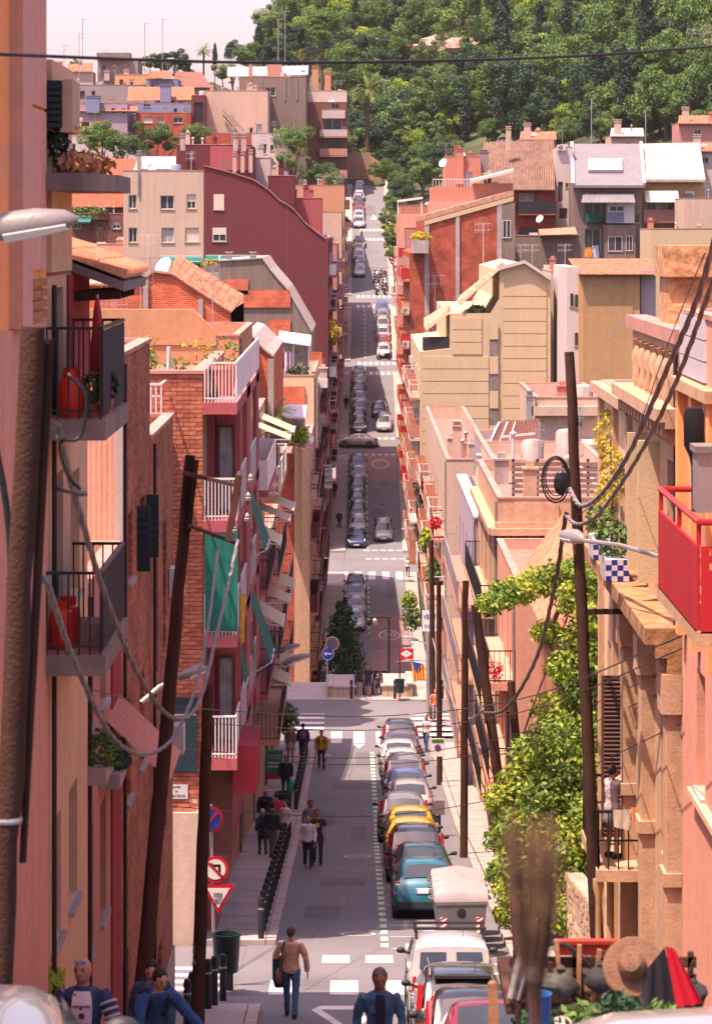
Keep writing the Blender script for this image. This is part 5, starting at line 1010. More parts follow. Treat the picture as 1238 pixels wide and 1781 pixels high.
b = MB(); b.box(5.0, 6.4, 46.0, 47.4, -1.5, -.75); b.box(4.92,6.5,45.9,47.5,-.75,-.25); b.build('chimney_stack', mat('pitted_stone', lin('#dca878',.7), var=.4, sc=4, bump=.8, bsc=8), rt)
b = MB(); plbox(b, S, 43.3, 55.5, -6.25, -6.0, 0, .55); plbox(b, S, 43.3, 55.5, -6.45, -6.25, 0, .40); plbox(b, S, 43.3, 55.5, -6.7, -6.45, 0, .22); b.build('main_cornice', mat('mossy_stone', lin('#b88a60',.7), var=.35, sc=3, bump=.6, bsc=10), rt)
for y in (43.35, 47.2, 50.4): b = MB(); plbox(b, S, y, y+.55, -15.5, -6.7, 0, .22); plbox(b, S, y-.06, y+.61, -7.3, -6.7, .0, .3); plbox(b, S, y-.06, y+.61, -9.9, -9.7, 0, .27); b.build('pilaster', w_sto, rt)
for y in (46.4, 48.2): b = MB(); plbox(b, S, y, y+.12, -5.7, -3.4, 0, .35); b.build('window_surround', w_bei, rt)
# louvred shutter leaves standing open
def louvre(root, y, z0, z1, w=.55, m=None):
    f = MB(); m = m or M['brown']; xa, xb = 4.9-w, 4.9
    f.box(xa,xa+.05,y,y+.05,z0,z1); f.box(xb-.05,xb,y,y+.05,z0,z1); f.box(xa+.05,xb-.05,y,y+.05,z0,z0+.06); f.box(xa+.05,xb-.05,y,y+.05,z1-.06,z1); o = f.build('shutter', m, root)
    n = int((z1-z0-.12)/.075)
    for i in range(n): b = MB(); z = z0+.06+(z1-z0-.12)*i/n; b.hexa([(xa+.05,y-.01,z),(xb-.05,y-.01,z),(xb-.05,y+.05,z+.05),(xa+.05,y+.05,z+.05),(xa+.05,y-.01,z+.015),(xb-.05,y-.01,z+.015),(xb-.05,y+.05,z+.065),(xa+.05,y+.05,z+.065)]); b.build('slat', m, o)
rt, F, S = bld('stone_annexe', 'cream stuccoed wing with louvred shutters and a small black balcony', 'house', 0, 0, 51.05, 6.2, 0, w_cr, x0=4.9, x1=13, zt=-3.05, zb=-17, side='R', par=.2, roof='roofgrey',
    sops=[(52.2,53.4,-6.0,-4.2,'win',M['brown']),(52.0,53.3,-10.9,-8.4,'win',M['brown']),(55.0,56.1,-9.9,-8.0,'win',M['brown'])])
louvre(rt, 51.6, -10.9, -8.0, .5); b = MB(); plbox(b, S, 51.05, 57.2, -3.2, -3.0, 0, .25); b.build('eave_band', w_sto, rt)
for y in (51.06, 53.8, 56.8): b = MB(); plbox(b, S, y, y+.35, -15.5, -3.3, 0, .1); b.build('quoin_strip', w_sto, rt)
b = MB(); plbox(b, S, 49.6, 53.0, -11.25, -11.05, 0, .75); bo = b.build('balcony', w_sto, rt); b = MB()
for (p, q) in (((4.87,49.63),(4.18,49.63)),((4.18,49.63),(4.18,52.95)),((4.18,52.95),(4.87,52.95))):
    a, c = V((*p,-11.04)), V((*q,-11.04)); b.bar(a+V((0,0,1)),c+V((0,0,1)),.05); b.bar(a+V((0,0,.5)),c+V((0,0,.5)),.03); n = max(4, int((c-a).length/.16)); [b.bar(a.lerp(c,i/n),a.lerp(c,i/n)+V((0,0,1)),.025) for i in range(n+1)]
b.build('railing', M['black'], bo)
b = MB(); plbox(b, S, 49.7, 52.9, -10.5, -10.1, .72, .74); b.build('rail_screen', M['black'], bo)
for i in range(5):
    b = MB(); x = 4.2+i*.16; b.lathe([(.07,0),(.09,.1),(.06,.3),(.055,2.2),(.1,2.4),(.1,2.55)], (x-.12*i%.3,49.9+i*.75,-13.8), 10); b.build('porch_column', w_yel, rt, True)
b = MB(); b.hexa([(3.95,49.4,-15.4),(4.88,49.4,-15.4),(4.88,54,-15.9),(3.95,54,-15.9),(4.3,49.4,-13.8),(4.88,49.4,-13.3),(4.88,54,-13.3),(4.3,54,-13.8)]); b.build('stair_flank', w_yel, rt)
ck = [mat('cobalt_tile',(.02,.03,.20),rough=.3), wt]
for k, (x, y) in enumerate(((4.45,49.0),(4.5,52.2))):
    t = thing('tiled_planter', ['near blue and white checked tile planter on the stone cornice','far blue and white checked tile planter on the stone cornice'][k], 'planter', (x,y,-5.99)); b = MB(); b.box(x-.2,x+.2,y,y+1.1,-5.99,-5.62); b.build('box', wt, t)
    for i in range(4):
        for j in range(4): b = MB(); b.box(x-.2+.1*i+.002,x-.1+.1*i-.002,y-.012,y-.001,-5.99+.0925*j,-5.99+.0925*(j+1)-.004); b.build('checker_tile', ck[(i+j) % 2], t)
    leafclump((x,y+.5,-5.35), (.3,.5,.35), 260, .07, M['leaf_m'], 'plant', t)
t = thing('climbing_plant', 'yellow green climber on the cream wing beside the planters', 'plant', (4.7,54,-5.9)); b = MB()
for (z, r_) in ((-5.2,.5),(-4.5,.4),(-3.9,.3)): leafquads(b, (4.75,54+R.uniform(-1,1),z), (.25,.9,.5), 220, .07)
b.build('foliage', M['leaf_y'], t); b = MB(); b.tube([(4.8,54,-5.95),(4.78,53.8,-5),(4.8,54.2,-3.9)],.02,5); b.build('stem', M['wood'], t)
ln = thing('laundry', 'beige and orange cloths draped over the black balcony rail', 'laundry', (4.2,50,-11)); 
def drape(x0, x1, y, z, h, m): cloth(ln, [(x0,y-.06,z+.03),(x1,y-.06,z+.03),(x1-.02,y-.08,z-h),(x0+.02,y-.08,z-h*.8)], m, 'cloth', 6, .03)
drape(4.42,4.74,49.6,-10.02,.33,mat('beige_cloth',(.45,.36,.28),rough=.9)); drape(4.72,4.86,49.6,-9.98,.25,mat('orange_cloth',(.62,.20,.07),rough=.9))
# garden wall and houses behind the vine
gw = MB(); st = MB(); wroot = thing('garden_wall', 'rubble stone garden wall along the right pavement under the vine', 'wall', (5.0,58,prof(58)))
for a, c in zip([57.3+3*i for i in range(10)], [60.3+3*i for i in range(10)]): gw.hexa([(4.93,a,prof(a)-.5),(5.3,a,prof(a)-.5),(5.3,c,prof(c)-.5),(4.93,c,prof(c)-.5),(4.93,a,prof(a)+1.9),(5.3,a,prof(a)+1.9),(5.3,c,prof(c)+1.9),(4.93,c,prof(c)+1.9)])
gw.build('core', mat('wall_mortar',(.40,.30,.22),var=.3,sc=2), wroot)
m_st = [mat('rubble_stone',(.36,.24,.16),var=.35,sc=3), mat('pale_rubble_stone',(.48,.35,.25),var=.3,sc=3)]; n = 0; rest = MB()
for j in range(9):
    y = 57.3+R.uniform(0,.3)
    while y < 87:
        w = R.uniform(.28,.6); z = prof(y)+.12+j*.2; e = R.uniform(.01,.05)
        q = MB() if n < 290 and y > 60 else rest
        q.hexa([(4.92-e,y,z),(4.94,y,z),(4.94,y+w-.03,z-.05),(4.92-e,y+w-.03,z-.05),(4.925-e,y+.03,z+.17),(4.94,y+.01,z+.18),(4.94,y+w-.04,z+.13),(4.925-e,y+w-.05,z+.12)], m=0)
        if q is not rest: q.build('stone', m_st[R.random() < .5], wroot); n += 1
        y += w
o = rest.build('stonework', m_st, wroot); o['kind'] = 'stuff'
rt, F, S = bld('tiled_house', 'small peach house with broken clay tile roof behind the vine', 'house', 0, 0, 75.5, 11, 0, w_ter, x0=5.55, x1=12, zt=-10.4, zb=-19, side='R', par=.05, sops=rows([77,80.5,84],[-14.2,-17.2],1,1.6)); 
tiles(rt, (5.1,75.0,-10.5), (10.5,75.0,-10.5), (6.4,80,-9.0), (10.5,80,-9.0), 22, 9, M['tile'], True); tiles(rt, (5.0,86.6,-10.5), (5.0,75.2,-10.5), (6.4,86.6,-8.6), (6.4,80,-8.6), 26, 5, M['tile'])
b = MB(); b.box(5.5,5.7,75.3,75.5,-19,-10.6); b.build('corner_strip', w_sto, rt)
rt, F, S = bld('peach_house', 'peach balconied house with iron railings beside the leaning poles', 'house', 864, 925, 88, 11.8, 1012, w_pe, x0=4.9, x1=9.5, zb=-21.5, side='R', par=.3, sops=rows([89.5,92.5,96],[-13.9,-16.9,-20.0],1.1,2.0,'win',M['brown']))
for k, z in enumerate((-13.95,-16.95)): balcony(rt, S, 88.4, 98.6, z, .85, 1.0, 'bars', M['iron'], w_sal, .22)
leafclump((4.3,88.8,-13.6), (.25,.3,.3), 120, .07, M['flower_r'], 'bougainvillea', rt)
rt, F, S = bld('cornice_building', 'beige building with dentil cornice and slatted roof fence', 'building', 864, 1062, 100.2, 16.6, 868, w_sto, x0=4.95, side='R', zb=-24, par=.4, sops=rows([102,105.5,109,112.5],[-13.4,-16.6,-19.8],1.2,2.1,'win',M['brown']))
b = MB(); plbox(b, F, -.25, 8.9, PZ(930,100.2), PZ(918,100.2), -.1, .35); plbox(b, F, -.1, 8.9, PZ(918,100.2), PZ(908,100.2), -.1, .18); plbox(b, S, 100.2, 116.5, PZ(930,100.2), PZ(918,100.2), -.1, .35); b.build('cornice', w_sto, rt)
for i in range(34): b = MB(); plbox(b, F, i*.26, i*.26+.12, PZ(937,100.2), PZ(931,100.2), 0, .2); b.build('dentil', w_sto, rt)
b = MB(); plbox(b, F, .55, 2.1, PZ(908,100.2), PZ(874,100.2), 0, .1); b.build('panel', w_sto, rt)
for i in range(6): b = MB(); b.box(PX(890,104),PX(1066,104),103.9,103.95,PZ(858,104)+i*.2,PZ(858,104)+i*.2+.13); b.build('fence_board', M['woodlight'] if 0 else mat('grey_board',(.20,.14,.13),var=.3,sc=3), rt)
for x in (892,934,978,1022,1064): b = MB(); b.bar(P(x,868,104.1),P(x,798,104.1),.09); b.build('fence_post', M['wood'], rt)
for z in (-13.5,-16.7,-19.9): balcony(rt, S, 101, 115.5, z, .6, 1.0, 'bars', M['iron'], w_sto)
rt, F, S = bld('terrace_house', 'narrow house with pale coping and blue steel balconies near the crossing', 'house', 812, 864, 117.3, 20.3, 905, w_lil, x0=4.9, side='R', zb=-26, par=.8, sops=rows([119,123,127,131,135],[-15.4,-18.4,-21.4],1.2,2.0))
b = MB(); b.box(4.8,5.3,117.2,137.7,PZ(905,117.3)+.08,PZ(905,117.3)+.16); b.build('wide_coping', w_whi, rt)
for k, z in enumerate((-15.5,-18.5,-21.5)): balcony(rt, S, 118, 137, z, .75, 1.05, 'bars', M['steel'], w_ter)
# roofs seen behind the near right row
rt, F, S = bld('pink_roof_house', 'pinkish flat-roofed house with stepped parapets behind the big pole', 'house', 930, 1052, 150, 14, 692, w_crm2, zb=-27, par=.7, fops=[(1003,722,1012,742,'win')]); b = MB(); plbox(b, F, -.2, 3.9, PZ(722,150), PZ(706,150), -.1, .5); b.build('overhang', w_crm2, rt)
b = MB(); b.box(PX(1014,148),PX(1052,148),146,149.9,-27,PZ(768,148)); b.build('porch', w_crm2, rt); chimney(rt, 921, 745, 690, 149.5, .35, M['steel'])
rt, F, S = bld('red_roof_house', 'low house with a reddish lean-to pergola roof behind the terrace parapets', 'house', 838, 930, 140, 9, 772, w_lil, zb=-27, par=.4); corrug(rt, 'pergola_roof', P(846,782,138.5), P(935,770,138.5), P(868,735,142), P(938,728,142), 14, .05, w_bro)
b = MB(); [b.bar(P(846+i*18,782,138.4),P(868+i*14,735,141.9),.08) for i in range(6)]; b.bar(P(870,760,138),P(930,754,138),.1); b.build('pergola_frame', M['wrail'], rt)
for (x, t_) in ((834,802),(915,790)): chimney(rt, x, 830, t_, 136, .35, M['white'])
rt, F, S = bld('salmon_low_house', 'low salmon rooftop with air vents below the slatted fence', 'house', 862, 1060, 122, 14, 812, w_crm2, zb=-26, par=.5)
# ---------------------------------------------------------------- trees
M['bark'] = mat('tree_bark', (.10,.065,.05), var=.4, sc=6, bump=.5)
M['pine'] = leafmat('pine_needles', '#27442a', '#62803a', .2)
M['oliv'] = leafmat('olive_leaf', '#4e5e44', '#889068', .2)
M['cyp'] = leafmat('cypress_leaf', '#142a20', '#274330', .1)
M['palm'] = leafmat('palm_frond', '#4f6436', '#8c9450', .25)
M['lime'] = leafmat('bright_leaf', '#50722a', '#9aac42', .28)
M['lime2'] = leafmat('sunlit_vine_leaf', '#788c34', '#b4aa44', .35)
def tree_proto(kind, seed, leaf, m, n=2600, nc=22, rx=3.6, rz=2.9, hz=5.2):
    r = random.Random(seed); cr = MB(); tr = MB(); top = V((r.uniform(-.4,.4), r.uniform(-.4,.4), hz-1))
    tr.tube([(0,0,-.6),(r.uniform(-.15,.15),0,hz*.35),top], [.32,.24,.12], 7)
    for i in range(nc):
        d = V((r.gauss(0,1), r.gauss(0,1), r.gauss(0,.8))).normalized(); k = r.uniform(.35,1.28)
        c = V((d.x*rx*k*.78, d.y*rx*k*.78, hz+d.z*rz*k*.78)); s = r.uniform(.42,1.15)*rx*.34
        if i < 8: tr.tube([(0,0,hz*.4), V((0,0,hz*.55)).lerp(c,.5), c], [.12,.07,.03], 5)
        leafquads(cr, c, (s,s,s*.72), n//nc, leaf, r, .5)
    return cr.mesh('crown', m), tr.mesh('trunk', M['bark'])
def cypress(seed, h=9, w=1.0):
    r = random.Random(seed); cr = MB(); tr = MB(); tr.tube([(0,0,-.5),(0,0,h*.9)], [.2,.04], 6)
    for i in range(26):
        t = i/25; z = .6+t*(h-.6); w_ = w*(math.sin(math.pi*(.12+.86*t))**.7)*r.uniform(.85,1.1); leafquads(cr, (r.uniform(-.1,.1),r.uniform(-.1,.1),z), (w_,w_,h/20), 85, .22, r, .6)
    return cr.mesh('crown', M['cyp']), tr.mesh('trunk', M['bark'])
def palm(seed, h=6, L=3.0, nf=34):
    r = random.Random(seed); cr = MB(); tr = MB(); tr.tube([(0,0,-.5),(.1,0,h*.5),(0,0,h)], [.32,.26,.3], 8)
    for i in range(nf):
        a = r.uniform(0,6.28); e = r.uniform(-.3,1.25); p = V((0,0,h)); d = V((math.cos(a)*math.cos(e), math.sin(a)*math.cos(e), math.sin(e))); sd = V((-math.sin(a), math.cos(a), 0)); l = L*r.uniform(.8,1.1)
        pts = []
        for k in range(9): pts.append(p.copy()); p += d*l/8; d = (d+V((0,0,-.17))).normalized()
        for k in range(8):
            up = sd.cross((pts[k+1]-pts[k]).normalized()); cr.q(pts[k]-sd*.03, pts[k]+sd*.03, pts[k+1]+sd*.02, pts[k+1]-sd*.02)
            for s_ in (-1,1):
                for f in (0,.5): b0 = pts[k].lerp(pts[k+1], f); wd = (.5*math.sin(math.pi*(k+1.2)/9.5))*L/3; cr.q(b0, b0+(pts[k+1]-pts[k])*.35, b0+sd*s_*wd+(pts[k+1]-pts[k])*.9-up*.12*s_*s_)
    return cr.mesh('crown', M['palm']), tr.mesh('trunk', M['bark'])
PT = {}
for k, (kind, leaf, m, n, nc, rx, rz, hz) in {'pine1':('pine',.15,'pine',8600,30,3.6,2.9,3.6),'pine2':('pine',.15,'pine',8600,26,3.3,3.2,3.6),'dark1':('dark',.16,'leaf_d',8200,26,3.5,3.3,3.3),'dark2':('dark',.16,'leaf_d',8200,22,3.1,3.6,3.5),
    'mid1':('mid',.16,'leaf_m',8000,24,3.4,3.0,3.0),'mid2':('mid',.16,'leaf_m',8000,28,3.8,2.9,3.1),'oliv1':('olive',.14,'oliv',8600,26,3.4,2.8,2.9),'lime1':('lime',.16,'lime',7600,22,3.0,2.4,2.5)}.items():
    PT[k] = tree_proto(kind, hash(kind) % 7 + len(k) + n + nc, leaf, M[m], n, nc, rx, rz, hz)
PT['cyp1'] = cypress(3); PT['cyp2'] = cypress(5, 8, 1.3); PT['palm1'] = palm(7); PT['palm2'] = palm(9, 4.5, 2.8, 40)
KL = {'pine':('pine_tree','green pine tree with a broad needled crown'),'dark':('evergreen_tree','dark evergreen tree'),'mid':('leafy_tree','mid green leafy tree'),'oliv':('olive_tree','grey green olive tree'),'lime':('young_tree','bright yellow green tree'),'cyp':('cypress','dark columnar cypress'),'palm':('palm_tree','feathery palm tree')}
def plant_tree(kind, x, y, z, s=1.0, label=None, group=None, sz=None, zg=None):
    lift = max(0, z-zg) if zg is not None else 0; z -= lift
    nm, lb = KL[kind.rstrip('12')]; t = thing(nm, label or lb, 'tree', (x,y,z), R.uniform(0,6.28), group, False); t.scale = (s, s, sz or s)
    cr = link('crown', PT[kind][0], t); tr = link('trunk', PT[kind][1], t)
    if lift > .3: cr.location.z = lift/(sz or s); tr.scale.z = 1+lift/(sz or s)/max(v.co.z for v in PT[kind][1].vertices)
    return t
def ground_hit(px, py, y0=485, y1=899):
    Y = y0
    while Y < y1:
        q = P(px, py, Y)
        if H(q.x, Y) >= q.z: return q
        Y += 3
    return None
# hillside wood: trees standing on the slope, denser than one can see between
rt_ = random.Random(5); used = []
wts = ['pine1','pine2','dark1','dark2','mid1','mid2','oliv1','lime1','mid1','oliv1','pine2','lime1','mid2','cyp2']
for row, py in enumerate(range(-40, 318, 15)):
    for px0 in range(420, 1300, 33):
        px = px0+rt_.uniform(-16,16)+(16 if row % 2 else 0); pyy = py+rt_.uniform(-7,7)
        if pyy > 258 and px > 740: continue
        if pyy > 300 and px < 660 or (px < 560 and pyy > 128): continue
        q = ground_hit(px, pyy, 485 if px < 740 else 376)
        if q is None: continue
        if q.x < 6 and q.y < 486: continue
        if 640 < px < 900 and 85 < pyy < 125: 
            if rt_.random() < .55: continue
        used.append((q, rt_.choice(wts), rt_.choice((.6,.8,1.0,1.2,1.5))*rt_.uniform(.85,1.15)*(.74+q.y/1500)))
def zlabel(k, q, s):
    px, py = CXP+FPX*q.x/q.y, YH-FPX*q.z/q.y
    zx = ['far left','left','central','right','far right'][min(4, max(0, int((px-420)/164)))]; zy = ['top','upper','middle','lower','bottom'][min(4, max(0, int((py+40)/62)))]
    return '%s %s on the %s %s of the wooded hill' % ('large' if s > 1.15 else 'small' if s < .8 else 'medium', KL[k.rstrip('12')][1].replace(' with a broad needled crown',''), zy, zx)
for q, k, s in used: 
    g_ = {'pine':'pines on the wooded hill','dark':'dark evergreens on the wooded hill','mid':'leafy trees on the wooded hill','oliv':'olive trees on the wooded hill','lime':'bright trees on the wooded hill','cyp':'small cypresses on the wooded hill'}[k.rstrip('12')]
    plant_tree(k, q.x, q.y, H(q.x,q.y)-.4, s, zlabel(k, q, s), g_, s*rt_.uniform(.8,1.4))
print('hill trees', len(used))
sp = [('cyp1',1044,200,470,1.25,'tall dark cypress standing alone above the grey roofs'),('cyp2',1000,200,475,.85,'shorter dark cypress left of the tall one'),('cyp2',1066,170,500,.8,'small cypress to the right of the tall one'),
 ('palm1',640,232,478,1.35,'big feathery palm at the end of the street'),('palm2',745,175,520,1.1,'palm half hidden among trees above the gable'),('palm2',1093,82,600,1.2,'spiky pale palm high on the right hillside'),('palm2',985,118,590,1.0,'pale palm in the middle of the wooded hill'),
 ('palm1',355,116,470,.62,'slender palm on the left skyline ridge'),('cyp1',374,112,480,.5,'narrow dark cypress beside the skyline palm'),('cyp2',450,92,500,.75,'cypress on the ridge left of the hill'),('cyp1',470,80,510,.6,'thin cypress near the top of the ridge'),
 ('dark2',282,118,470,.62,'left one of three dark firs on the skyline'),('dark1',304,118,470,.72,'middle one of three dark firs on the skyline'),('dark2',322,126,470,.5,'right one of three dark firs on the skyline'),('mid1',258,112,472,.5,'small green tree beside the skyline firs'),
 ('mid2',134,112,452,.35,'potted tree on a roof at the left skyline'),('dark1',405,96,490,.62,'dark spreading tree on the ridge beside the cypress'),('mid1',425,110,486,.8,'leafy tree at the ridge edge behind the greenhouse'),('oliv1',395,130,470,.7,'olive tree behind the greenhouse roof'),('dark2',510,90,500,1.0,'dark tree rising over the ridge beside two aerials'),('mid2',535,75,510,1.1,'rounded tree at the left end of the wood'),('pine1',560,60,520,1.1,'pine on the ridge at the left end of the wood'),('dark1',485,110,492,.9,'evergreen behind the greenhouse glazing')]
for k, px, py, Y, s, lb in sp: q = P(px, py, Y); Y = 488 if 240 < px < 380 else Y; q = P(px, py, Y); plant_tree(k, q.x, Y, q.z-1, s, lb, zg=H(q.x,Y)-.4 if px > 140 else None)
for k, px, py, Y, s, lb in (('pine1',508,275,420,1.0,'round crowned pine between the white annexe and the red apartments'),('pine2',178,272,385,.95,'left clump of pines on the hillside among houses'),('pine1',215,280,383,.8,'low middle pine on the hillside among houses'),('pine2',268,272,386,.92,'right pine of the hillside clump'),('pine1',340,248,392,.55,'small pine behind the maroon penthouse'),
    ('mid2',555,318,432,.75,'grey green bush above the pink terraces'),('oliv1',580,330,430,.75,'olive bush hanging over the parked cars at the top'),('mid1',490,300,400,.6,'leafy bush below the round pine'),('dark1',598,398,405,.32,'dark shrub on the left of the upper street')): 
    q = P(px, py, Y); plant_tree(k, q.x, Y, q.z-.6*s, s, lb, zg=H(q.x,Y)-.3)
ORD = ['first','second','third','fourth','fifth','sixth','seventh','eighth','ninth','tenth']
# hedge trees on the right of the upper street and at its end
for k, (px, py, Y, s, kd) in enumerate(((674,440,402,.42,'lime1'),(677,425,408,.45,'mid1'),(680,405,415,.5,'lime1'),(681,388,424,.55,'mid2'),(684,368,432,.6,'mid1'),(690,350,442,.7,'dark1'),(700,335,452,.85,'pine1'),(716,318,462,.9,'dark2'),(735,322,456,.9,'mid1'),(672,315,468,.8,'pine2'),(690,300,474,1.0,'dark1'),(650,300,480,.8,'mid2'),(622,292,482,.6,'lime1'),(636,285,486,.7,'mid1'),(735,290,478,.9,'pine1'),(760,300,470,.9,'dark1'),(770,270,480,.9,'mid2'))):
    q = P(px, py, Y); plant_tree(kd, max(q.x, 4.9 if Y < 470 else -9), Y, q.z-.8, s, zg=H(max(q.x, 4.9 if Y < 470 else -9),Y)-.3, label=['%s leafy hedge tree from below over the wall of the upper street' % ORD[k] if k < 7 else '%s tree crowding the end of the street, counted from the road' % ORD[k-7]][0], group=['hedge trees along the upper street','trees at the end of the street'][k > 6])
# rocks on the slope
m_rk = mat('hill_rock', (.34,.22,.17), var=.4, sc=.8, bump=.8, bsc=2)
for k, (px, py) in enumerate(((770,92),(800,98),(745,105),(820,66),(832,50))):
    q = ground_hit(px, py)
    if q is None: continue
    b = MB(); b.ell((0,0,0), (5.5,2.5,2.4), 9, 6); 
    for v in b.v: v *= R.uniform(.75,1.15)
    o = b.build('rock_outcrop', m_rk); o.location = q+V((0,-5,1.2)); tag(o, ['broad brown rock outcrop in the clearing','right brown rock outcrop in the clearing','left brown rock outcrop in the clearing','upper rock face under the trees','topmost rock face under the trees'][k], 'rock')
# vine over the garden wall
t = thing('vine_tree', 'large bright green vine tree spilling over the garden wall', 'tree', (5.2,72,prof(72))); vr = random.Random(4)
CLS = [(850,1050,68,.30),(875,1035,69,.38),(905,1025,70,.42),(940,1010,71,.42),(975,1000,71,.45),(1015,985,70,.45),(1040,1010,69,.4),(1035,1070,69,.5),(1010,1110,70,.5),(1040,1140,69,.5),(985,1160,70,.5),(1010,1195,70,.55),(960,1235,70,.5),(1010,1260,70,.6),(965,1280,69,.6),(925,1310,70,.55),(985,1330,69,.65),(1035,1330,69,.6),(905,1360,70,.55),(945,1380,69,.65),(1000,1400,69,.7),(890,1410,70,.5),(930,1440,69,.65),(985,1465,68,.7),(875,1460,70,.45),(905,1500,69,.6),(960,1530,68,.65),(890,1550,69,.45),(925,1575,68,.5),(868,1520,71,.35),(1040,1420,68,.6),(1020,1520,68,.6),(880,1590,69,.3),(1055,1100,70,.5),(1055,1180,70,.5),(1060,1260,69,.55),(1050,1380,69,.6),(950,1100,71,.35),(1055,1480,68,.6),(1045,1560,67,.55),(980,1590,67,.5),(895,1440,69,.5),(870,1390,70,.4),(1000,1040,70,.5),(1040,950,70,.35)]
lf = MB(); tw = MB()
for k, (px, py, Y, s) in enumerate(CLS):
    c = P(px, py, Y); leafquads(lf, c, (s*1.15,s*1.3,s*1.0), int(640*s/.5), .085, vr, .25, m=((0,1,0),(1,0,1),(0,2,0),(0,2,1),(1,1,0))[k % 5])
    pv_ = P(*CLS[k-1][:3]) if k else c+V((.3,.3,-.3))
    tw.tube([pv_, pv_.lerp(c,.5)+V((0,.1,.12)), c], [.03,.025,.012], 5)
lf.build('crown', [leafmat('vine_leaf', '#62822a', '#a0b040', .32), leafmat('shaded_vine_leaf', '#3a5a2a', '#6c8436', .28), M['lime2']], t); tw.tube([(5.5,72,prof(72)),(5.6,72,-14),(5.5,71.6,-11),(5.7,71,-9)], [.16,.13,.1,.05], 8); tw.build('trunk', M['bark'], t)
# conifer behind the escalator wall and street trees
cf = MB(); tr = MB(); c0 = P(597,1200,166); r = random.Random(2); hh = PZ(1048,166)-c0.z; tr.tube([c0+V((0,0,-5)),c0+V((0,0,hh*.9))],[.12,.03],6)
for i in range(24): 
    tq = i/23; leafquads(cf, c0+V((r.uniform(-.15,.15),r.uniform(-.1,.1),hh*tq)), (1.75*(1-tq)**.6+.06,1.4*(1-tq)**.6+.06,.32), 230, .12, r, .4)
t = thing('conifer', 'dark cone shaped conifer behind the arrow sign', 'tree', c0); cf.build('crown', M['leaf_d'], t); tr.build('trunk', M['bark'], t)
for k, (px, py, Y, s, m, lb) in enumerate(((716,1075,200,.9,'leaf_m','balcony tree with hanging leaves below the red geraniums'),(712,1045,205,.7,'leaf_l','light green tree on the right of the far pavement'),(380,1225,72.5,.4,'leaf_l','bright pot palm on the pink balcony under the green cloth'),(498,1250,135,.7,'leaf_m','leafy shrub in front of the dark shopfront'),(75,1720,34,.3,'leaf_l','small weed bush at the foot of the left wall'))):
    c = P(px, py, Y); t = thing('street_plant', lb, 'plant', c-V((0,0,s*1.4))); b = MB(); leafquads(b, c, (s*.9,s*.9,s*1.1), 420, .09 if Y < 100 else .16, R, .15); b.build('foliage', M[m], t); b = MB(); b.tube([c-V((0,0,s*1.4)),c], .03, 5); b.build('stem', M['bark'], t)
t = thing('pot_palm', 'small roof terrace palm beside the white terrace railings', 'plant', P(475,790,150)); PTm = palm(12, 1.7, 1.1, 26); a = link('crown', PTm[0], t); b_ = link('trunk', PTm[1], t); a.scale = b_.scale = (1.1,1.1,1.1)
# ---------------------------------------------------------------- vehicles
M['cglass'] = mat('car_glass', (.030,.038,.045), rough=.04, var=.25, sc=1.2, bump=0, spec=.9)
M['tyre'] = mat('tyre_rubber', (.012,.012,.014), rough=.8, var=.2)
M['rim'] = mat('alloy_rim', (.45,.43,.44), rough=.3, var=.05, met=.8)
M['tail'] = mat('tail_lamp_red', (.30,.008,.014), rough=.12, var=.15, sc=9, bump=0, spec=.7)
M['amber'] = mat('amber_lamp', (.75,.22,.03), rough=.12, var=.1, bump=0, spec=.7)
M['head'] = mat('headlamp_clear', (.62,.62,.64), rough=.08, var=.15, sc=9, bump=0, spec=.8)
M['plastic'] = mat('black_plastic', (.022,.022,.026), rough=.55, var=.1)
M['plate'] = mat('number_plate_white', (.72,.70,.68), rough=.4, var=.05)
M['bluemark'] = mat('blue_plate_band', (.02,.05,.30), rough=.4, var=.05)
def paint(name, col): return mat(name+'_car_paint', col, rough=.28, var=.05, sc=2, bump=0, coat=.8, spec=.5, met=.15)
M['paint'] = paint('base', (.3,.3,.3))
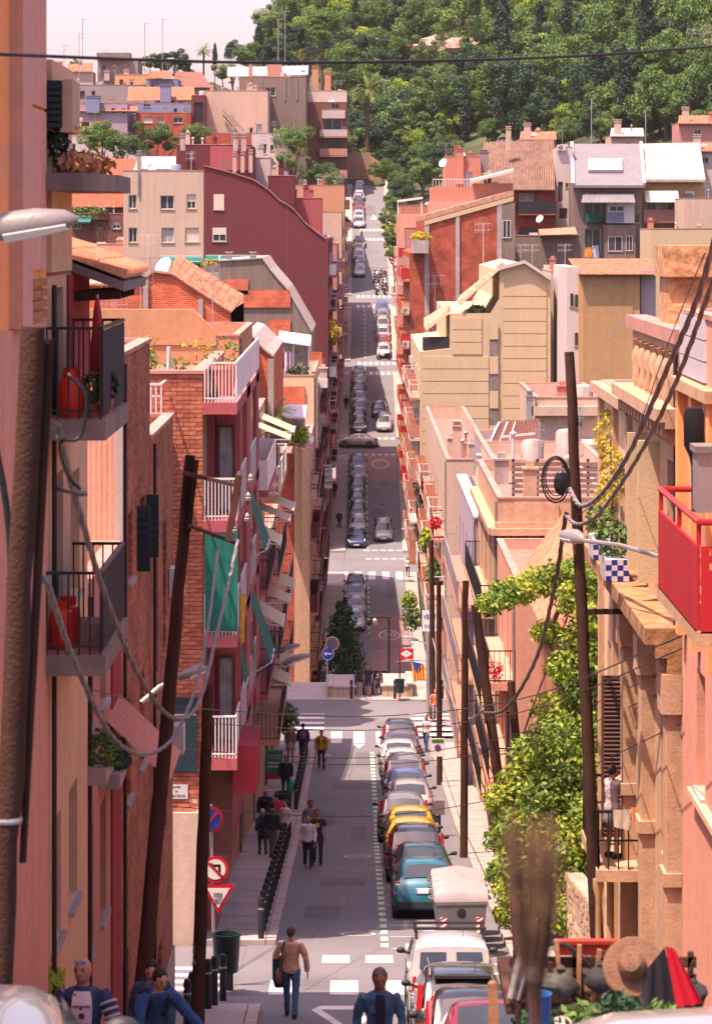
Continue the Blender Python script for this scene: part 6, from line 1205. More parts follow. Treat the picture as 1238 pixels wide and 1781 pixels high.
ST = {  # y from the rear bumper, belt height, top height, half widths: side, belt, top
 'hatch': dict(L=3.9, st=[(0,.60,.64,.72,.70,.60),(.07,.82,.86,.80,.77,.62),(.17,.95,.99,.835,.79,.64),(.62,.97,1.38,.84,.785,.585),(.85,.96,1.43,.84,.785,.57),(1.6,.95,1.46,.84,.785,.57),(2.15,.94,1.43,.84,.785,.57),(2.35,.93,1.37,.84,.785,.575),(3.0,.92,.97,.83,.77,.66),(3.45,.83,.88,.82,.74,.62),(3.78,.68,.73,.76,.68,.55),(3.9,.52,.56,.66,.6,.45)], rw=(2,3), ws=(7,8), roof=(4,6), wb=(.68,3.18)),
 'sedan': dict(L=4.45, st=[(0,.62,.66,.74,.70,.58),(.08,.90,.94,.82,.78,.62),(.55,.94,.99,.86,.80,.64),(.72,.95,1.02,.86,.80,.65),(1.25,.95,1.34,.865,.80,.58),(1.6,.95,1.41,.865,.80,.57),(2.2,.94,1.43,.865,.80,.57),(2.55,.93,1.39,.865,.80,.575),(3.35,.92,.97,.86,.79,.67),(3.9,.82,.87,.84,.76,.62),(4.3,.68,.73,.78,.70,.55),(4.45,.52,.56,.68,.6,.45)], rw=(3,4), ws=(7,8), roof=(5,6), wb=(.92,3.58)),
 'mpv': dict(L=4.25, st=[(0,.60,.64,.74,.72,.62),(.06,.90,.95,.83,.80,.66),(.12,1.0,1.05,.86,.82,.67),(.42,1.02,1.50,.865,.81,.60),(.7,1.01,1.58,.865,.81,.59),(1.7,1.0,1.62,.865,.81,.59),(2.3,.99,1.58,.865,.81,.59),(2.5,.98,1.52,.865,.81,.595),(3.4,.95,1.0,.86,.79,.68),(3.85,.84,.89,.83,.76,.63),(4.12,.68,.73,.77,.70,.55),(4.25,.52,.56,.68,.6,.45)], rw=(2,3), ws=(7,8), roof=(4,6), wb=(.75,3.4)),
 'van': dict(L=4.1, st=[(0,.60,.64,.76,.75,.70),(.05,.98,1.03,.83,.82,.74),(.08,1.06,1.10,.84,.83,.75),(.16,1.08,1.54,.84,.82,.70),(.30,1.08,1.63,.84,.82,.66),(1.6,1.06,1.67,.84,.82,.66),(2.2,1.02,1.63,.84,.82,.65),(2.4,1.0,1.56,.84,.82,.64),(3.15,.98,1.03,.83,.78,.66),(3.65,.86,.92,.81,.75,.62),(3.98,.68,.73,.76,.68,.55),(4.1,.52,.56,.66,.6,.45)], rw=(2,3), ws=(7,8), roof=(4,6), wb=(.7,3.35)),
}
def car_proto(kind, extra=None):
    D = ST[kind]; L = D['L']; off = L/2; t = thing('parked_car', 'prototype', 'car', (0,0,-500), world=False)
    def pts(s, zb=None):
        y, zbelt, zt, ws, wb, wt = s; e = min(y, L-y); zb = .22+max(0, .12-e)*1.0; y -= off; hh = zt-zbelt
        half = [(.0,zb),(ws*.92,zb),(ws,zb+.14),(ws*1.0,zb+.34 if zbelt > .7 else zb+.18),(ws*.995,zbelt-.10),(wb,zbelt),(wt+(wb-wt)*.14,zbelt+hh*.86),(wt*.86,zt-.012),(wt*.4,zt+.012),(0,zt+.015)]
        return [V((x,y,z)) for x, z in half]+[V((-x,y,z)) for x, z in half[-2:0:-1]]
    b = MB(); b.loft([pts(s) for s in D['st']]); b.build('body', M['paint'], t, 42)
    def sec(i): return pts(D['st'][i])
    def plate(name, i, j, m, k0=.12, k1=.92, lift=.03, sc=.93):
        A, B = sec(i), sec(j); a, c = A[6]*.45+A[7]*.55, B[6]*.45+B[7]*.55; c0 = A[8]; c1 = B[8]
        q = MB(); rows_ = []
        for f in (k0, (k0+k1)/2, k1):
            w = a.lerp(c, f); mid = c0.lerp(c1, f); nrm = V((0, -(c1.z-c0.z), (c1.y-c0.y))).normalized(); nrm = nrm if nrm.z > 0 else -nrm
            rows_.append([V((w.x*s_*sc, w.y*abs(s_)+mid.y*(1-abs(s_)), w.z*abs(s_)+mid.z*(1-abs(s_))))+nrm*lift for s_ in (-1,-.6,0,.6,1)])
        q.loft(rows_, False, 0, False); return q.build(name, m, t, 'all')
    i, j = D['rw']
    if kind == 'van':
        A, B = sec(2), sec(3)
        for s_ in (-1,1):
            q = MB(); xs = (.10,.62); f = lambda x, k: V((s_*x, A[6].y+(B[6].y-A[6].y)*k-.02, A[6].z+(B[7].z-A[6].z)*k)); q.q(f(xs[0],.12),f(xs[1],.12),f(xs[1]*.96,.82),f(xs[0],.82)); q.build('rear_window', M['cglass'], t)
        q = MB(); q.box(-.008,.008,-off-.012,-off+.1,.5,1.14); q.build('door_gap', M['plastic'], t)
    else: plate('rear_window', i, j, M['cglass'])
    i, j = D['ws']; plate('windscreen', j, i, M['cglass'], .06, .94)
    r0, r1 = D['st'][D['roof'][0]], D['st'][D['roof'][1]]; rear_y = D['st'][D['rw'][1]][0]+.12; fy = D['st'][D['ws'][1]][0]-.22; ry1 = D['st'][D['ws'][0]][0]
    for s_ in (-1,1):
        wb, wt = r0[4], r0[5]+(r0[4]-r0[5])*.14; zb, zt = r0[1], r0[2]
        for (ya, yb, yc, yd) in ((rear_y, (rear_y+fy)/2-.25, (rear_y+fy)/2-.25, rear_y+.12), ((rear_y+fy)/2-.17, fy, ry1-.02, (rear_y+fy)/2-.17)):
            if kind == 'van' and ya == rear_y: continue
            q = MB(); f = lambda y, k: V((s_*(wb+(wt-wb)*k+.012), y-off, zb+(zt-zb)*.86*k)); q.q(f(ya,.10), f(yb,.10), f(yc,.90), f(yd,.90)); q.build('side_window', M['cglass'], t)
        for wy in D['wb']:
            w = MB(); x = s_*(r0[3]-.10); w.lathe([(.20,-.10),(.285,-.10),(.30,-.07),(.30,.085),(.28,.115),(.2,.118)], (x,wy-off,.30), 16, 0, (s_,0,0)); wo = w.build('wheel', M['tyre'], t, True)
            w = MB(); w.lathe([(.20,.09),(.205,.121),(.17,.123),(.15,.10),(.06,.11),(.03,.125)], (x,wy-off,.30), 14, 0, (s_,0,0)); w.build('rim', M['rim'], wo, True)
            w = MB(); w.lathe([(.35,.0),(.35,.104),(.30,.104),(.30,.0)], (x,wy-off,.315), 16, 0, (s_,0,0)); w.build('wheel_arch', M['plastic'], t)
        m_ = MB(); my = fy-off-.05; m_.ell((s_*(r0[3]+.10),my,r0[1]+.08), (.095,.06,.065), 8, 5); m_.bar((s_*r0[4],my,r0[1]+.03),(s_*(r0[3]+.06),my,r0[1]+.06),.05); m_.build('wing_mirror', M['plastic'], t, True)
        ws = D['st'][2][3]; tl = MB()
        if kind in ('hatch', 'sedan'):
            a = D['st'][1]; c = D['st'][2] if kind == 'hatch' else D['st'][1]; zt_ = .96 if kind == 'hatch' else .88
            tl.hexa([(s_*ws*.70,-off+.015,.64),(s_*ws*.985,-off+.05,.64),(s_*ws*.998,-off+.26,.66),(s_*ws*.70,-off+.2,.64),(s_*ws*.78,-off+(.13 if kind == 'hatch' else .05),zt_),(s_*ws*.965,-off+(.16 if kind == 'hatch' else .08),zt_),(s_*ws*.975,-off+.3,zt_),(s_*ws*.78,-off+.3,zt_)])
        else:
            z1 = 1.42 if kind == 'mpv' else 1.0
            tl.hexa([(s_*ws*.87,-off-.004,.72),(s_*ws*.985,-off+.04,.72),(s_*ws*1.0,-off+.2,.72),(s_*ws*.87,-off+.2,.72),(s_*ws*.82,-off+(.31 if kind == 'mpv' else .03),z1),(s_*ws*.90,-off+(.33 if kind == 'mpv' else .05),z1),(s_*ws*.93,-off+.44,z1),(s_*ws*.82,-off+.44,z1)])
        to = tl.build('tail_light', M['tail'], t)
        hl = MB(); S3, S4 = D['st'][-2], D['st'][-3]
        hl.hexa([(s_*S3[3]*.62,S3[0]-off+.03,.58),(s_*S3[3]*.98,S3[0]-off-.03,.58),(s_*S4[3]*.99,S4[0]-off-.05,.66),(s_*S3[3]*.6,S4[0]-off,.6),(s_*S3[3]*.66,S3[0]-off-.03,.72),(s_*S3[3]*.96,S3[0]-off-.12,.74),(s_*S4[3]*.96,S4[0]-off-.05,.84),(s_*S3[3]*.66,S4[0]-off,.84)]); hl.build('headlight', M['head'], t)
    for s_ in (-1,1):                                                # door gaps and handles
        for yy in (rear_y+.02, (rear_y+fy)/2-.2, fy+.08):
            q = MB(); q.box(s_*(r0[3]-.004)-.006,s_*(r0[3]-.004)+.006,yy-off-.006,yy-off+.006,.36,r0[1]-.08); q.build('door_gap', M['plastic'], t)
        q = MB(); q.box(s_*(r0[3]+.0)-.018,s_*(r0[3]+.0)+.018,(rear_y+fy)/2-.42-off,(rear_y+fy)/2-.26-off,r0[1]-.16,r0[1]-.12); q.build('door_handle', M['plastic'], t)
    q = MB(); q.hexa([(-.74,-off-.035,.30),(.74,-off-.035,.30),(.8,-off+.12,.28),(-.8,-off+.12,.28),(-.74,-off-.035,.46),(.74,-off-.035,.46),(.8,-off+.12,.48),(-.8,-off+.12,.48)]); q.build('rear_bumper', M['plastic'], t)
    q = MB(); q.hexa([(-.60,off+.02,.28),(.60,off+.02,.28),(.72,off-.15,.26),(-.72,off-.15,.26),(-.60,off+.02,.44),(.60,off+.02,.44),(.72,off-.15,.46),(-.72,off-.15,.46)]); q.build('front_bumper', M['plastic'], t)
    yp = -off-.012 if kind != 'sedan' else -off-.0; q = MB(); zpl = .74 if kind == 'hatch' else .78; q.hexa([(-.26,yp-.012,zpl-.06),(.26,yp-.012,zpl-.06),(.26,yp+.08,zpl-.06),(-.26,yp+.08,zpl-.06),(-.26,yp+.022,zpl+.06),(.26,yp+.022,zpl+.06),(.26,yp+.08,zpl+.06),(-.26,yp+.08,zpl+.06)]); po = q.build('number_plate', M['plate'], t)
    q = MB(); q.hexa([(-.258,yp-.0135,zpl-.055),(-.215,yp-.0135,zpl-.055),(-.215,yp+.0,zpl-.055),(-.258,yp+.0,zpl-.055),(-.258,yp+.0185,zpl+.055),(-.215,yp+.0185,zpl+.055),(-.215,yp+.03,zpl+.055),(-.258,yp+.03,zpl+.055)]); q.build('plate_band', M['bluemark'], po)
    q = MB(); q.box(-.26,.26,off+.0,off+.035,.36,.46); q.build('number_plate', M['plate'], t)
    q = MB(); q.tube([(.25,.9-off,r0[2]+.0),(.25,.72-off,r0[2]+.22)], .006, 4); q.build('aerial', M['plastic'], t)
    if extra: extra(t, D, off)
    return t
def rails(t, D, off):
    for s_ in (-1,1):
        z = D['st'][5][2]; q = MB(); q.tube([(s_*.58,.5-off,z-.06),(s_*.58,.62-off,z+.05),(s_*.58,2.1-off,z+.05),(s_*.58,2.25-off,z-.06)], .022, 6); q.build('roof_rail', M['rim'], t)
    q = MB(); q.bar((-.6,.75-off,D['st'][5][2]+.09),(.6,.75-off,D['st'][5][2]+.09),.06,.03); q.build('roof_bar', M['rim'], t)
    q = MB(); q.box(-.5,.5,.30-off,.52-off,D['st'][4][2]-.05,D['st'][4][2]+.0); q.build('spoiler', M['plastic'], t)
def rack(t, D, off):
    for y in (1.0, 2.0): q = MB(); q.bar((-.72,y-off,1.80),(.72,y-off,1.80),.06,.05); [q.bar((s_*.66,y-off,1.6),(s_*.66,y-off,1.80),.05) for s_ in (-1,1)]; q.build('roof_rack_bar', M['plastic'], t)
CP = {k: car_proto(k) for k in ('hatch','sedan','mpv','van')}; CP['suv'] = car_proto('mpv', rails); CP['rackvan'] = car_proto('van', rack)
def slope(Y): return math.atan2(prof(Y+1.4)-prof(Y-1.4), 2.8)
def put_car(kind, x, Y, col, label, face=1, rz=None, group='parked cars', cat=None, name=None):
    pm = paint(*col); o = dup(CP[kind], (x, Y, prof(Y)), 0, label, 1.0, {'base_car_paint': pm}); o['group'] = group
    p = slope(Y); o.rotation_euler = (p, 0, 0) if face > 0 else (-p, 0, math.pi)
    if rz is not None: o.rotation_euler = (0, p*.5, rz); 
    if name: o.name = name
    return o
C = {'white':('white',(.42,.405,.405)),'silver':('silver',(.30,.28,.28)),'grey':('grey',(.17,.165,.17)),'dark':('charcoal',(.030,.030,.036)),'black':('black',(.010,.010,.013)),'navy':('navy',(.018,.025,.06)),'blue':('blue',(.07,.11,.27)),'teal':('teal',(.015,.13,.17)),'green':('dark_green',(.012,.045,.045)),'yellow':('yellow',(.55,.32,.02)),'red':('wine_red',(.20,.015,.03)),'bred':('bright_red',(.50,.02,.02)),'plum':('plum_grey',(.11,.085,.11))}
g1 = 'cars parked along the right kerb'
near = [('hatch',2.05,44.0,'red','wine red hatchback nearest the foreground clutter'),('mpv',1.95,48.4,'dark','charcoal hatchback with upright red tail lamps behind the dark estate'),('suv',1.9,53.0,'dark','charcoal estate with silver roof rails behind the white van'),('rackvan',1.85,57.6,'white','white van with a black roof rack at the crossing'),
 ('hatch',1.80,76.2,'teal','teal hatchback beside the grey recycling bins'),('hatch',1.85,81.0,'green','dark green hatchback in front of the teal one'),('mpv',1.75,85.6,'dark','charcoal car with tall red lamps behind the yellow cars'),('hatch',1.72,90.2,'yellow','nearer of two yellow cars by the right kerb'),('hatch',1.78,94.8,'yellow','farther of two yellow cars by the right kerb'),('mpv',1.62,99.3,'grey','grey estate car just ahead of the yellow cars'),
 ('hatch',2.0,107.2,'silver','silver hatchback with triangular red tail lamps in mid row'),('hatch',1.95,112.0,'blue','light blue car ahead of the silver hatchback'),('mpv',1.95,116.7,'grey','grey car between the light blue one and the white ones'),('hatch',1.9,121.4,'white','nearer of two white cars in the right row'),('hatch',1.85,126.0,'white','farther of two white cars in the right row'),('hatch',2.05,130.7,'plum','plum grey car behind the first car at the crossing'),('mpv',2.05,135.4,'dark','first dark car in the right row at the zebra crossing')]
for k, x, y, c, lb in near: put_car(k, x, y, C[c], lb, 1, group=g1)
g2 = 'cars parked along the far street'; i = 0
cols = ['silver','white','grey','dark','dark','silver','black','navy','grey','dark','silver','blue','black','grey','white']
rc = random.Random(3); names_ = ['silver','white','grey','charcoal']
blk = [(225,246,4,'below the far zebra crossing'),(264,300,7,'on the block with the pale MPV'),(313.5,343,7,'above the crossing silver sedan'),(396,419,5,'below the upper crossing'),(430,464,8,'near the top of the street')]
seqs = {0:['white','silver','silver','dark'],1:['navy','white','dark','navy','dark','silver','dark'],2:['dark','navy','grey','silver','dark','grey','black'],3:['silver','dark','white','yellow','dark'],4:['silver','white','bred','dark','silver','white','grey','silver']}
ordn = ['first','second','third','fourth','fifth','sixth','seventh','eighth']
for bi, (a, c, n, where) in enumerate(blk):
    for q in range(n):
        y = a+2.2+(c-a-4.4)*q/max(1,n-1)+rc.uniform(-.3,.3); col = C[seqs[bi][q]]
        put_car(rc.choice(['hatch','hatch','mpv','sedan']), LK(y)+.98+rc.uniform(-.1,.12), y, col, '%s %s car parked at the left kerb %s' % (ordn[q], col[0].replace('_',' '), where), -1, group=g2)
for q, (y, cn, kd) in enumerate(((353.5,'white','hatch'),(358,'bred','hatch'),(363,'white','sedan'),(367.8,'silver','mpv'),(372.4,'grey','hatch'),(376.8,'blue','hatch'))): put_car(kd, RK(y)-1.1, y, C[cn], '%s %s car parked at the right kerb of the upper block' % (ordn[q], C[cn][0].replace('_',' ')), -1, group=g2)
put_car('mpv', 2.55, 268.6, C['silver'], 'pale silver MPV driving down the far street', -1, group='cars driving on the far street', name='driving_car')
put_car('mpv', 3.05, 316.5, C['silver'], 'silver grey car driving just above the crossing sedan', -1, group='cars driving on the far street', name='driving_car'); put_car('hatch', 2.6, 322.8, C['navy'], 'navy car driving behind the silver grey one', -1, group='cars driving on the far street', name='driving_car')
o = put_car('sedan', .15, 308.2, ('champagne',(.52,.44,.39)), 'champagne silver sedan turning across the far street', rz=rad(88), group='cars driving on the far street', name='driving_car')
for p in CP.values():
    for ch in list(p.children_recursive): bpy.data.objects.remove(ch)
    bpy.data.objects.remove(p)
# scooters
def scooter_proto():
    t = thing('parked_scooter', 'prototype', 'scooter', (0,0,-500), world=False); b = MB()
    b.loft([[V((x*w,y,z)) for x, z in ((-1,z0),(1,z0),(1,z1),(-1,z1))] for y, w, z0, z1 in ((-.75,.08,.55,.72),(-.5,.15,.32,.76),(-.05,.15,.30,.70),(.12,.14,.22,.34),(.4,.16,.22,.34))]); b.hexa([(-.17,.42,.25),(.17,.42,.25),(.17,.5,.25),(-.17,.5,.25),(-.14,.62,.95),(.14,.62,.95),(.12,.7,.95),(-.12,.7,.95)]); b.build('body', M['paint'], t, True)
    for y in (-.58,.72): w = MB(); w.lathe([(.1,-.06),(.2,-.06),(.23,-.03),(.23,.03),(.2,.06),(.1,.06)], (0,y,.23), 14, 0, (1,0,0)); wo = w.build('wheel', M['tyre'], t, True); w = MB(); w.lathe([(.02,-.065),(.11,-.062),(.11,.062),(.02,.065)], (0,y,.23), 10, 0, (1,0,0)); w.build('rim', M['rim'], wo)
    b = MB(); b.loft([[V((x*w,y,z+h)) for x, h in ((-1,0),(1,0),(.8,.1),(-.8,.1))] for y, w, z in ((-.7,.1,.74),(-.4,.15,.76),(0,.13,.72))]); b.build('seat', M['plastic'], t, True)
    b = MB(); b.tube([(0,.72,.25),(0,.62,.98)],.03,6); b.tube([(-.33,.5,1.02),(-.1,.6,1.02),(.1,.6,1.02),(.33,.5,1.02)],.018,6); b.build('handlebar', M['plastic'], t)
    for s_ in (-1,1): b = MB(); b.tube([(s_*.25,.52,1.03),(s_*.33,.56,1.18)],.01,5); b.ell((s_*.35,.56,1.2),(.06,.02,.04),8,5); b.build('mirror', M['plastic'], t)
    b = MB(); b.ell((0,.72,.86),(.09,.05,.08),8,5); b.build('headlight', M['head'], t); b = MB(); b.box(-.06,.06,-.79,-.74,.58,.66); b.build('tail_light', M['tail'], t)
    return t
sp_ = scooter_proto(); k = 0
for row in range(2):
    for q in range(7):
        y = 386.8+q*1.75; x = 2.75+row*1.05+rc.uniform(-.08,.08); cn = rc.choice(['black','dark','grey','silver','dark','red']); o = dup(sp_, (x,y,prof(y)), 0, '%s scooter from below in the %s file of the packed scooter bay' % (ordn[q], ['left','right'][row]), 1.0, {'base_car_paint': paint(*C[cn])}); o['group'] = 'scooters in the bay'; o.rotation_euler = (slope(y),0,rad(165+rc.uniform(-20,20)))
for (x, y, lb) in ((RK(351)-1.0,350.9,'black scooter parked across the foot of the upper car row'),(5.0,394,'scooter standing alone on the right upper pavement')):
    o = dup(sp_, (x,y,prof(y)+.05), 0, lb, 1.0, {'base_car_paint': paint(*C['black'])}); o['group'] = 'scooters in the bay'; o.rotation_euler = (0,0,rad(80 if y < 360 else 170))
for ch in list(sp_.children_recursive): bpy.data.objects.remove(ch)
bpy.data.objects.remove(sp_)
# ---------------------------------------------------------------- poles, cables, lamps, signs, street furniture
def gz(x, y): return prof(y)+(.13 if (x < -1.9 or x > 3.55) else 0)
def wood_pole(label, p0, p1, Y, r0, r1, Y1=None, extra=None, base=True):
    """pole from the pixel p0 (top) to p1 (lower point); its foot goes on down to the ground"""
    Y1 = Y1 or Y; a, b_ = P(*p0, Y), P(*p1, Y1); d = (b_-a).normalized()
    gzv = gz(b_.x, Y1)
    if base and b_.z > gzv: b_ = b_+d*((b_.z-gzv)/max(.2, -d.z))
    t = thing('wooden_pole', label, 'pole', (b_.x, b_.y, min(b_.z, gzv))); m = MB(); n = 14
    m.tube([b_.lerp(a, i/n)+V((R.uniform(-.01,.01),R.uniform(-.01,.01),0)) for i in range(n+1)], [r0+(r1-r0)*i/n for i in range(n+1)], 9, True, 0, .06); m.build('shaft', M['wood'], t, 50); return t, a, b_
t, a, b_ = wood_pole('thick dark wooden pole in the left foreground', (60,568), (-6,1781), 16.5, .080, .072); 
m = MB(); c = P(80,585,16.4); m.tube([P(86,590,16.6),P(66,1000,16.6),P(40,1500,16.6)], [.03,.028,.022], 7); m.build('cable_guard', M['wood'], t)
m = MB(); m.lathe([(.086,0),(.090,.015),(.086,.03)], P(13,1430,16.5), 14); m.build('band', M['steel'], t)
t, a, b_ = wood_pole('leaning wooden pole carrying a bracket of insulators', (332,792), (242,1781), 40, .13, .075)
m = MB(); m.bar(P(318,822,39.8),P(418,846,39.8),.06,.05); m.bar(P(328,914,39.8),P(410,944,39.8),.06,.05); m.bar(P(416,826,39.7),P(398,940,39.7),.10,.06); br = m.build('bracket', mat('rusty_iron',(.10,.04,.03),var=.3,sc=4), t)
for px, py in ((436,840),(432,872),(430,908),(408,928)): m = MB(); m.lathe([(.015,0),(.04,.015),(.044,.05),(.026,.065),(.036,.085),(.02,.115),(.008,.13)], P(px,py,39.7), 10); m.build('insulator', mat('pale_porcelain',(.26,.27,.26),rough=.25), br, True)
m = MB(); m.bar(P(342,800,39.9),P(328,925,39.9),.07,.05); m.build('backing_board', M['wood'], t)
t, a, b_ = wood_pole('straight wooden pole with scratched letters beside the traffic signs', (362,1190), (343,1781), 52, .13, .10)
text('carved_letters', 'S\nT\nA', P(338,1660,51.84)+V((-.01,0,0)), .14, M['concrete'], t)
t, a, b_ = wood_pole('tall dark wooden pole on the right with coiled cable', (990,612), (1036,1600), 50, .13, .085)
m = MB(); m.bar(P(1022,1064,49.8),P(1106,1063,49.8),.09,.09); m.build('cross_arm', M['wood'], t)
m = MB(); c = P(966,834,49.7)
for k in range(3): m.tube([c+V((math.cos(q/12*math.pi)*(.24-.03*k), -.03*k, math.sin(q/12*math.pi)*(.40-.04*k)+.02*k)) for q in range(25)], .012+.004*(k == 0), 6, False)
m.build('cable_coil', M['black'], t); m = MB(); m.ell(P(975,840,49.6), (.13,.06,.22), 8, 5); m.build('splice_box', M['black'], t)
wood_pole('slim brown wooden pole beyond the recycling bins', (809,1010), (806,1500), 92, .13, .10)
wood_pole('dark leaning prop pole against the peach house', (826,1052), (868,1370), 84, .17, .13); wood_pole('grey split prop pole leaning behind the dark one', (888,1185), (905,1370), 85, .14, .11)
wood_pole('tall wooden pole behind the for sale board', (750,940), (752,1240), 146, .16, .12); wood_pole('shorter wooden pole right of the for sale board', (763,1010), (764,1380), 120, .13, .10)
t, a, b_ = wood_pole('wooden post holding the vine at the pavement edge', (893,1560), (905,1690), 64, .12, .11)
wood_pole('thin dark pole standing among the vine', (868,1480), (873,1560), 74, .06, .05)
t = thing('steel_pole', 'thin grey steel pole carrying the lamp beside the for sale board', 'pole', P(744,1260,148)); m = MB(); m.tube([P(744,1275,148),P(744,1050,148)], .09, 8); m.build('shaft', M['steel'], t)
t = thing('drain_pole', 'thin dark steel post on the right pavement near the bins', 'pole', (3.9,74,gz(4,74))); m = MB(); m.tube([(3.9,74,gz(4,74)),(3.9,74,-12.4)], .05, 8); m.build('shaft', M['iron'], t)
def cable(label, pts, r, m='black', sag=0, twist=False, name='cable', n=26):
    """smooth hanging cable through the points (pixel, pixel, depth)"""
    q = [P(x, y, Y) for x, y, Y in pts]; out = []
    for i in range(len(q)-1):
        p0, p1, p2, p3 = q[max(i-1,0)], q[i], q[i+1], q[min(i+2,len(q)-1)]; k = max(4, n//(len(q)-1))
        for j in range(k):
            t_ = j/k; out.append(.5*((2*p1)+(p2-p0)*t_+(2*p0-5*p1+4*p2-p3)*t_*t_+(3*p1-p0-3*p2+p3)*t_**3)-V((0,0,sag*math.sin(math.pi*t_))))
    out.append(q[-1]); b = MB()
    if twist:
        for s_ in (0,1,2): b.tube([p+V((math.cos(i*.9+s_*2.09)*r*.6, 0, math.sin(i*.9+s_*2.09)*r*.6)) for i, p in enumerate(out)], r*.62, 5)
    else: b.tube(out, r, 6)
    return tag(b.build(name, M[m] if m in M else m, None, 'all'), label, 'cable', 'overhead cables')
M['cgrey'] = mat('grey_cable', (.20,.18,.19), rough=.7, var=.2, sc=8); M['cbrown'] = mat('brown_cable', (.13,.09,.08), rough=.8, var=.2, sc=8)
cable('thick black cable crossing the sky and hillside', [(-60,92,20),(250,104,22),(480,109,23),(800,105,24),(1050,95,25),(1300,76,26)], .013, 'black')
cable('twisted cable falling steeply from the right edge to the coil', [(1265,330,30),(1215,510,34),(1160,640,38),(1095,785,43),(1045,860,46),(1010,880,48),(990,850,49.6)], .035, 'cgrey', twist=True, n=70)
cable('second twisted cable falling beside the first to the big pole', [(1265,420,30),(1228,520,33),(1168,680,38),(1100,810,43),(1040,895,47),(1005,912,48.6),(984,898,49.6)], .03, 'cgrey', twist=True, n=70)
cable('dark thin strand hanging before the stone balustrade', [(1225,440,36),(1160,600,42),(1075,830,47),(1000,900,49)], .008, 'black')
cable('cable drooping from the big pole down to the leaning prop poles', [(984,892,50),(962,1030,56),(930,1150,64),(880,1232,74),(840,1240,84)], .04, 'cbrown', twist=True, n=50)
cable('slack cable from the prop poles to the for sale board pole', [(840,1235,84),(815,1250,95),(790,1225,110),(768,1170,130),(752,1110,146)], .035, 'cgrey')
cable('pale twisted loop from the insulators down and over to the left pole', [(414,940,39.6),(378,1100,37),(345,1225,34),(300,1248,30),(245,1180,26),(185,1040,22),(130,860,18.5),(100,740,16.6)], .021, 'cgrey', twist=True, n=90)
cable('second pale twisted loop hanging lower on the left', [(380,955,39.6),(352,1150,36),(310,1270,32),(255,1312,28),(195,1280,24),(130,1150,20),(88,1030,17),(76,1005,16.6)], .019, 'cgrey', twist=True, n=90)
cable('black cable bundle beside the left foreground pole', [(118,650,16.6),(150,690,16.6),(140,760,16.6),(105,770,16.6),(120,830,17),(150,860,17),(100,850,16.6)], .012, 'black')
cable('dark cable running down left of the foreground pole', [(-10,760,17),(18,950,17),(14,1300,17),(6,1781,17)], .022, 'black')
for k, (ya, yb, Y, lb) in enumerate(((1238,1246,58,'uppermost thin wire across the near street'),(1262,1268,70,'second thin wire across the near street'),(1310,1292,80,'third thin wire across the near street'),(1322,1330,80,'fourth thin wire across the near street'),(1412,1398,78,'lowest thin wire across the near street'))):
    cable(lb, [(95,ya-60,Y*.62),(300,ya-10,Y*.8),(640,ya+8,Y),(900,(ya+yb)/2-25,Y*.85),(1185,yb-140,Y*.55)], .010, 'iron')
cable('thin wire slanting from the wood pole to the far balconies', [(560,945,160),(650,910,175),(705,870,190)], .02, 'iron')
for k, x in enumerate((92,140)): cable(['near wire bundle stapled down the left facade','farther wire bundle stapled down the left facade'][k], [(x,820,36+4*k),(x+2,1100,36+4*k),(x+4,1400,36+4*k),(x+8,1660,36+4*k)], .018, 'black', name='facade_cable')
# lamps
M['lampw'] = mat('lamp_housing', (.20,.18,.18), rough=.45, var=.06); M['lampg'] = mat('lamp_bowl', (.75,.70,.68), rough=.15, var=.04, bump=0)
def lamp(label, base, tip, Y, L, m='lampw', arm=True, Yb=None, ang=0, hgt=.16, w=.13):
    """cobra head lamp: arm from the pixel base to the head whose free end is at the pixel tip"""
    tp = P(*tip, Y); bs = P(*base, Yb or Y); t = thing('street_lamp', label, 'street lamp', bs); d = (tp-bs); d.z *= .6; d = d.normalized(); sd = d.cross(V((0,0,1))).normalized(); up = sd.cross(d)
    rings = []
    for s_, w_, h_ in ((0,.25,.3),(.12,.55,.7),(.35,.95,1.0),(.65,1.0,.95),(.9,.75,.65),(1,.3,.25)):
        c = tp-d*L*(1-s_); rings.append([c+sd*w*w_*math.cos(q/10*2*math.pi)+up*(hgt*h_*(max(math.sin(q/10*2*math.pi),-.35))) for q in range(10)])
    b = MB(); b.loft(rings); b.build('housing', M[m], t, 60); b = MB(); b.loft([[p-up*hgt*.12 for p in rings[k]] for k in (2,3,4)]); b.build('bowl', M['lampg'], t, True)
    b = MB(); st = tp-d*L*.95; b.tube([bs, bs.lerp(st,.5)+V((0,0,.05)), st], .035, 7); b.build('arm', M['steel'], t); return t
lamp('big grey street lamp head at the left edge', (-120,455), (136,384), 20, .80, hgt=.15, w=.12)
lamp('white street lamp beside the leaning insulator pole', (246,1222), (362,1162), 41, .52, Yb=40.5, w=.1, hgt=.09)
lamp('grey lamp hanging over the left pavement, nearer one', (484,1168), (540,1140), 92, .95); lamp('grey lamp hanging over the left pavement, farther one', (470,1152), (522,1122), 100, .9)
lamp('large white lamp reaching out from the stone cornice', (1146,968), (976,932), 47, .82, Yb=44, w=.13, hgt=.16)
lamp('white lamp on the steel pole beside the for sale board', (748,1125), (698,1108), 148, .9, w=.16); lamp('white lamp above the far right pavement', (728,1014), (700,1009), 210, .9, w=.2)
lamp('small lamp at the beige building street edge', (712,924), (697,920), 240, .8, w=.2); lamp('lamp near the upper crossing on the left', (590,535), (610,531), 330, 1.2, w=.3, hgt=.25)
for k, (px, py) in enumerate(((478,668+0),)): pass
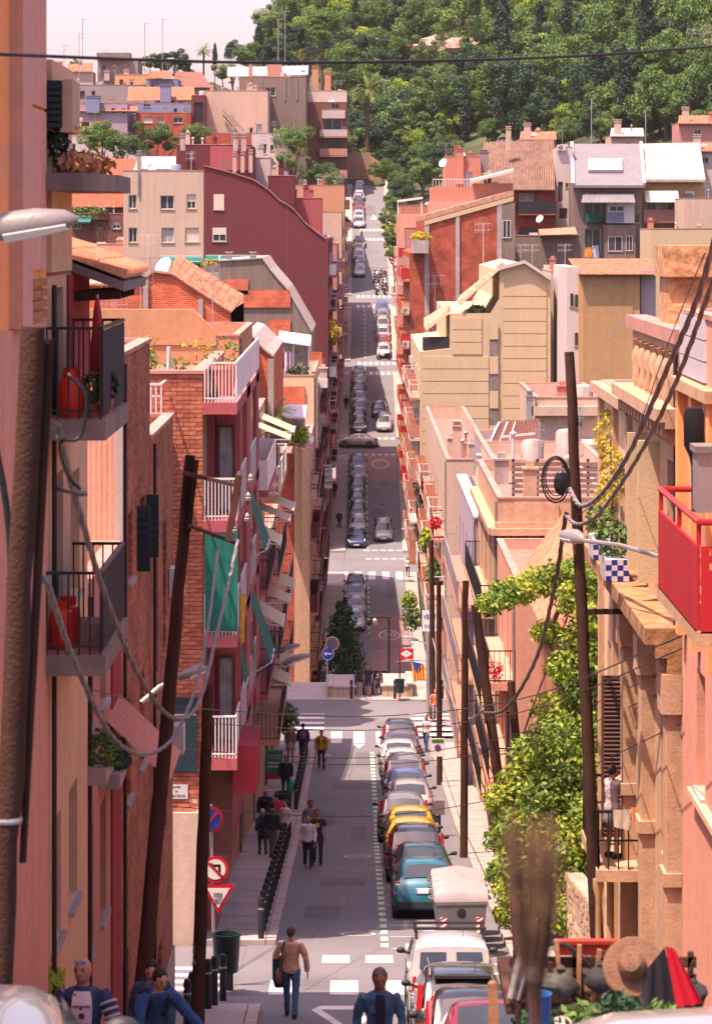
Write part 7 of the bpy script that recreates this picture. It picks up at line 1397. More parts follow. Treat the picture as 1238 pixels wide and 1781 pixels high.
# bollards
def bollard_proto():
    t = thing('bollard', 'prototype', 'bollard', (0,0,-500), world=False); b = MB(); b.lathe([(.075,-.1),(.075,.78),(.06,.8),(.06,.815),(.078,.83),(.078,.92),(.06,.98),(.02,1.0)], (0,0,0), 12); b.build('post', M['black'], t, True); b = MB(); b.lathe([(.0765,.70),(.0785,.705),(.0785,.735),(.0765,.74)], (0,0,0), 12); b.build('reflective_band', M['steel'], t, True); return t
bp = bollard_proto(); ys_ = [69.2+1.62*i for i in range(19)]+[109+1.7*i for i in range(15)]; n_b = 0
for i, y in enumerate(ys_):
    o = dup(bp, (-2.28,y,prof(y)+.13), 0, 'black bollard number %d counted from the near end of the left pavement row' % (i+1) if i < 19 else 'black bollard number %d of the row before the far zebra crossing' % (i-18)); o['group'] = 'bollards along the left kerb'
for i, (px, py, Y) in enumerate(((326,1790,54.5),(334,1786,55.5),(362,1772,57.5),(373,1772,58),(388,1752,59.5),(400,1742,61),(346,1800,53))):
    x = PX(px, Y); o = dup(bp, (x,Y,gz(-3,Y)-.15 if Y > 58.3 else gz(-3,Y)), 0, ['leftmost','second','third','fourth','fifth','sixth','lowest'][i]+' black bollard in the cluster by the litter bin'); o['group'] = 'bollards at the side street corner'
for i, (px, Y) in enumerate(((611,151.8),(687,151.8),(772,150))): o = dup(bp, (PX(px,Y),152.9,-24.93), 0, ['bollard left of the escalator passage','bollard right of the escalator passage','bollard beside the right zebra crossing'][i]); o['group'] = 'bollards at the escalator'
for ch in list(bp.children_recursive): bpy.data.objects.remove(ch)
bpy.data.objects.remove(bp)
# litter bins
def litter(label, x, y, z, s=1.0):
    t = thing('litter_bin', label, 'litter bin', (x,y,z)); b = MB(); c = V((x,y,z)); b.lathe([(.17*s,.35*s),(.2*s,.36*s),(.235*s,.95*s),(.25*s,.96*s),(.25*s,1.0*s),(.2*s,1.0*s),(.18*s,.5*s)], c, 14); b.build('drum', mat('dark_green_bin',(.012,.03,.03),rough=.5), t, True); b = MB(); b.tube([c+V((0,.22*s,0)),c+V((0,.22*s,1.0*s))],.03*s,6); b.bar(c+V((0,.22*s,.7*s)),c+V((0,.1*s,.7*s)),.05*s); b.build('post', M['iron'], t)
litter('dark green litter bin at the side street corner', PX(394,60.5), 60.5, -16.05, 1.25); litter('litter bin on the left pavement behind the bollards', -2.55, 101.6, prof(101.6)+.13, 1.3); litter('litter bin on the escalator wall plaza', PX(695,152.4), 152.5, -24.93, 1.1)
# signs
def disc(root, name, c, r, m, d=0, nrm=(0,-1,0), n=28): b = MB(); b.lathe([(r,0),(r,.012)], V(c)+V(nrm)*d, n, 0, nrm); return b.build(name, M[m] if m in M else m, root)
M['sblue'] = mat('sign_blue', (.015,.06,.38), rough=.4, var=.05); M['sred'] = mat('sign_red', (.48,.015,.025), rough=.4, var=.05); M['swhite'] = mat('sign_white', (.74,.70,.68), rough=.4, var=.04)
Ys = 61.5; t = thing('traffic_signs', 'post with no parking, no left turn and give way signs', 'traffic sign', (PX(374,Ys),Ys,-16.3)); b = MB(); b.tube([(PX(374,Ys),Ys+.05,-16.3),(PX(366,Ys),Ys+.05,PZ(1400,Ys))], .035, 8); b.build('post', M['steel'], t)
c = P(367,1425,Ys); nr_ = V((.45,-.9,0)).normalized(); s1 = disc(t, 'no_parking_sign', c, .28, 'sred', 0, nr_); disc(s1, 'blue_face', c, .215, 'sblue', .008, nr_)
b = MB(); u = V((0,0,1)).cross(nr_).normalized(); b.bar(c+nr_*.024+u*.15+V((0,0,.15)), c+nr_*.024-u*.15-V((0,0,.15)), .055, .006, up=nr_); b.build('red_bar', M['sred'], s1)
c = P(375,1512,Ys); s2 = disc(t, 'no_left_turn_sign', c, .285, 'sred'); disc(s2, 'white_face', c, .215, 'swhite', .008)
b = MB(); y_ = c.y-.024; b.box(c.x+.06,c.x+.11,y_,y_+.004,c.z-.13,c.z+.06); b.box(c.x-.06,c.x+.11,y_,y_+.004,c.z+.06,c.z+.11); b.prism([(c.x-.06,y_,c.z+.15),(c.x-.06,y_,c.z+.02),(c.x-.14,y_,c.z+.085)],(0,.004,0)); b.build('black_arrow', M['black'], s2)
b = MB(); b.bar(c+V((-.15,-.03,.15)), c+V((.15,-.03,-.15)), .05, .004, up=V((0,1,0))); b.build('red_bar', M['sred'], s2)
c = P(380,1563,Ys); tri = lambda k, d: [V((c.x+s_*k*.36, Ys-d, c.z+z_*k)) for s_, z_ in ((-1,.31),(1,.31),(0,-.32))]; b = MB(); b.prism(tri(1,.0),(0,.012,0)); s3 = b.build('give_way_sign', M['sred'], t); b = MB(); b.prism([p+V((0,0,.015)) for p in tri(.68,.008)],(0,.006,0)); b.build('white_face', M['swhite'], s3)
b = MB(); b.box(c.x-.1,c.x+.08,Ys-.016,Ys-.0145,c.z-.09,c.z+.13); b.build('sticker', mat('faded_sticker',(.28,.26,.30),var=.6,sc=18), s3)
Y = 118; t = thing('parking_sign', 'white parking board with green header on the wood pole', 'sign', P(762,1316,Y)); c = P(761,1300,Y-.3); b = MB(); b.box(c.x-.29,c.x+.29,c.y,c.y+.03,c.z-.37,c.z+.37); b.build('board', M['swhite'], t); b = MB(); b.box(c.x-.24,c.x+.24,c.y-.01,c.y-.001,c.z+.2,c.z+.33); b.build('green_header', mat('sign_green',(.02,.22,.05),rough=.4), t); d1 = disc(t, 'no_parking_disc', c+V((.0,-.004,-.0)), .13, 'sred'); disc(d1, 'blue_face', c+V((.0,-.004,-.0)), .085, 'sblue', .01)
t = thing('junction_box', 'dark grey meter box strapped to the wood pole', 'box', P(764,1418,100)); c = P(764,1405,100); b = MB(); b.box(c.x-.18,c.x+.18,c.y,c.y+.2,c.z-.25,c.z+.25); b.build('box', M['conc_dark'], t); b = MB(); b.tube([c-V((0,0,.25)),V((c.x,c.y,prof(100)+.13))],.05,6); b.build('conduit', M['iron'], t)
Y = 150.5; t = thing('arrow_sign', 'blue round sign with white arrow under a traffic mirror', 'traffic sign', P(569,1235,Y)); b = MB(); b.tube([(PX(569,Y),Y+.05,-24.9),(PX(569,Y),Y+.05,PZ(1110,Y))],.035,8); b.build('post', M['steel'], t)
c = P(570,1137,Y); s1 = disc(t, 'sign_rim', c, .33, 'swhite'); disc(s1, 'blue_face', c, .30, 'sblue', .008); b = MB(); b.box(c.x-.1,c.x+.2,c.y-.026,c.y-.022,c.z-.04,c.z+.04); b.prism([(c.x-.08,c.y-.026,c.z+.13),(c.x-.08,c.y-.026,c.z-.13),(c.x-.22,c.y-.026,c.z)],(0,.004,0)); b.build('white_arrow', M['swhite'], s1)
c = P(578,1119,Y); s2 = disc(t, 'mirror_rim', c, .36, mat('mirror_rim_orange',(.65,.35,.2),rough=.5)); disc(s2, 'mirror_face', c, .31, mat('mirror_glass',(.75,.72,.72),rough=.05,met=1,var=0), .008)
Y = 156; t = thing('metro_sign', 'red metro sign with white diamond on a thin post', 'sign', P(696,1210,Y)); b = MB(); b.tube([(PX(695,Y),Y,-25.2),(PX(695,Y),Y,PZ(1128,Y))],.04,8); b.build('post', M['iron'], t); b = MB(); x0_, x1_ = PX(694,Y), PX(719,Y); b.box(x0_,x1_,Y-.03,Y+.03,PZ(1146,Y),PZ(1128,Y)); b.build('board', M['sred'], t)
c = V(((x0_+x1_)/2, Y-.035, (PZ(1146,Y)+PZ(1128,Y))/2)); b = MB(); b.prism([c+V((-.32,0,0)),c+V((0,0,-.2)),c+V((.32,0,0)),c+V((0,0,.2))],(0,.004,0)); b.build('white_diamond', M['swhite'], t); text('metro_letter', 'M', c+V((0,-.003,0)), .2, M['sred'], t)
Y = 147; t = thing('for_sale_board', 'white for sale board with blue VENTA lettering and number', 'sign', P(750,1100,Y)); b = MB(); b.box(PX(734,Y),PX(766,Y),Y-.03,Y+.02,PZ(1098,Y),PZ(1062,Y)); b.build('board', M['swhite'], t); text('board_lettering', 'VENTA', V((PX(750,Y),Y-.04,PZ(1073,Y))), .34, M['sblue'], t, sx=.8, ext=.004); text('board_lettering', '93 285 6 78', V((PX(750,Y),Y-.04,PZ(1089,Y))), .22, M['sblue'], t, sx=.68, ext=.004)
Y = 396; t = thing('no_entry_sign', 'red no entry sign on the upper right pavement', 'traffic sign', (RK(Y)+.5,Y,prof(Y))); b = MB(); c = V((RK(Y)+.5,Y,prof(Y)+2.3)); b.tube([(c.x,Y+.05,prof(Y)),c+V((0,.05,.3))],.05,6); b.build('post', M['steel'], t); d1 = disc(t, 'red_disc', c, .32, 'sred'); b = MB(); b.box(c.x-.2,c.x+.2,Y-.02,Y-.013,c.z-.05,c.z+.05); b.build('white_bar', M['swhite'], d1)
# estelada flag on the balcony rail
t = thing('balcony_flag', 'striped yellow and red flag with blue triangle by the escalator', 'flag', P(727,1192,152)); a0 = P(716,1150,152)
for k in range(9): cloth(t, [a0+V((k*.075,0,-.02*k)),a0+V(((k+1)*.075,0,-.02*(k+1))),a0+V(((k+1)*.075+.06,0,-1.05)),a0+V((k*.075+.06,0,-1.0))], M['flower_y'] if k % 2 == 0 else M['sred'], 'flag_stripe', 3, .01)
b = MB(); b.q(a0+V((0,-.05,0)), a0+V((.55,-.05,-.12)), a0+V((.2,-.05,-.5))); b.build('flag_triangle', M['sblue'], t); b = MB(); b.bar(a0+V((-.1,0,.05)), a0+V((.8,0,.0)), .03); b.build('flag_pole', M['iron'], t)
# escalator parapets and lamp post
w_pl = wallm('plaza_stone', '#d8b89c', .72, .1)
def esc_wall(label, px0, px1, pyt): 
    t = thing('escalator_wall', label, 'wall', (PX((px0+px1)/2,153.6),153.6,-25)); b = MB(); b.box(PX(px0,153.6),PX(px1,153.6),153.5,157.5,-26,PZ(pyt,153.6)); b.build('block', w_pl, t); b = MB(); b.box(PX(px0,153.6)-.06,PX(px1,153.6)+.06,153.44,157.55,PZ(pyt,153.6),PZ(pyt,153.6)+.09); b.build('coping', M['concrete'], t)
    n = 4
    for i in range(1,n): b = MB(); x = PX(px0+(px1-px0)*i/n,153.6); b.box(x-.012,x+.012,153.485,153.5,-25.2,PZ(pyt,153.6)-.02); b.build('joint', M['conc_dark'], t)
esc_wall('left stone parapet beside the escalators', 577, 617, 1196); esc_wall('left pier of the escalator passage', 607.5, 617.5, 1179) if 0 else None; esc_wall('right stone parapet beside the escalators', 664, 708, 1194); esc_wall('end pier of the right escalator parapet', 708.6, 717, 1190); esc_wall('end pier of the left escalator parapet', 568, 576.4, 1195)
for k, (px, lb) in enumerate(((625,'left escalator balustrade with black handrail'),(655,'right escalator balustrade with black handrail'))):
    t = thing('escalator', lb, 'escalator', (PX(px,155),155,-25)); x = PX(px,155)
    for s_ in (-.22,.22): b = MB(); b.tube([(x+s_,154.2,-24.95),(x+s_,153.9,-24.5),(x+s_,154.3,-24.05),(x+s_,157,-24.05),(x+s_,166,-27.2)], .05, 8); b.build('handrail', M['black'], t); b = MB(); b.q((x+s_,154.1,-24.95),(x+s_,157,-24.95),(x+s_,157,-24.1),(x+s_,154.1,-24.1)); b.q((x+s_,157,-24.95),(x+s_,166,-28.1),(x+s_,166,-27.25),(x+s_,157,-24.1)); b.build('panel', M['steel'], t)
    for j in range(14): b = MB(); b.box(x-.2,x+.2,157+j*.6,157.6+j*.6,-25.3-j*.22,-25.05-j*.22); b.build('step', M['conc_dark'], t)
st = thing('stairs', 'broad steps descending between the escalators', 'stairs', (.3,158,-25.2))
for j in range(40): b = MB(); b.box(-3.2,4.6,158.5+j*.48,159.0+j*.48,-32,-25.1-j*.153); b.build('step', M['pave'], st)
t = thing('lamp_post', 'black angled lamp post behind the escalator wall', 'lamp post', P(676,1196,160)); b = MB(); b.tube([P(676,1215,160),P(676,1073,160)],.07,8); b.bar(P(677,1074,160),P(640,1074,160),.10,.10); b.build('post', M['iron'], t)
for px in (642,652): b = MB(); b.lathe([(.08,-.3),(.16,-.2),(.16,0),(.05,.1)], P(px,1078,160), 10); b.build('spotlight', M['iron'] if px < 650 else M['steel'], t, True)
t = thing('lamp_post', 'lower black lamp arm beyond the escalator passage', 'lamp post', P(672,1196,172)); b = MB(); b.tube([P(672,1240,172),P(672,1167,172)],.07,8); b.bar(P(673,1168,172),P(640,1168,172),.10,.10); b.build('post', M['iron'], t)
for px in (642,652): b = MB(); b.lathe([(.08,-.3),(.16,-.2),(.16,0),(.05,.1)], P(px,1172,172), 10); b.build('spotlight', M['iron'], t, True)
# recycling containers
M['bin'] = mat('grey_bin_plastic', (.115,.108,.112), rough=.6, var=.12, sc=1.5); M['binlid'] = mat('pale_bin_lid', (.26,.225,.22), rough=.6, var=.1, sc=2)
def bin_proto():
    t = thing('waste_container', 'prototype', 'container', (0,0,-500), world=False); b = MB(); b.loft([[V((sx*wx,sy*wy+oy,z)) for sx, sy in ((-1,-1),(1,-1),(1,1),(-1,1))] for wx, wy, oy, z in ((.50,.36,0,.14),(.52,.38,0,.3),(.62,.46,0,1.12),(.64,.48,0,1.14),(.64,.48,0,1.2))]); b.build('tub', M['bin'], t, 30)
    b = MB(); rings = []
    for k in range(9): a = math.pi*k/8; rings.append([V((sx*.66, -math.cos(a)*.44, 1.2+.36*math.sin(a)**.8*(1-.25*abs(sx)))) for sx in (-1,-.5,0,.5,1)])
    b.loft(rings, False, 0, False); b.q(*[r_[0] for r_ in rings]); b.q(*[r_[-1] for r_ in rings]); b.build('lid', M['binlid'], t, 40)
    for s_ in (-1,1):
        b = MB(); b.box(s_*.36-.18 if 0 else s_*.44-.08,s_*.44+.08,-.455,-.43,.55,.87); pnl = b.build('reflector', M['swhite'], t); pnl.rotation_euler = (0,0,0)
        for j in range(3): b = MB(); z = .58+j*.11; b.hexa([(s_*.44-.08,-.459,z),(s_*.44+.08,-.459,z+.09),(s_*.44+.08,-.455,z+.09),(s_*.44-.08,-.455,z),(s_*.44-.08,-.459,z+.055),(s_*.44+.08,-.459,min(.87,z+.145)),(s_*.44+.08,-.455,min(.87,z+.145)),(s_*.44-.08,-.455,z+.055)]); b.build('red_stripe', M['sred'], pnl)
        b = MB(); b.tube([(s_*.62,-.2,1.22),(s_*.74,-.2,1.24),(s_*.74,.2,1.24),(s_*.62,.2,1.22)],.03,6); b.build('side_handle', M['bin'], t)
        for y in (-.3,.3): b = MB(); b.lathe([(.09,-.03),(.1,0),(.09,.03)], (s_*.4,y,.1), 10, 0, (1,0,0)); b.build('castor', M['tyre'], t)
    b = MB(); b.ell((0,-.42,.98),(.14,.05,.13),10,6); b.build('lock_plate', M['black'], t); return t
bn = bin_proto()
for k, (y, lb) in enumerate(((66.9,'nearest pale lidded waste container in the row of four'),(68.3,'second waste container in the row of four'),(69.7,'third waste container in the row of four'),(71.1,'farthest waste container in the row, next to the teal car'))):
    o = dup(bn, (2.42+.02*k,y,prof(y)), rad((3,-2,2.5,-3)[k]), lb, (.95,1.05,1.08)); o['group'] = 'waste containers by the kerb'; o.rotation_euler.x = slope(y)*.8
for ch in list(bn.children_recursive): bpy.data.objects.remove(ch)
bpy.data.objects.remove(bn)
t = thing('rubbish_bag', 'small white rubbish bag at the foot of the nearest container', 'bag', (2.75,66.1,prof(66.1))); b = MB(); b.ell((2.75,66.1,prof(66.1)+.14),(.18,.14,.16),9,6); 
for v in b.v: v += V((R.uniform(-.02,.02),0,R.uniform(-.02,.02)))
b.build('bag', M['swhite'], t, True); b = MB(); b.lathe([(.03,0),(.05,.06),(.02,.1)],(2.75,66.1,prof(66.1)+.28),7); b.build('knot', M['swhite'], t)
# ---------------------------------------------------------------- foreground clutter bottom right
Yf = 20; gzf = prof(20)
t = thing('handcart', 'wooden handcart loaded with garden junk at the bottom right', 'cart', P(1060,1781,Yf)-V((0,0,.9)))
b = MB(); b.box(PX(880,Yf),PX(1215,Yf),Yf,Yf+1.3,PZ(1765,Yf),PZ(1745,Yf)); b.build('deck', M['wood'], t)
for k in range(3): b = MB(); b.box(PX(885,Yf),PX(1210,Yf),Yf-.02,Yf+.01,PZ(1742-k*30,Yf),PZ(1724-k*30,Yf)); b.build('side_board', [M['wood'],mat('olive_board',(.06,.055,.04),var=.3,sc=5),M['wood']][k], t)
for px in (900,1000,1100,1200): b = MB(); b.bar(P(px,1781,Yf)-V((0,0,1.0)),P(px,1655,Yf),.04); b.build('post', M['wood'], t)
for px in (930,1180): b = MB(); b.lathe([(.25,-.04),(.28,0),(.25,.04)], P(px,1781,Yf+.3)-V((0,0,1.02)), 16, 0, (1,0,0)); b.build('wheel', M['wood'], t)
m = MB(); m.tube([P(895+14*k,1640+(abs(k-5)**2)*2.2,Yf-.05) for k in range(11)], .014, 6); m.build('metal_hoop', M['iron'], t)
Yb_ = 6.0; t = thing('broom', 'upright twig broom with bound bristles in the foreground', 'broom', P(930,1781,Yb_)); b = MB(); rb = random.Random(8)
for k in range(100): a_ = rb.uniform(-1,1); c_ = rb.uniform(-1,1); p0 = P(928,1700,Yb_)+V((a_*.022,c_*.022,0)); p1 = P(922,1400+abs(rb.gauss(0,70)),Yb_)+V((a_*.055+rb.gauss(0,.012),c_*.06,0)); b.tube([p0, p0.lerp(p1,.5)+V((a_*.012,0,0)), p1], [.0024,.0018,.0010], 3, False)
b.build('bristles', mat('brown_bristles',(.14,.075,.045),var=.4,sc=9), t); b = MB(); b.tube([V((P(940,1800,Yb_).x,Yb_,prof(Yb_))),P(932,1800,Yb_),P(928,1690,Yb_)], [.012,.013,.018], 10); b.build('handle', mat('bound_twigs',(.07,.03,.018),var=.4,sc=12), t); b = MB(); b.lathe([(.020,0),(.022,.02),(.020,.035)], P(929,1705,Yb_), 12); b.build('binding', M['cbrown'], t)
t = thing('blue_pot', 'blue cylinder pot holding the broom', 'pot', P(935,1781,16.8)-V((0,0,.2))); c = P(938,1781,16.8)-V((0,0,.2)); b = MB(); b.lathe([(.06,-.75),(.06,0),(.068,.36),(.072,.38),(.062,.38),(.05,.1)], c, 16); b.build('pot', mat('blue_plastic',(.02,.10,.32),rough=.4), t, True)
t = thing('straw_hat', 'wide straw sun hat hung on the cart', 'hat', P(1100,1680,19.5)); c = P(1100,1682,19.5); ax = V((-.2,-.85,.45)).normalized(); b = MB(); b.lathe([(.21,0),(.20,.015),(.10,.03),(.095,.09),(.06,.13),(.0,.14)], c, 20, 0, ax); b.build('hat', mat('straw',(.17,.085,.05),rough=.9,var=.25,sc=10,bump=.4,bsc=60), t, True)
t = thing('red_jacket', 'red and black jacket draped at the right of the cart', 'jacket', P(1180,1740,19)); cloth(t, [P(1156,1645,19),P(1172,1650,19),P(1222,1745,19),P(1176,1752,19)], mat('red_cloth',(.55,.008,.03),rough=.9,var=.15), 'red_panel', 8, .03); cloth(t, [P(1120,1690,19.05),P(1155,1648,19.05),P(1178,1750,19.05),P(1110,1755,19.05)], mat('black_cloth',(.02,.018,.022),rough=.9), 'black_panel', 8, .03)
t = thing('orange_crate', 'orange red plastic crate behind the straw hat', 'crate', P(1030,1660,21)); b = MB(); b.box(PX(965,21),PX(1075,21),21,21.08,PZ(1662,21),PZ(1637,21)); b.build('body', mat('orange_red_plastic',(.36,.035,.015),rough=.6), t); b = MB(); b.box(PX(962,21),PX(1078,21),20.98,21.02,PZ(1642,21),PZ(1636,21)); b.build('rim', mat('dull_orange_rim',(.30,.03,.012),rough=.6), t)
for k, (px, py, lb) in enumerate(((1080,1750,'dark leafy plant at the front of the cart'),(1150,1765,'glossy plant below the red jacket'),(930,1775,'bushy plant at the left corner of the cart'),(1010,1768,'low plant in the middle of the cart'))):
    c = P(px, py, 18.6); t = thing('cart_plant', lb, 'plant', c-V((0,0,.25))); b = MB(); leafquads(b, c, (.16,.16,.10), 150, .035, R, .1); b.build('foliage', M['leaf_d' if k % 2 == 0 else 'leaf_m'], t); b = MB(); b.tube([c-V((0,0,.25)),c], .008, 4); b.build('stem', M['bark'], t)
for k, px in enumerate((975,1005,1030)): b = MB(); b.bar(P(px,1740,19.8),P(px-8+k*10,1635+k*8,19.8),.03,.02); tag(b.build('wooden_stake', M['woodlight']), ['left','middle','right'][k]+' wooden stake poking out of the handcart', 'stake', 'stakes in the handcart')
t = thing('grey_rag', 'grey striped rag hanging at the left end of the cart', 'rag', P(895,1720,19.6)); cloth(t, [P(900,1650,19.6),P(925,1660,19.6),P(905,1740,19.6),P(882,1735,19.6)], mat('grey_rag_cloth',(.22,.19,.18),rough=.9,var=.4,sc=12), 'cloth', 6, .03)
t = thing('wooden_paddle', 'weathered wooden paddle leaning in front of the red car', 'paddle', P(860,1781,18)); b = MB(); b.hexa([P(850,1790,18),P(868,1790,18),P(868,1790,18.04),P(850,1790,18.04),P(848,1712,18),P(864,1712,18),P(864,1712,18.04),P(848,1712,18.04)]); b.ell(P(856,1712,18.02),(.03,.02,.025),8,5); b.build('blade', M['woodlight'], t)
for k, (px, py, rx, rz, m_, lb) in enumerate(((915,1700,.11,.10,(.05,.045,.035),'dark sack slumped at the left of the cart'),(975,1712,.13,.09,(.06,.06,.05),'olive sack in the middle of the cart'),(1045,1705,.12,.09,(.03,.03,.032),'black bin bag under the straw hat'),(1120,1725,.12,.08,(.04,.035,.03),'dark bundle below the hat'),(1205,1735,.10,.09,(.025,.025,.03),'black bag at the right of the cart'),(1000,1755,.16,.06,(.05,.03,.02),'brown bundle at the cart front'))):
    c = P(px,py,19.75); t = thing('sack', lb, 'sack', c-V((0,0,rz))); b = MB(); b.ell(c, (rx,.10,rz), 12, 8)
    for v in b.v: v += (v-c)*.5*noise.noise(v*9)
    b.build('cloth', mat('sack_cloth_%d' % k, m_, rough=.9, var=.4, sc=14), t, True); b = MB(); b.lathe([(.02,0),(.035,.03),(.015,.05)], c+V((0,0,rz*.9)), 7); b.build('knot', mat('sack_cloth_%d' % k, m_), t)
for k in range(6):
    a = P(890+58*k+R.uniform(-8,8),1745,19.85); b = MB(); b.bar(a, P(900+56*k+R.uniform(-30,30),1660+R.uniform(-12,25),19.85), .035, .02); tag(b.build('plank', M['wood']), ['first','second','third','fourth','fifth','sixth'][k]+' dark plank from the left sticking out of the handcart', 'plank', 'planks in the handcart')
# ---------------------------------------------------------------- people
SK = [mat('skin_light',(.48,.25,.18),rough=.6,var=.08,sc=5), mat('skin_tan',(.36,.17,.11),rough=.6,var=.08,sc=5), mat('skin_brown',(.22,.10,.07),rough=.6,var=.08,sc=5)]
def fab(name, col, var=.15): return mat(name+'_fabric', col, rough=.92, var=var, sc=6, bump=.25, bsc=30)
HAIR = {'black':mat('black_hair',(.012,.010,.010),rough=.6,var=.3,sc=20),'brown':mat('brown_hair',(.06,.03,.02),rough=.6,var=.3,sc=20),'grey':mat('grey_hair',(.10,.09,.09),rough=.7,var=.3,sc=20)}
M['eye'] = mat('eye_dark',(.01,.01,.012),rough=.2,var=0)
FOLD = bpy.data.textures.new('cloth_folds', 'CLOUDS'); FOLD.noise_scale = .075; FOLD.noise_depth = 2
def remesh(mb, name, m, parent, vox):
    me = mb.mesh(name+'_src', m); me2 = bake(me, (('REMESH', dict(mode='VOXEL', voxel_size=vox, use_smooth_shade=True)), ('SMOOTH', dict(iterations=3, factor=.5)))+((('DISPLACE', dict(texture=FOLD, strength=.026, mid_level=.5, texture_coords='LOCAL')),) if name != 'body' else ())); bpy.data.meshes.remove(me); me2.name = name
    me2.materials.clear(); me2.materials.append(m)
    return link(name, me2, parent)
def person(label, x, y, z, rz, h=1.72, top=('shirt',(.5,.5,.5)), bot=('trousers',(.05,.06,.12)), hair=('black','short'), skin=0, stride=.0, arms=None, lean=0, female=False, vox=.02, near=False, shoe=(.03,.025,.025), headturn=0, openfront=None, headdown=0, ofw=1.0):
    """one figure, facing +y before turning by rz; joints in metres for a 1.72 m body"""
    s = h/1.72; t = thing('person', label, 'person', (x,y,z), rz, world=False); t.scale = (s,s,s); sw = .165 if female else .19; hw = .095; ln = V((0,lean,0))
    hip = [V((-hw,0,.90)), V((hw,0,.90))]; kn = []; an = []
    for i, sg in enumerate((1,-1)):
        f = stride*sg; kn.append(V((hip[i].x*1.05, f*.22+.03, .49))); an.append(V((hip[i].x*1.05, f*.40-(.05 if f < 0 else 0), .085+(.05 if f < 0 else 0)))) 
    sh = [V((-sw,lean*.9,1.41)), V((sw,lean*.9,1.41))]; el = []; wr = []
    for i, sg in enumerate((-1,1)):
        a = (arms or {}).get(i)
        if a: el.append(V(a[0])); wr.append(V(a[1]))
        else: f = stride*sg*-1; el.append(V((sg*(sw+.06), lean*.8+f*.12-.02, 1.13))); wr.append(V((sg*(sw+.05), lean*.7+f*.28+.08, .88)))
    nk = V((0,lean,1.46)); hd = V((0,lean*1.08+.02+.03*headdown,1.605-.02*headdown))
    def limb(b, pts, rr, ex=0): b.tube(pts, [r_+ex for r_ in rr], 9)
    def torso(b, ex=0, z0=.86, z1=1.46):
        rings = []
        for zz, wx, wy in ((.86,.150,.105),(.95,.155,.11),(1.05,.132,.098),(1.15,.138,.10),(1.28,.162,.112),(1.38,.165,.10),(1.43,.12,.08),(1.47,.06,.055)):
            if z0-.001 <= zz <= z1+.001: k = (zz-.9)/.56; rings.append([V(((wx*(1.04 if female and zz < 1 else 1)*(1 if not female or zz < 1 else .92)+ex)*math.cos(q/12*2*math.pi), lean*max(0,k)+(wy+ex)*math.sin(q/12*2*math.pi), zz)) for q in range(12)])
        b.loft(rings)
    b = MB(); torso(b)
    for i in (0,1):
        limb(b, [hip[i]+V((0,0,.02)), hip[i].lerp(kn[i],.45), kn[i], kn[i].lerp(an[i],.35), an[i]], [.088,.075,.056,.055,.038]); limb(b, [sh[i]+V((-.03*(1 if i else -1),0,-.01)), sh[i].lerp(el[i],.4), el[i], el[i].lerp(wr[i],.4), wr[i]], [.055,.048,.040,.038,.027]); b.ell(an[i]+V((0,.07,-.045)), (.042,.115,.038), 9, 5)
    limb(b, [nk-V((0,0,.06)), nk.lerp(hd,.6)], [.064,.060]); hr = Matrix.Rotation(headturn,3,'Z') @ Matrix.Rotation(-.35*headdown,3,'X')
    b.ell(hd, (.081,.099,.112), 12, 8, rot=hr); b.ell(hd+hr @ V((0,.032,-.055)), (.060,.060,.056), 9, 6); b.ell(hd+hr @ V((0,.098,-.012)), (.013,.018,.024), 6, 4)
    for sg in (-1,1): b.ell(hd+hr @ V((sg*.074,-.005,-.005)), (.012,.02,.03), 6, 4)
    body = remesh(b, 'body', SK[skin], t, vox*.75)
    for sg in (-1,1):
        e = MB(); e.ell(hd+hr @ V((sg*.031,.083,.012)), (.014,.01,.009), 6, 4); e.build('eye', M['eye'], t)
    for sg in (-1,1): e = MB(); e.ell(hd+hr @ V((sg*.032,.088,.030)), (.02,.008,.005), 6, 4); e.build('eyebrow', HAIR[hair[0]], t)
    e = MB(); e.ell(hd+hr @ V((0,.086,-.056)), (.024,.008,.006), 8, 4); e.build('mouth', fab('lip',(.25,.07,.06)), t)
    for i in (0,1):                                                  # hands: palm, four fingers and a thumb
        sg = 1 if i else -1; d = (wr[i]-el[i]).normalized(); sd = d.cross(V((0,1,0)) if abs(d.y) < .9 else V((0,0,1))).normalized(); up = sd.cross(d); hb = MB(); c = wr[i]+d*.045
        hb.loft([[wr[i]+d*q_+sd*(math.cos(a/8*6.283)*.014)+up*(math.sin(a/8*6.283)*w_) for a in range(8)] for q_, w_ in ((-.01,.022),(.03,.036),(.08,.038),(.095,.032))])
        for f in range(4):
            o_ = up*(-.028+.0187*f); L = (.066,.078,.072,.056)[f]; p0 = wr[i]+d*.088+o_; cu = sd*(-.018*sg); hb.tube([p0, p0+d*L*.5+cu*.4, p0+d*L*.85+cu*1.3], [.0095,.009,.007], 6)
        p0 = wr[i]+d*.03+up*-.034; hb.tube([p0, p0+d*.03-up*.022, p0+d*.062-up*.026], [.012,.0105,.008], 6); hb.build('hand', SK[skin], t, True)
        sb = MB(); f = an[i]; sb.loft([[V((f.x+wx*math.cos(q/10*6.283), f.y+yy, max(f.z-.085, f.z-.045+hz*math.sin(q/10*6.283)))) for q in range(10)] for yy, wx, hz in ((-.075,.03,.05),(-.03,.045,.062),(.06,.05,.045),(.15,.045,.032),(.195,.02,.02))]); sb.build('shoe', fab('shoe_%d' % int(shoe[0]*1000),shoe), t, True)
    # clothing over the body
    kind, col = top[0], top[1]; tm = fab('top_%s_%d_%d_%d' % (kind, col[0]*999, col[1]*999, col[2]*999), col); c = MB(); ex = {'shirt':.014,'jacket':.030,'sweater':.022,'hoodie':.032,'tee':.014,'blouse':.022}[kind]; torso(c, ex, .86 if kind != 'blouse' else .86, 1.44)
    full = kind != 'tee'
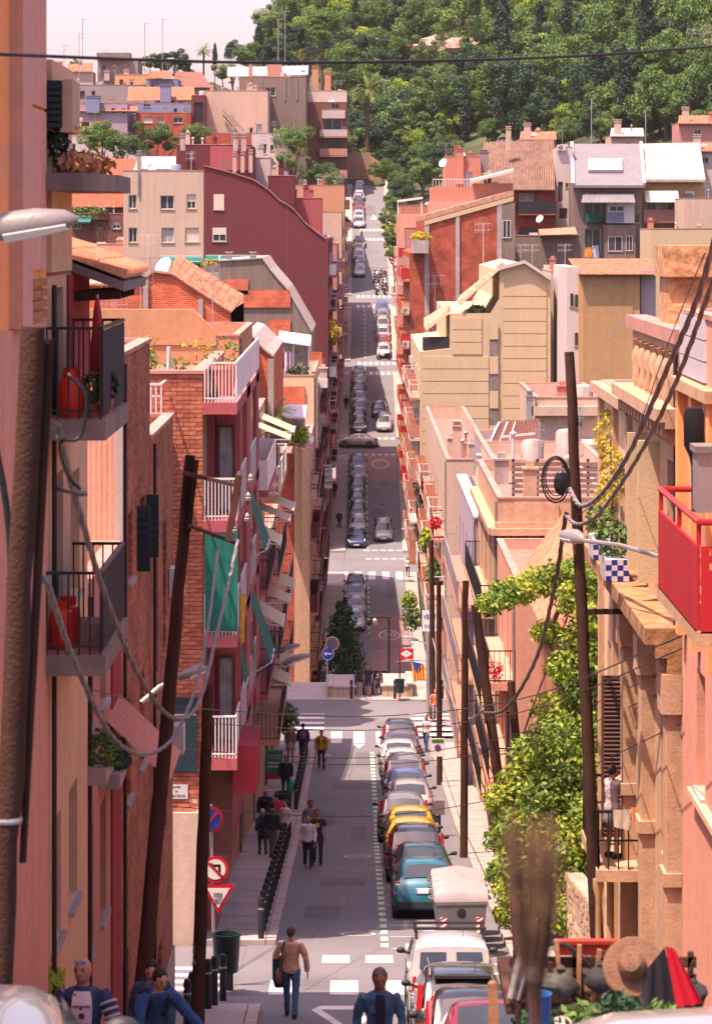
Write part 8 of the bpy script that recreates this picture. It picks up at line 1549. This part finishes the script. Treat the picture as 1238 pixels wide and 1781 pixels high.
    for i in (0,1):
        e_ = [sh[i]+V((-.03*(1 if i else -1),0,-.01)), sh[i].lerp(el[i],.45), el[i]]; q_ = [.056,.05,.043]
        if full: e_ += [el[i].lerp(wr[i],.5), el[i].lerp(wr[i],.93)]; q_ += [.041,.034]
        else: e_ = e_[:2]+[sh[i].lerp(el[i],.7)]; q_ = [.056,.054,.052]
        limb(c, e_, q_, ex*.8)
    if kind == 'hoodie': c.ell(nk+V((0,-.06,0)), (.12,.09,.07), 10, 6)
    if kind in ('jacket','shirt'): limb(c, [nk-V((0,0,.05)), nk+V((0,.0,.012))], [.075,.064])
    garment = remesh(c, {'tee':'t_shirt','blouse':'blouse','jacket':'jacket','hoodie':'hoodie','sweater':'sweater','shirt':'shirt'}[kind], tm, t, vox)
    if openfront:
        q = MB(); rr_ = []
        for zz, wy, wx in ((.93,.145,.04),(1.05,.132,.05),(1.15,.134,.055),(1.28,.146,.06),(1.38,.134,.055),(1.43,.112,.045)): k = (zz-.9)/.56; rr_.append([V((u_*wx*ofw, lean*max(0,k)+wy-abs(u_)*.012, zz)) for u_ in (-1,-.5,0,.5,1)])
        q.loft(rr_, False, 0, False); q.build('t_shirt', fab('inner_%d' % int(openfront[0]*1000),openfront), t, 'all')
    kb, cb = bot[0], bot[1]; bm_ = fab('bottom_%d_%d_%d' % (cb[0]*999, cb[1]*999, cb[2]*999), cb, .25); c = MB()
    if kb == 'skirt':
        rings = []
        for zz, k in ((1.0,.145),(.9,.175),(.75,.20),(.58,.22)): rings.append([V((k*math.cos(q/16*6.283)*(1+.04*math.sin(q*2.4)), .78*k*math.sin(q/16*6.283), zz)) for q in range(16)])
        c.loft(rings); c.build('skirt', bm_, t, 'all')
    else:
        torso(c, .012, .86, 1.0)
        for i in (0,1):
            if kb == 'shorts': limb(c, [hip[i], hip[i].lerp(kn[i],.5), kn[i].lerp(hip[i],.12)], [.10,.09,.085])
            else: limb(c, [hip[i]+V((0,0,.02)), hip[i].lerp(kn[i],.45), kn[i], kn[i].lerp(an[i],.5), an[i]+V((0,0,-.02))], [.10,.088,.070,.064,.058])
        remesh(c, 'shorts' if kb == 'shorts' else 'trousers', bm_, t, vox)
    if hair[1] != 'bald':
        hm = HAIR[hair[0]]; c = MB(); c.ell(hd+hr @ V((0,-.018,.022)), (.090,.100,.108), 12, 8, rot=hr)
        if hair[1] == 'long': c.ell(hd+hr @ V((0,-.06,-.09)), (.08,.055,.16), 10, 6, rot=hr)
        if hair[1] == 'tail': c.ell(hd+hr @ V((0,-.12,.0)), (.035,.05,.05), 8, 5); 
        for v in c.v:
            lv = hr.inverted() @ (v-hd)
            if lv.y > .045 and lv.z < .055: v += hr @ V((0,-.05,.03))
        c.build('hair', hm, t, 'all')
    return t, dict(hd=hd, hr=hr, sh=sh, el=el, wr=wr, lean=lean, an=an)
def backpack(t, col, lean=0): 
    b = MB(); b.ell((0,lean*.6-.19,1.2), (.15,.09,.2), 12, 8); b.build('backpack', fab('pack_%d' % int(col[0]*1000),col), t, True); b = MB()
    for s_ in (-1,1): b.tube([(s_*.1,lean*.8-.13,1.40),(s_*.11,lean*.85+.02,1.46),(s_*.11,lean*.8+.15,1.36),(s_*.12,lean*.6+.10,1.15),(s_*.12,-.10,1.05)],.018,6)
    b.build('strap', fab('strap_black',(.02,.02,.025)), t)
def bag(t, c, col, name='carrier_bag', r=(.12,.05,.17)):
    c = V(c); b = MB(); b.ell(c-V((0,0,r[2]+.06)), r, 10, 6); b.tube([c-V((.05,0,.1)),c,c-V((-.05,0,.1))],.008,5); return b.build(name, fab('bag_%d_%d' % (col[0]*1000,col[1]*1000),col), t, True)
PI_ = math.pi; CAMW = PI_                                            # facing the camera
def gp(px, Y): return PX(px, Y), Y, gz(PX(px, Y), Y)
NV = .014
# man in patterned cardigan, lower left
t, J = person('bald man in navy patterned cardigan and white printed T-shirt holding a camera', PX(145,27), 27, PZ(1664,27)-1.76, PI_, 1.76, ('jacket',(.025,.04,.10)), ('trousers',(.04,.05,.08)), ('brown','bald'), 1, .3, {0:((-.30,.10,1.12),(-.10,.26,1.02)),1:((.30,.02,1.13),(.26,.14,.92))}, vox=NV, near=True, openfront=(.62,.52,.53), headturn=-.3, ofw=1.6)
for s_, zz, sz in (('ABERCROMBIE',1.30,.035),('NEW YORK',1.13,.04)): o = text('shirt_print', s_, (0,.152 if zz > 1.2 else .142,zz), sz, fab('maroon_print',(.12,.01,.03)), t, rot=(rad(90),0,PI_), ext=.004, sx=.75)
b = MB(); b.lathe([(.028,0),(.028,.006)], (0,.146,1.215), 16, 0, (0,1,0)); b.build('shirt_emblem', fab('maroon_print',(.12,.01,.03)), t)
for sg in (-1,1): b = MB(); b.ell(J['hd']+J['hr'] @ V((sg*.034,.062,.088)), (.026,.014,.011), 8, 5); b.build('sunglasses', mat('blue_mirror_lens',(.05,.25,.62),rough=.1,var=.1), t)
for i in (0,1):
    for k in range(3): b = MB(); c = J['sh'][i].lerp(J['el'][i], .35+.2*k); b.lathe([(.088-.004*k,-.012),(.092-.004*k,0),(.088-.004*k,.012)], c, 12, 0, J['el'][i]-J['sh'][i]); b.build('sleeve_band', fab('knit_pale',(.35,.34,.36)), t, True)
b = MB(); b.ell((-.06,.32,1.0),(.06,.04,.045),10,6); b.lathe([(.03,0),(.03,.05)],(-.06,.34,1.0),10,0,(0,1,0)); b.build('camera', M['black'], t, True)
person('dark haired woman in teal hoodie looking down beside the pole', PX(265,33), 33, PZ(1666,33)-1.66, PI_, 1.66, ('hoodie',(.02,.06,.10)), ('trousers',(.03,.04,.07)), ('black','tail'), 0, .2, female=True, vox=NV, near=True, headdown=1)
t, J = person('person in bright blue hoodie bending forward behind the leaning pole', PX(250,30.5), 30.5, PZ(1700,30.5)-1.42, PI_+.6, 1.60, ('hoodie',(.02,.07,.19)), ('trousers',(.03,.04,.07)), ('black','short'), 0, .2, {0:((-.34,.42,1.15),(-.42,.62,1.0)),1:((.30,.40,1.10),(.26,.60,.96))}, lean=.30, vox=NV, near=True, headdown=1)
backpack(t, (.015,.02,.05), .3)
# man in beige sweater seen from behind
x_, y_, z_ = gp(506,57.2); t, J = person('man in beige sweater and jeans walking away with coat over his arm', x_, y_, z_, -.12, 1.80, ('sweater',(.50,.30,.21)), ('trousers',(.05,.12,.24)), ('brown','short'), 0, .45, {0:((-.30,-.02,1.14),(-.24,.20,1.08)),1:((.29,-.04,1.14),(.31,.04,.86))}, vox=NV, near=True)
b = MB(); rr_ = [[V((-.24+.11*math.cos(q/10*6.283)*k, .10+.10*math.sin(q/10*6.283)*k, zz)) for q in range(10)] for zz, k in ((1.12,.6),(1.08,1.1),(.9,1.25),(.7,1.15),(.55,.9))]; b.loft(rr_); 
for v in b.v: v += V((R.uniform(-.012,.012),R.uniform(-.012,.012),0))
b.build('draped_coat', fab('dark_green_coat',(.015,.05,.04)), t, 'all'); b = MB(); b.tube([(-.12,-.13,1.44),(-.15,-.16,1.2),(-.20,-.14,.9)],.022,6); b.tube([(-.12,-.13,1.44),(-.1,.1,1.42),(-.16,.16,1.1)],.022,6); b.build('bag_strap', fab('grey_strap',(.10,.08,.08)), t); b = MB(); b.ell((-.22,-.06,.80),(.07,.15,.16),10,6); b.build('shoulder_bag', fab('grey_brown_bag',(.16,.11,.09)), t, True)
b = MB(); b.loft([[V((.155*math.cos(q/12*6.283),.115*math.sin(q/12*6.283),zz)) for q in range(12)] for zz in (.86,.92)]); b.build('shirt_hem', fab('pink_shirt',(.62,.36,.40)), t, True)
# man in denim shirt
t, J = person('grey haired man in open denim shirt walking toward the camera', PX(660,32.5), 32.5, PZ(1681,32.5)-1.74, PI_+.05, 1.74, ('shirt',(.035,.10,.19)), ('trousers',(.02,.02,.03)), ('grey','short'), 2, .35, vox=NV, near=True, openfront=(.012,.015,.03), headdown=.7)
for s_ in (-1,1): b = MB(); b.box(s_*.09-.035,s_*.09+.035,.138,.148,1.24,1.32); b.build('shirt_pocket', fab('denim_pocket',(.03,.085,.16)), t)
# couple and walkers on the road
def walker(px, Y, label, **k): x_, y_, z_ = gp(px, Y); return person(label, x_, y_, z_, k.pop('rz', PI_), **k)
t, J = walker(536, 88.2, 'woman in white off-shoulder blouse walking toward the camera', h=1.66, top=('blouse',(.62,.52,.58)), bot=('trousers',(.015,.018,.03)), hair=('brown','long'), stride=.4, female=True, shoe=(.35,.1,.05))
t, J = walker(552, 89.4, 'man in dark T-shirt with yellow print beside the woman in white', h=1.76, top=('tee',(.03,.035,.045)), bot=('trousers',(.02,.025,.05)), hair=('brown','short'), skin=1, stride=.4); b = MB(); b.lathe([(.07,0),(.07,.006)],(0,.128,1.24),16,0,(0,1,0)); b.build('shirt_print', M['flower_y'], t)
walker(540, 94, 'man in grey shirt following the couple', h=1.7, top=('shirt',(.16,.14,.14)), bot=('trousers',(.05,.05,.06)), hair=('black','short'), skin=2, stride=.3)
t, J = walker(474, 90.6, 'man in dark green jacket standing with the group on the pavement', h=1.74, top=('jacket',(.02,.045,.04)), bot=('trousers',(.16,.14,.14)), hair=('black','short'), rz=-.5, stride=.2); 
t, J = walker(457, 91.6, 'child in pale cap with dark backpack in the pavement group', h=1.45, top=('hoodie',(.05,.08,.12)), bot=('trousers',(.03,.08,.08)), hair=('black','bald'), rz=.2, stride=.3, female=True); backpack(t, (.02,.025,.03)); b = MB(); b.ell(J['hd']+V((0,0,.05)),(.092,.10,.085),12,6); b.build('cap', fab('lilac_cap',(.45,.35,.55)), t, True)
t, J = walker(497, 93.5, 'person in white shirt turning in the pavement group', h=1.62, top=('shirt',(.6,.52,.58)), bot=('trousers',(.03,.035,.06)), hair=('black','short'), rz=PI_-.8, stride=.2)
t, J = walker(484, 96, 'person in red jacket bending in the pavement group', h=1.66, top=('jacket',(.40,.02,.08)), bot=('trousers',(.03,.03,.05)), hair=('brown','short'), rz=.4, lean=.15)
t, J = walker(462, 97.5, 'person in brown sun hat behind the pavement group', h=1.72, top=('jacket',(.02,.022,.035)), bot=('trousers',(.03,.03,.05)), hair=('brown','short'), rz=PI_, skin=1); b = MB(); b.lathe([(.17,0),(.16,.015),(.095,.03),(.085,.1),(.02,.12)], J['hd']+V((0,0,.045)), 14); b.build('sun_hat', fab('tan_hat',(.42,.28,.2)), t, True)
t, J = walker(497, 113, 'man in navy jacket carrying a green carrier bag on the left pavement', h=1.72, top=('jacket',(.02,.03,.06)), bot=('trousers',(.03,.06,.13)), hair=('grey','short'), skin=1, stride=.2); bag(t, J['wr'][0]+V((0,.02,-.08)), (.02,.42,.14), r=(.14,.08,.24))
t, J = walker(505, 129, 'woman in brown top and pink skirt on the left pavement', h=1.7, top=('blouse',(.20,.12,.10)), bot=('skirt',(.45,.26,.26)), hair=('black','short'), skin=1, stride=.2, female=True)
t, J = walker(527, 129.5, 'person with purple backpack walking away before the crossing', h=1.72, top=('jacket',(.03,.035,.09)), bot=('trousers',(.02,.025,.05)), hair=('black','short'), rz=0, stride=.25); backpack(t, (.16,.07,.18))
t, J = walker(559, 127, 'man in mustard jacket with a backpack walking on the road edge', h=1.76, top=('jacket',(.33,.19,.03)), bot=('trousers',(.02,.03,.06)), hair=('black','short'), skin=1, stride=.25); bag(t, J['wr'][0]+V((0,.02,-.08)), (.62,.45,.48)); b = MB(); [b.tube([(s_*.1,-.1,1.40),(s_*.11,.04,1.47),(s_*.11,.16,1.36),(s_*.13,.12,1.12)],.02,6) for s_ in (-1,1)]; b.build('strap', fab('strap_black',(.02,.02,.025)), t)
t, J = walker(741, 136, 'woman in white top and jeans at the right pavement', h=1.7, top=('tee',(.5,.46,.48)), bot=('trousers',(.05,.10,.2)), hair=('brown','long'), rz=PI_-.6, stride=.3, female=True)
walker(757, 145, 'person in orange shirt behind the wood poles', h=1.7, top=('tee',(.55,.16,.06)), bot=('trousers',(.4,.36,.36)), hair=('brown','short'), rz=PI_, stride=.2)
t, J = person('woman in navy vest and shorts coming off the escalators', PX(640,153.8), 153.8, -24.93, PI_, 1.7, ('tee',(.02,.025,.06)), ('shorts',(.04,.05,.1)), ('black','long'), 1, .3, female=True)
person('small child holding back beside the escalator woman', PX(657,154.2), 154.2, -24.93, PI_, 1.15, ('tee',(.04,.04,.06)), ('shorts',(.03,.03,.05)), ('brown','short'), 0, .2)
for px, Y, lb, c_ in ((590,272,'man in dark green coat on the far left pavement',(.02,.06,.06)),(582,284,'person in black farther up the far left pavement',(.015,.015,.02)),(602,325,'dark figure walking up beside the parked cars',(.015,.018,.03))): walker(px, Y, lb, h=1.72, top=('jacket',c_), bot=('trousers',(.02,.02,.03)), hair=('black','short'), rz=0 if Y > 280 else PI_, stride=.3, vox=.03)
walker(709, 250, 'person in white shirt stepping off the far right pavement', h=1.72, top=('shirt',(.65,.6,.6)), bot=('trousers',(.12,.1,.1)), hair=('brown','short'), stride=.4, vox=.03); walker(629, 420, 'dark figure crossing at the upper zebra', h=1.75, top=('jacket',(.02,.02,.025)), bot=('trousers',(.02,.02,.03)), hair=('black','short'), rz=1.5, stride=.3, vox=.03)
t, J = person('dark haired woman in patterned dress hanging washing on the black balcony', 4.50, 50.6, -11.04, -.9, 1.62, ('tee',(.45,.40,.42)), ('skirt',(.20,.18,.19)), ('black','short'), 0, .0, {0:((-.22,.22,1.35),(-.18,.42,1.45)),1:((.22,.22,1.30),(.16,.42,1.38))}, female=True, vox=NV)
# ---------------------------------------------------------------- roof clutter, road wear, small things
rl = random.Random(21)
for (root, x0, x1, y0, y1, zr, par, wm) in BL:
    if y0 < 88 or par < .15: continue
    n = max(2, min(8, int((x1-x0)*(y1-y0)/16)))
    for k in range(n):
        x = rl.uniform(x0+.5, max(x0+.6, x1-.5)); y = rl.uniform(y0+.5, min(y1-.5, y0+14)); c = V((x, y, zr)); u = rl.random(); b = MB()
        if u < .32:
            w = rl.uniform(.35,.6); h = rl.uniform(.8,1.7); b.box(x-w/2,x+w/2,y-w/2,y+w/2,zr,zr+h); b.box(x-w*.62,x+w*.62,y-w*.62,y+w*.62,zr+h,zr+h+.08); b.box(x-w*.3,x+w*.3,y-w*.3,y+w*.3,zr+h+.08,zr+h+.3); b.build('chimney', rl.choice([wm, M['concrete'], w_ter, w_crm2]), root)
        elif u < .5:
            h = rl.uniform(.7,1.5); b.lathe([(.08,0),(.08,h),(.14,h+.02),(.16,h+.12),(.02,h+.22)], c, 8); b.build('vent_pipe', rl.choice([M['steel'], M['white'], M['concrete']]), root)
        elif u < .74:
            h = rl.uniform(1.8,3.4); b.tube([c, c+V((0,0,h))], .025, 4); a = rl.uniform(0,3.14); d = V((math.cos(a), math.sin(a)*.5, 0))
            for zz in (h-.05, h-.5): b.bar(c+V((0,0,zz))-d*.6, c+V((0,0,zz))+d*.6, .025); [b.bar(c+V((0,0,zz-.2))+d*(i*.22-.55), c+V((0,0,zz+.2))+d*(i*.22-.55), .018) for i in range(6)]
            b.build('antenna', M['steel'], root)
        elif u < .84: b.box(x-.45,x+.45,y-.2,y+.2,zr+.05,zr+.7); b.build('air_conditioner', M['white'], root)
        elif u < .92: b.lathe([(.5,0),(.5,1.1),(.4,1.25),(.1,1.3)], c, 14); b.build('water_tank', rl.choice([M['concrete'], w_blu]), root, True)
        else:
            ax = V((rl.uniform(-.6,.6),-.8,.5)).normalized(); cc = c+V((0,0,.8)); b.lathe([(.05,0),(.25,.03),(.4,.1),(.42,.12),(.3,.06)], cc, 12, 0, ax); b.tube([c, cc], .03, 5); b.build('satellite_dish', M['white'], root)
M['patch'] = mat('asphalt_patch', (.118,.110,.118), rough=.85, var=.2, sc=1.2, bump=.3, bsc=50, fine=14); M['oil'] = mat('oil_stain', (.085,.075,.078), rough=.7, var=.3, sc=2, bump=0)
def blot(x, y, rx, ry, m, parent, dz, name, n=14):
    b = MB(); pts = []
    for j in range(n): a = 2*math.pi*j/n; k = rl.uniform(.7,1.1); yy = y+math.sin(a)*ry*k; pts.append((x+math.cos(a)*rx*k, yy, prof(yy)+dz))
    b.q(*pts); b.build(name, m, parent)
for (x, y, w, l) in ((-.9,74.5,.9,3.2),(-.4,83,1.3,2.2),(.1,98,.5,6),(-1.2,104,.8,5),(-.2,118,1.6,3.0),(.3,129,.6,6.5),(-1.0,61.2,1.1,2.0)): mark([(x-w/2,y),(x+w/2,y+.05),(x+w/2+.05,y+l),(x-w/2,y+l-.1)], 'patch', road, .003, 'asphalt_patch')
for k in range(12): blot(rl.uniform(1.2,2.6), rl.uniform(64,136), rl.uniform(.15,.4), rl.uniform(.4,1.0), M['oil'], road, .0045, 'oil_stain')
for (x, y) in ((-.6,79.5),(.2,110),(-1.0,124),(.5,89)):
    b = MB(); b.lathe([(.33,-.02),(.33,.006),(.27,.008),(.26,.002)], (x,y,prof(y)+.003), 18); o = b.build('manhole_cover', M['conc_dark'], road)
for (x, y, l, a) in ((-1.1,70,6,.05),(-.1,76,9,-.03),(-.7,92,10,.04),(.3,107,8,-.04),(-1.3,112,9,.05),(-.3,122,9,.02)):      # tar-filled cracks
    b = MB(); p = [(x+a*t_*l+rl.uniform(-.05,.05), y+l*t_) for t_ in [i/10 for i in range(11)]]
    for (xa, ya), (xb, yb) in zip(p[:-1], p[1:]): b.q((xa-.012,ya,prof(ya)+.005),(xa+.018,ya,prof(ya)+.005),(xb+.018,yb,prof(yb)+.005),(xb-.012,yb,prof(yb)+.005))
    b.build('tarred_crack', M['oil'], road)
for (x, y, w, l) in ((2.4,212,1.2,3),(3.0,240,.8,8),(2.2,275,1.4,5),(2.9,290,.7,9),(2.0,330,1.2,6),(2.6,360,1.0,7),(2.4,440,1.2,8)): mark([(x-w/2,y),(x+w/2,y),(x+w/2,y+l),(x-w/2,y+l)], 'patch', road2, .003, 'asphalt_patch')
for (x, y) in ((2.6,282),(2.2,356),(2.8,398)):
    b = MB(); b.lathe([(.4,-.02),(.4,.01)], (x,y,prof(y)+.003), 14); b.build('manhole_cover', M['conc_dark'], road2)
# cars whose roofs edge into the bottom of the frame (built from the same kit)
def roof_car(label, x, y, zroof, col, group, rz=0):
    o = car_proto('hatch'); o.name = 'parked_car'; o['label'] = label; o['group'] = group; o['category'] = 'car'
    for ch in o.children_recursive:
        for i, mm in enumerate(ch.data.materials):
            if mm == M['paint']: ch.material_slots[i].link = 'OBJECT'; ch.material_slots[i].material = paint(*col)
    o.location = (x, y, zroof-1.46); o.rotation_euler = (0,0,rz); return o
roof_car('pale silver car whose roof shows along the bottom right edge', PX(1150,14.5), 14.5, PZ(1792,14.5), C['silver'], 'cars at the bottom edge', rad(90))
roof_car('grey car whose dark rounded top shows in the bottom left corner', PX(20,13.2)-.39, 13.2, PZ(1726,13.2), C['grey'], 'cars at the bottom edge', rad(8))
bpy.data.scenes.remove(TMP)
# ---------------------------------------------------------------- warm air between here and the hill
hz = MB(); hz.box(-3200, 3200, -350, 4600, -40, 260); hm = bpy.data.materials.new('warm_haze'); hm.use_nodes = True; n_ = hm.node_tree.nodes; n_.remove(n_['Principled BSDF'])
pv2 = n_.new('ShaderNodeVolumePrincipled'); pv2.inputs['Color'].default_value = (.98,.84,.86,1); pv2.inputs['Density'].default_value = .00005; pv2.inputs['Anisotropy'].default_value = .2; hm.node_tree.links.new(pv2.outputs[0], n_['Material Output'].inputs['Volume'])
ho = hz.build('haze', hm); ho['kind'] = 'stuff'
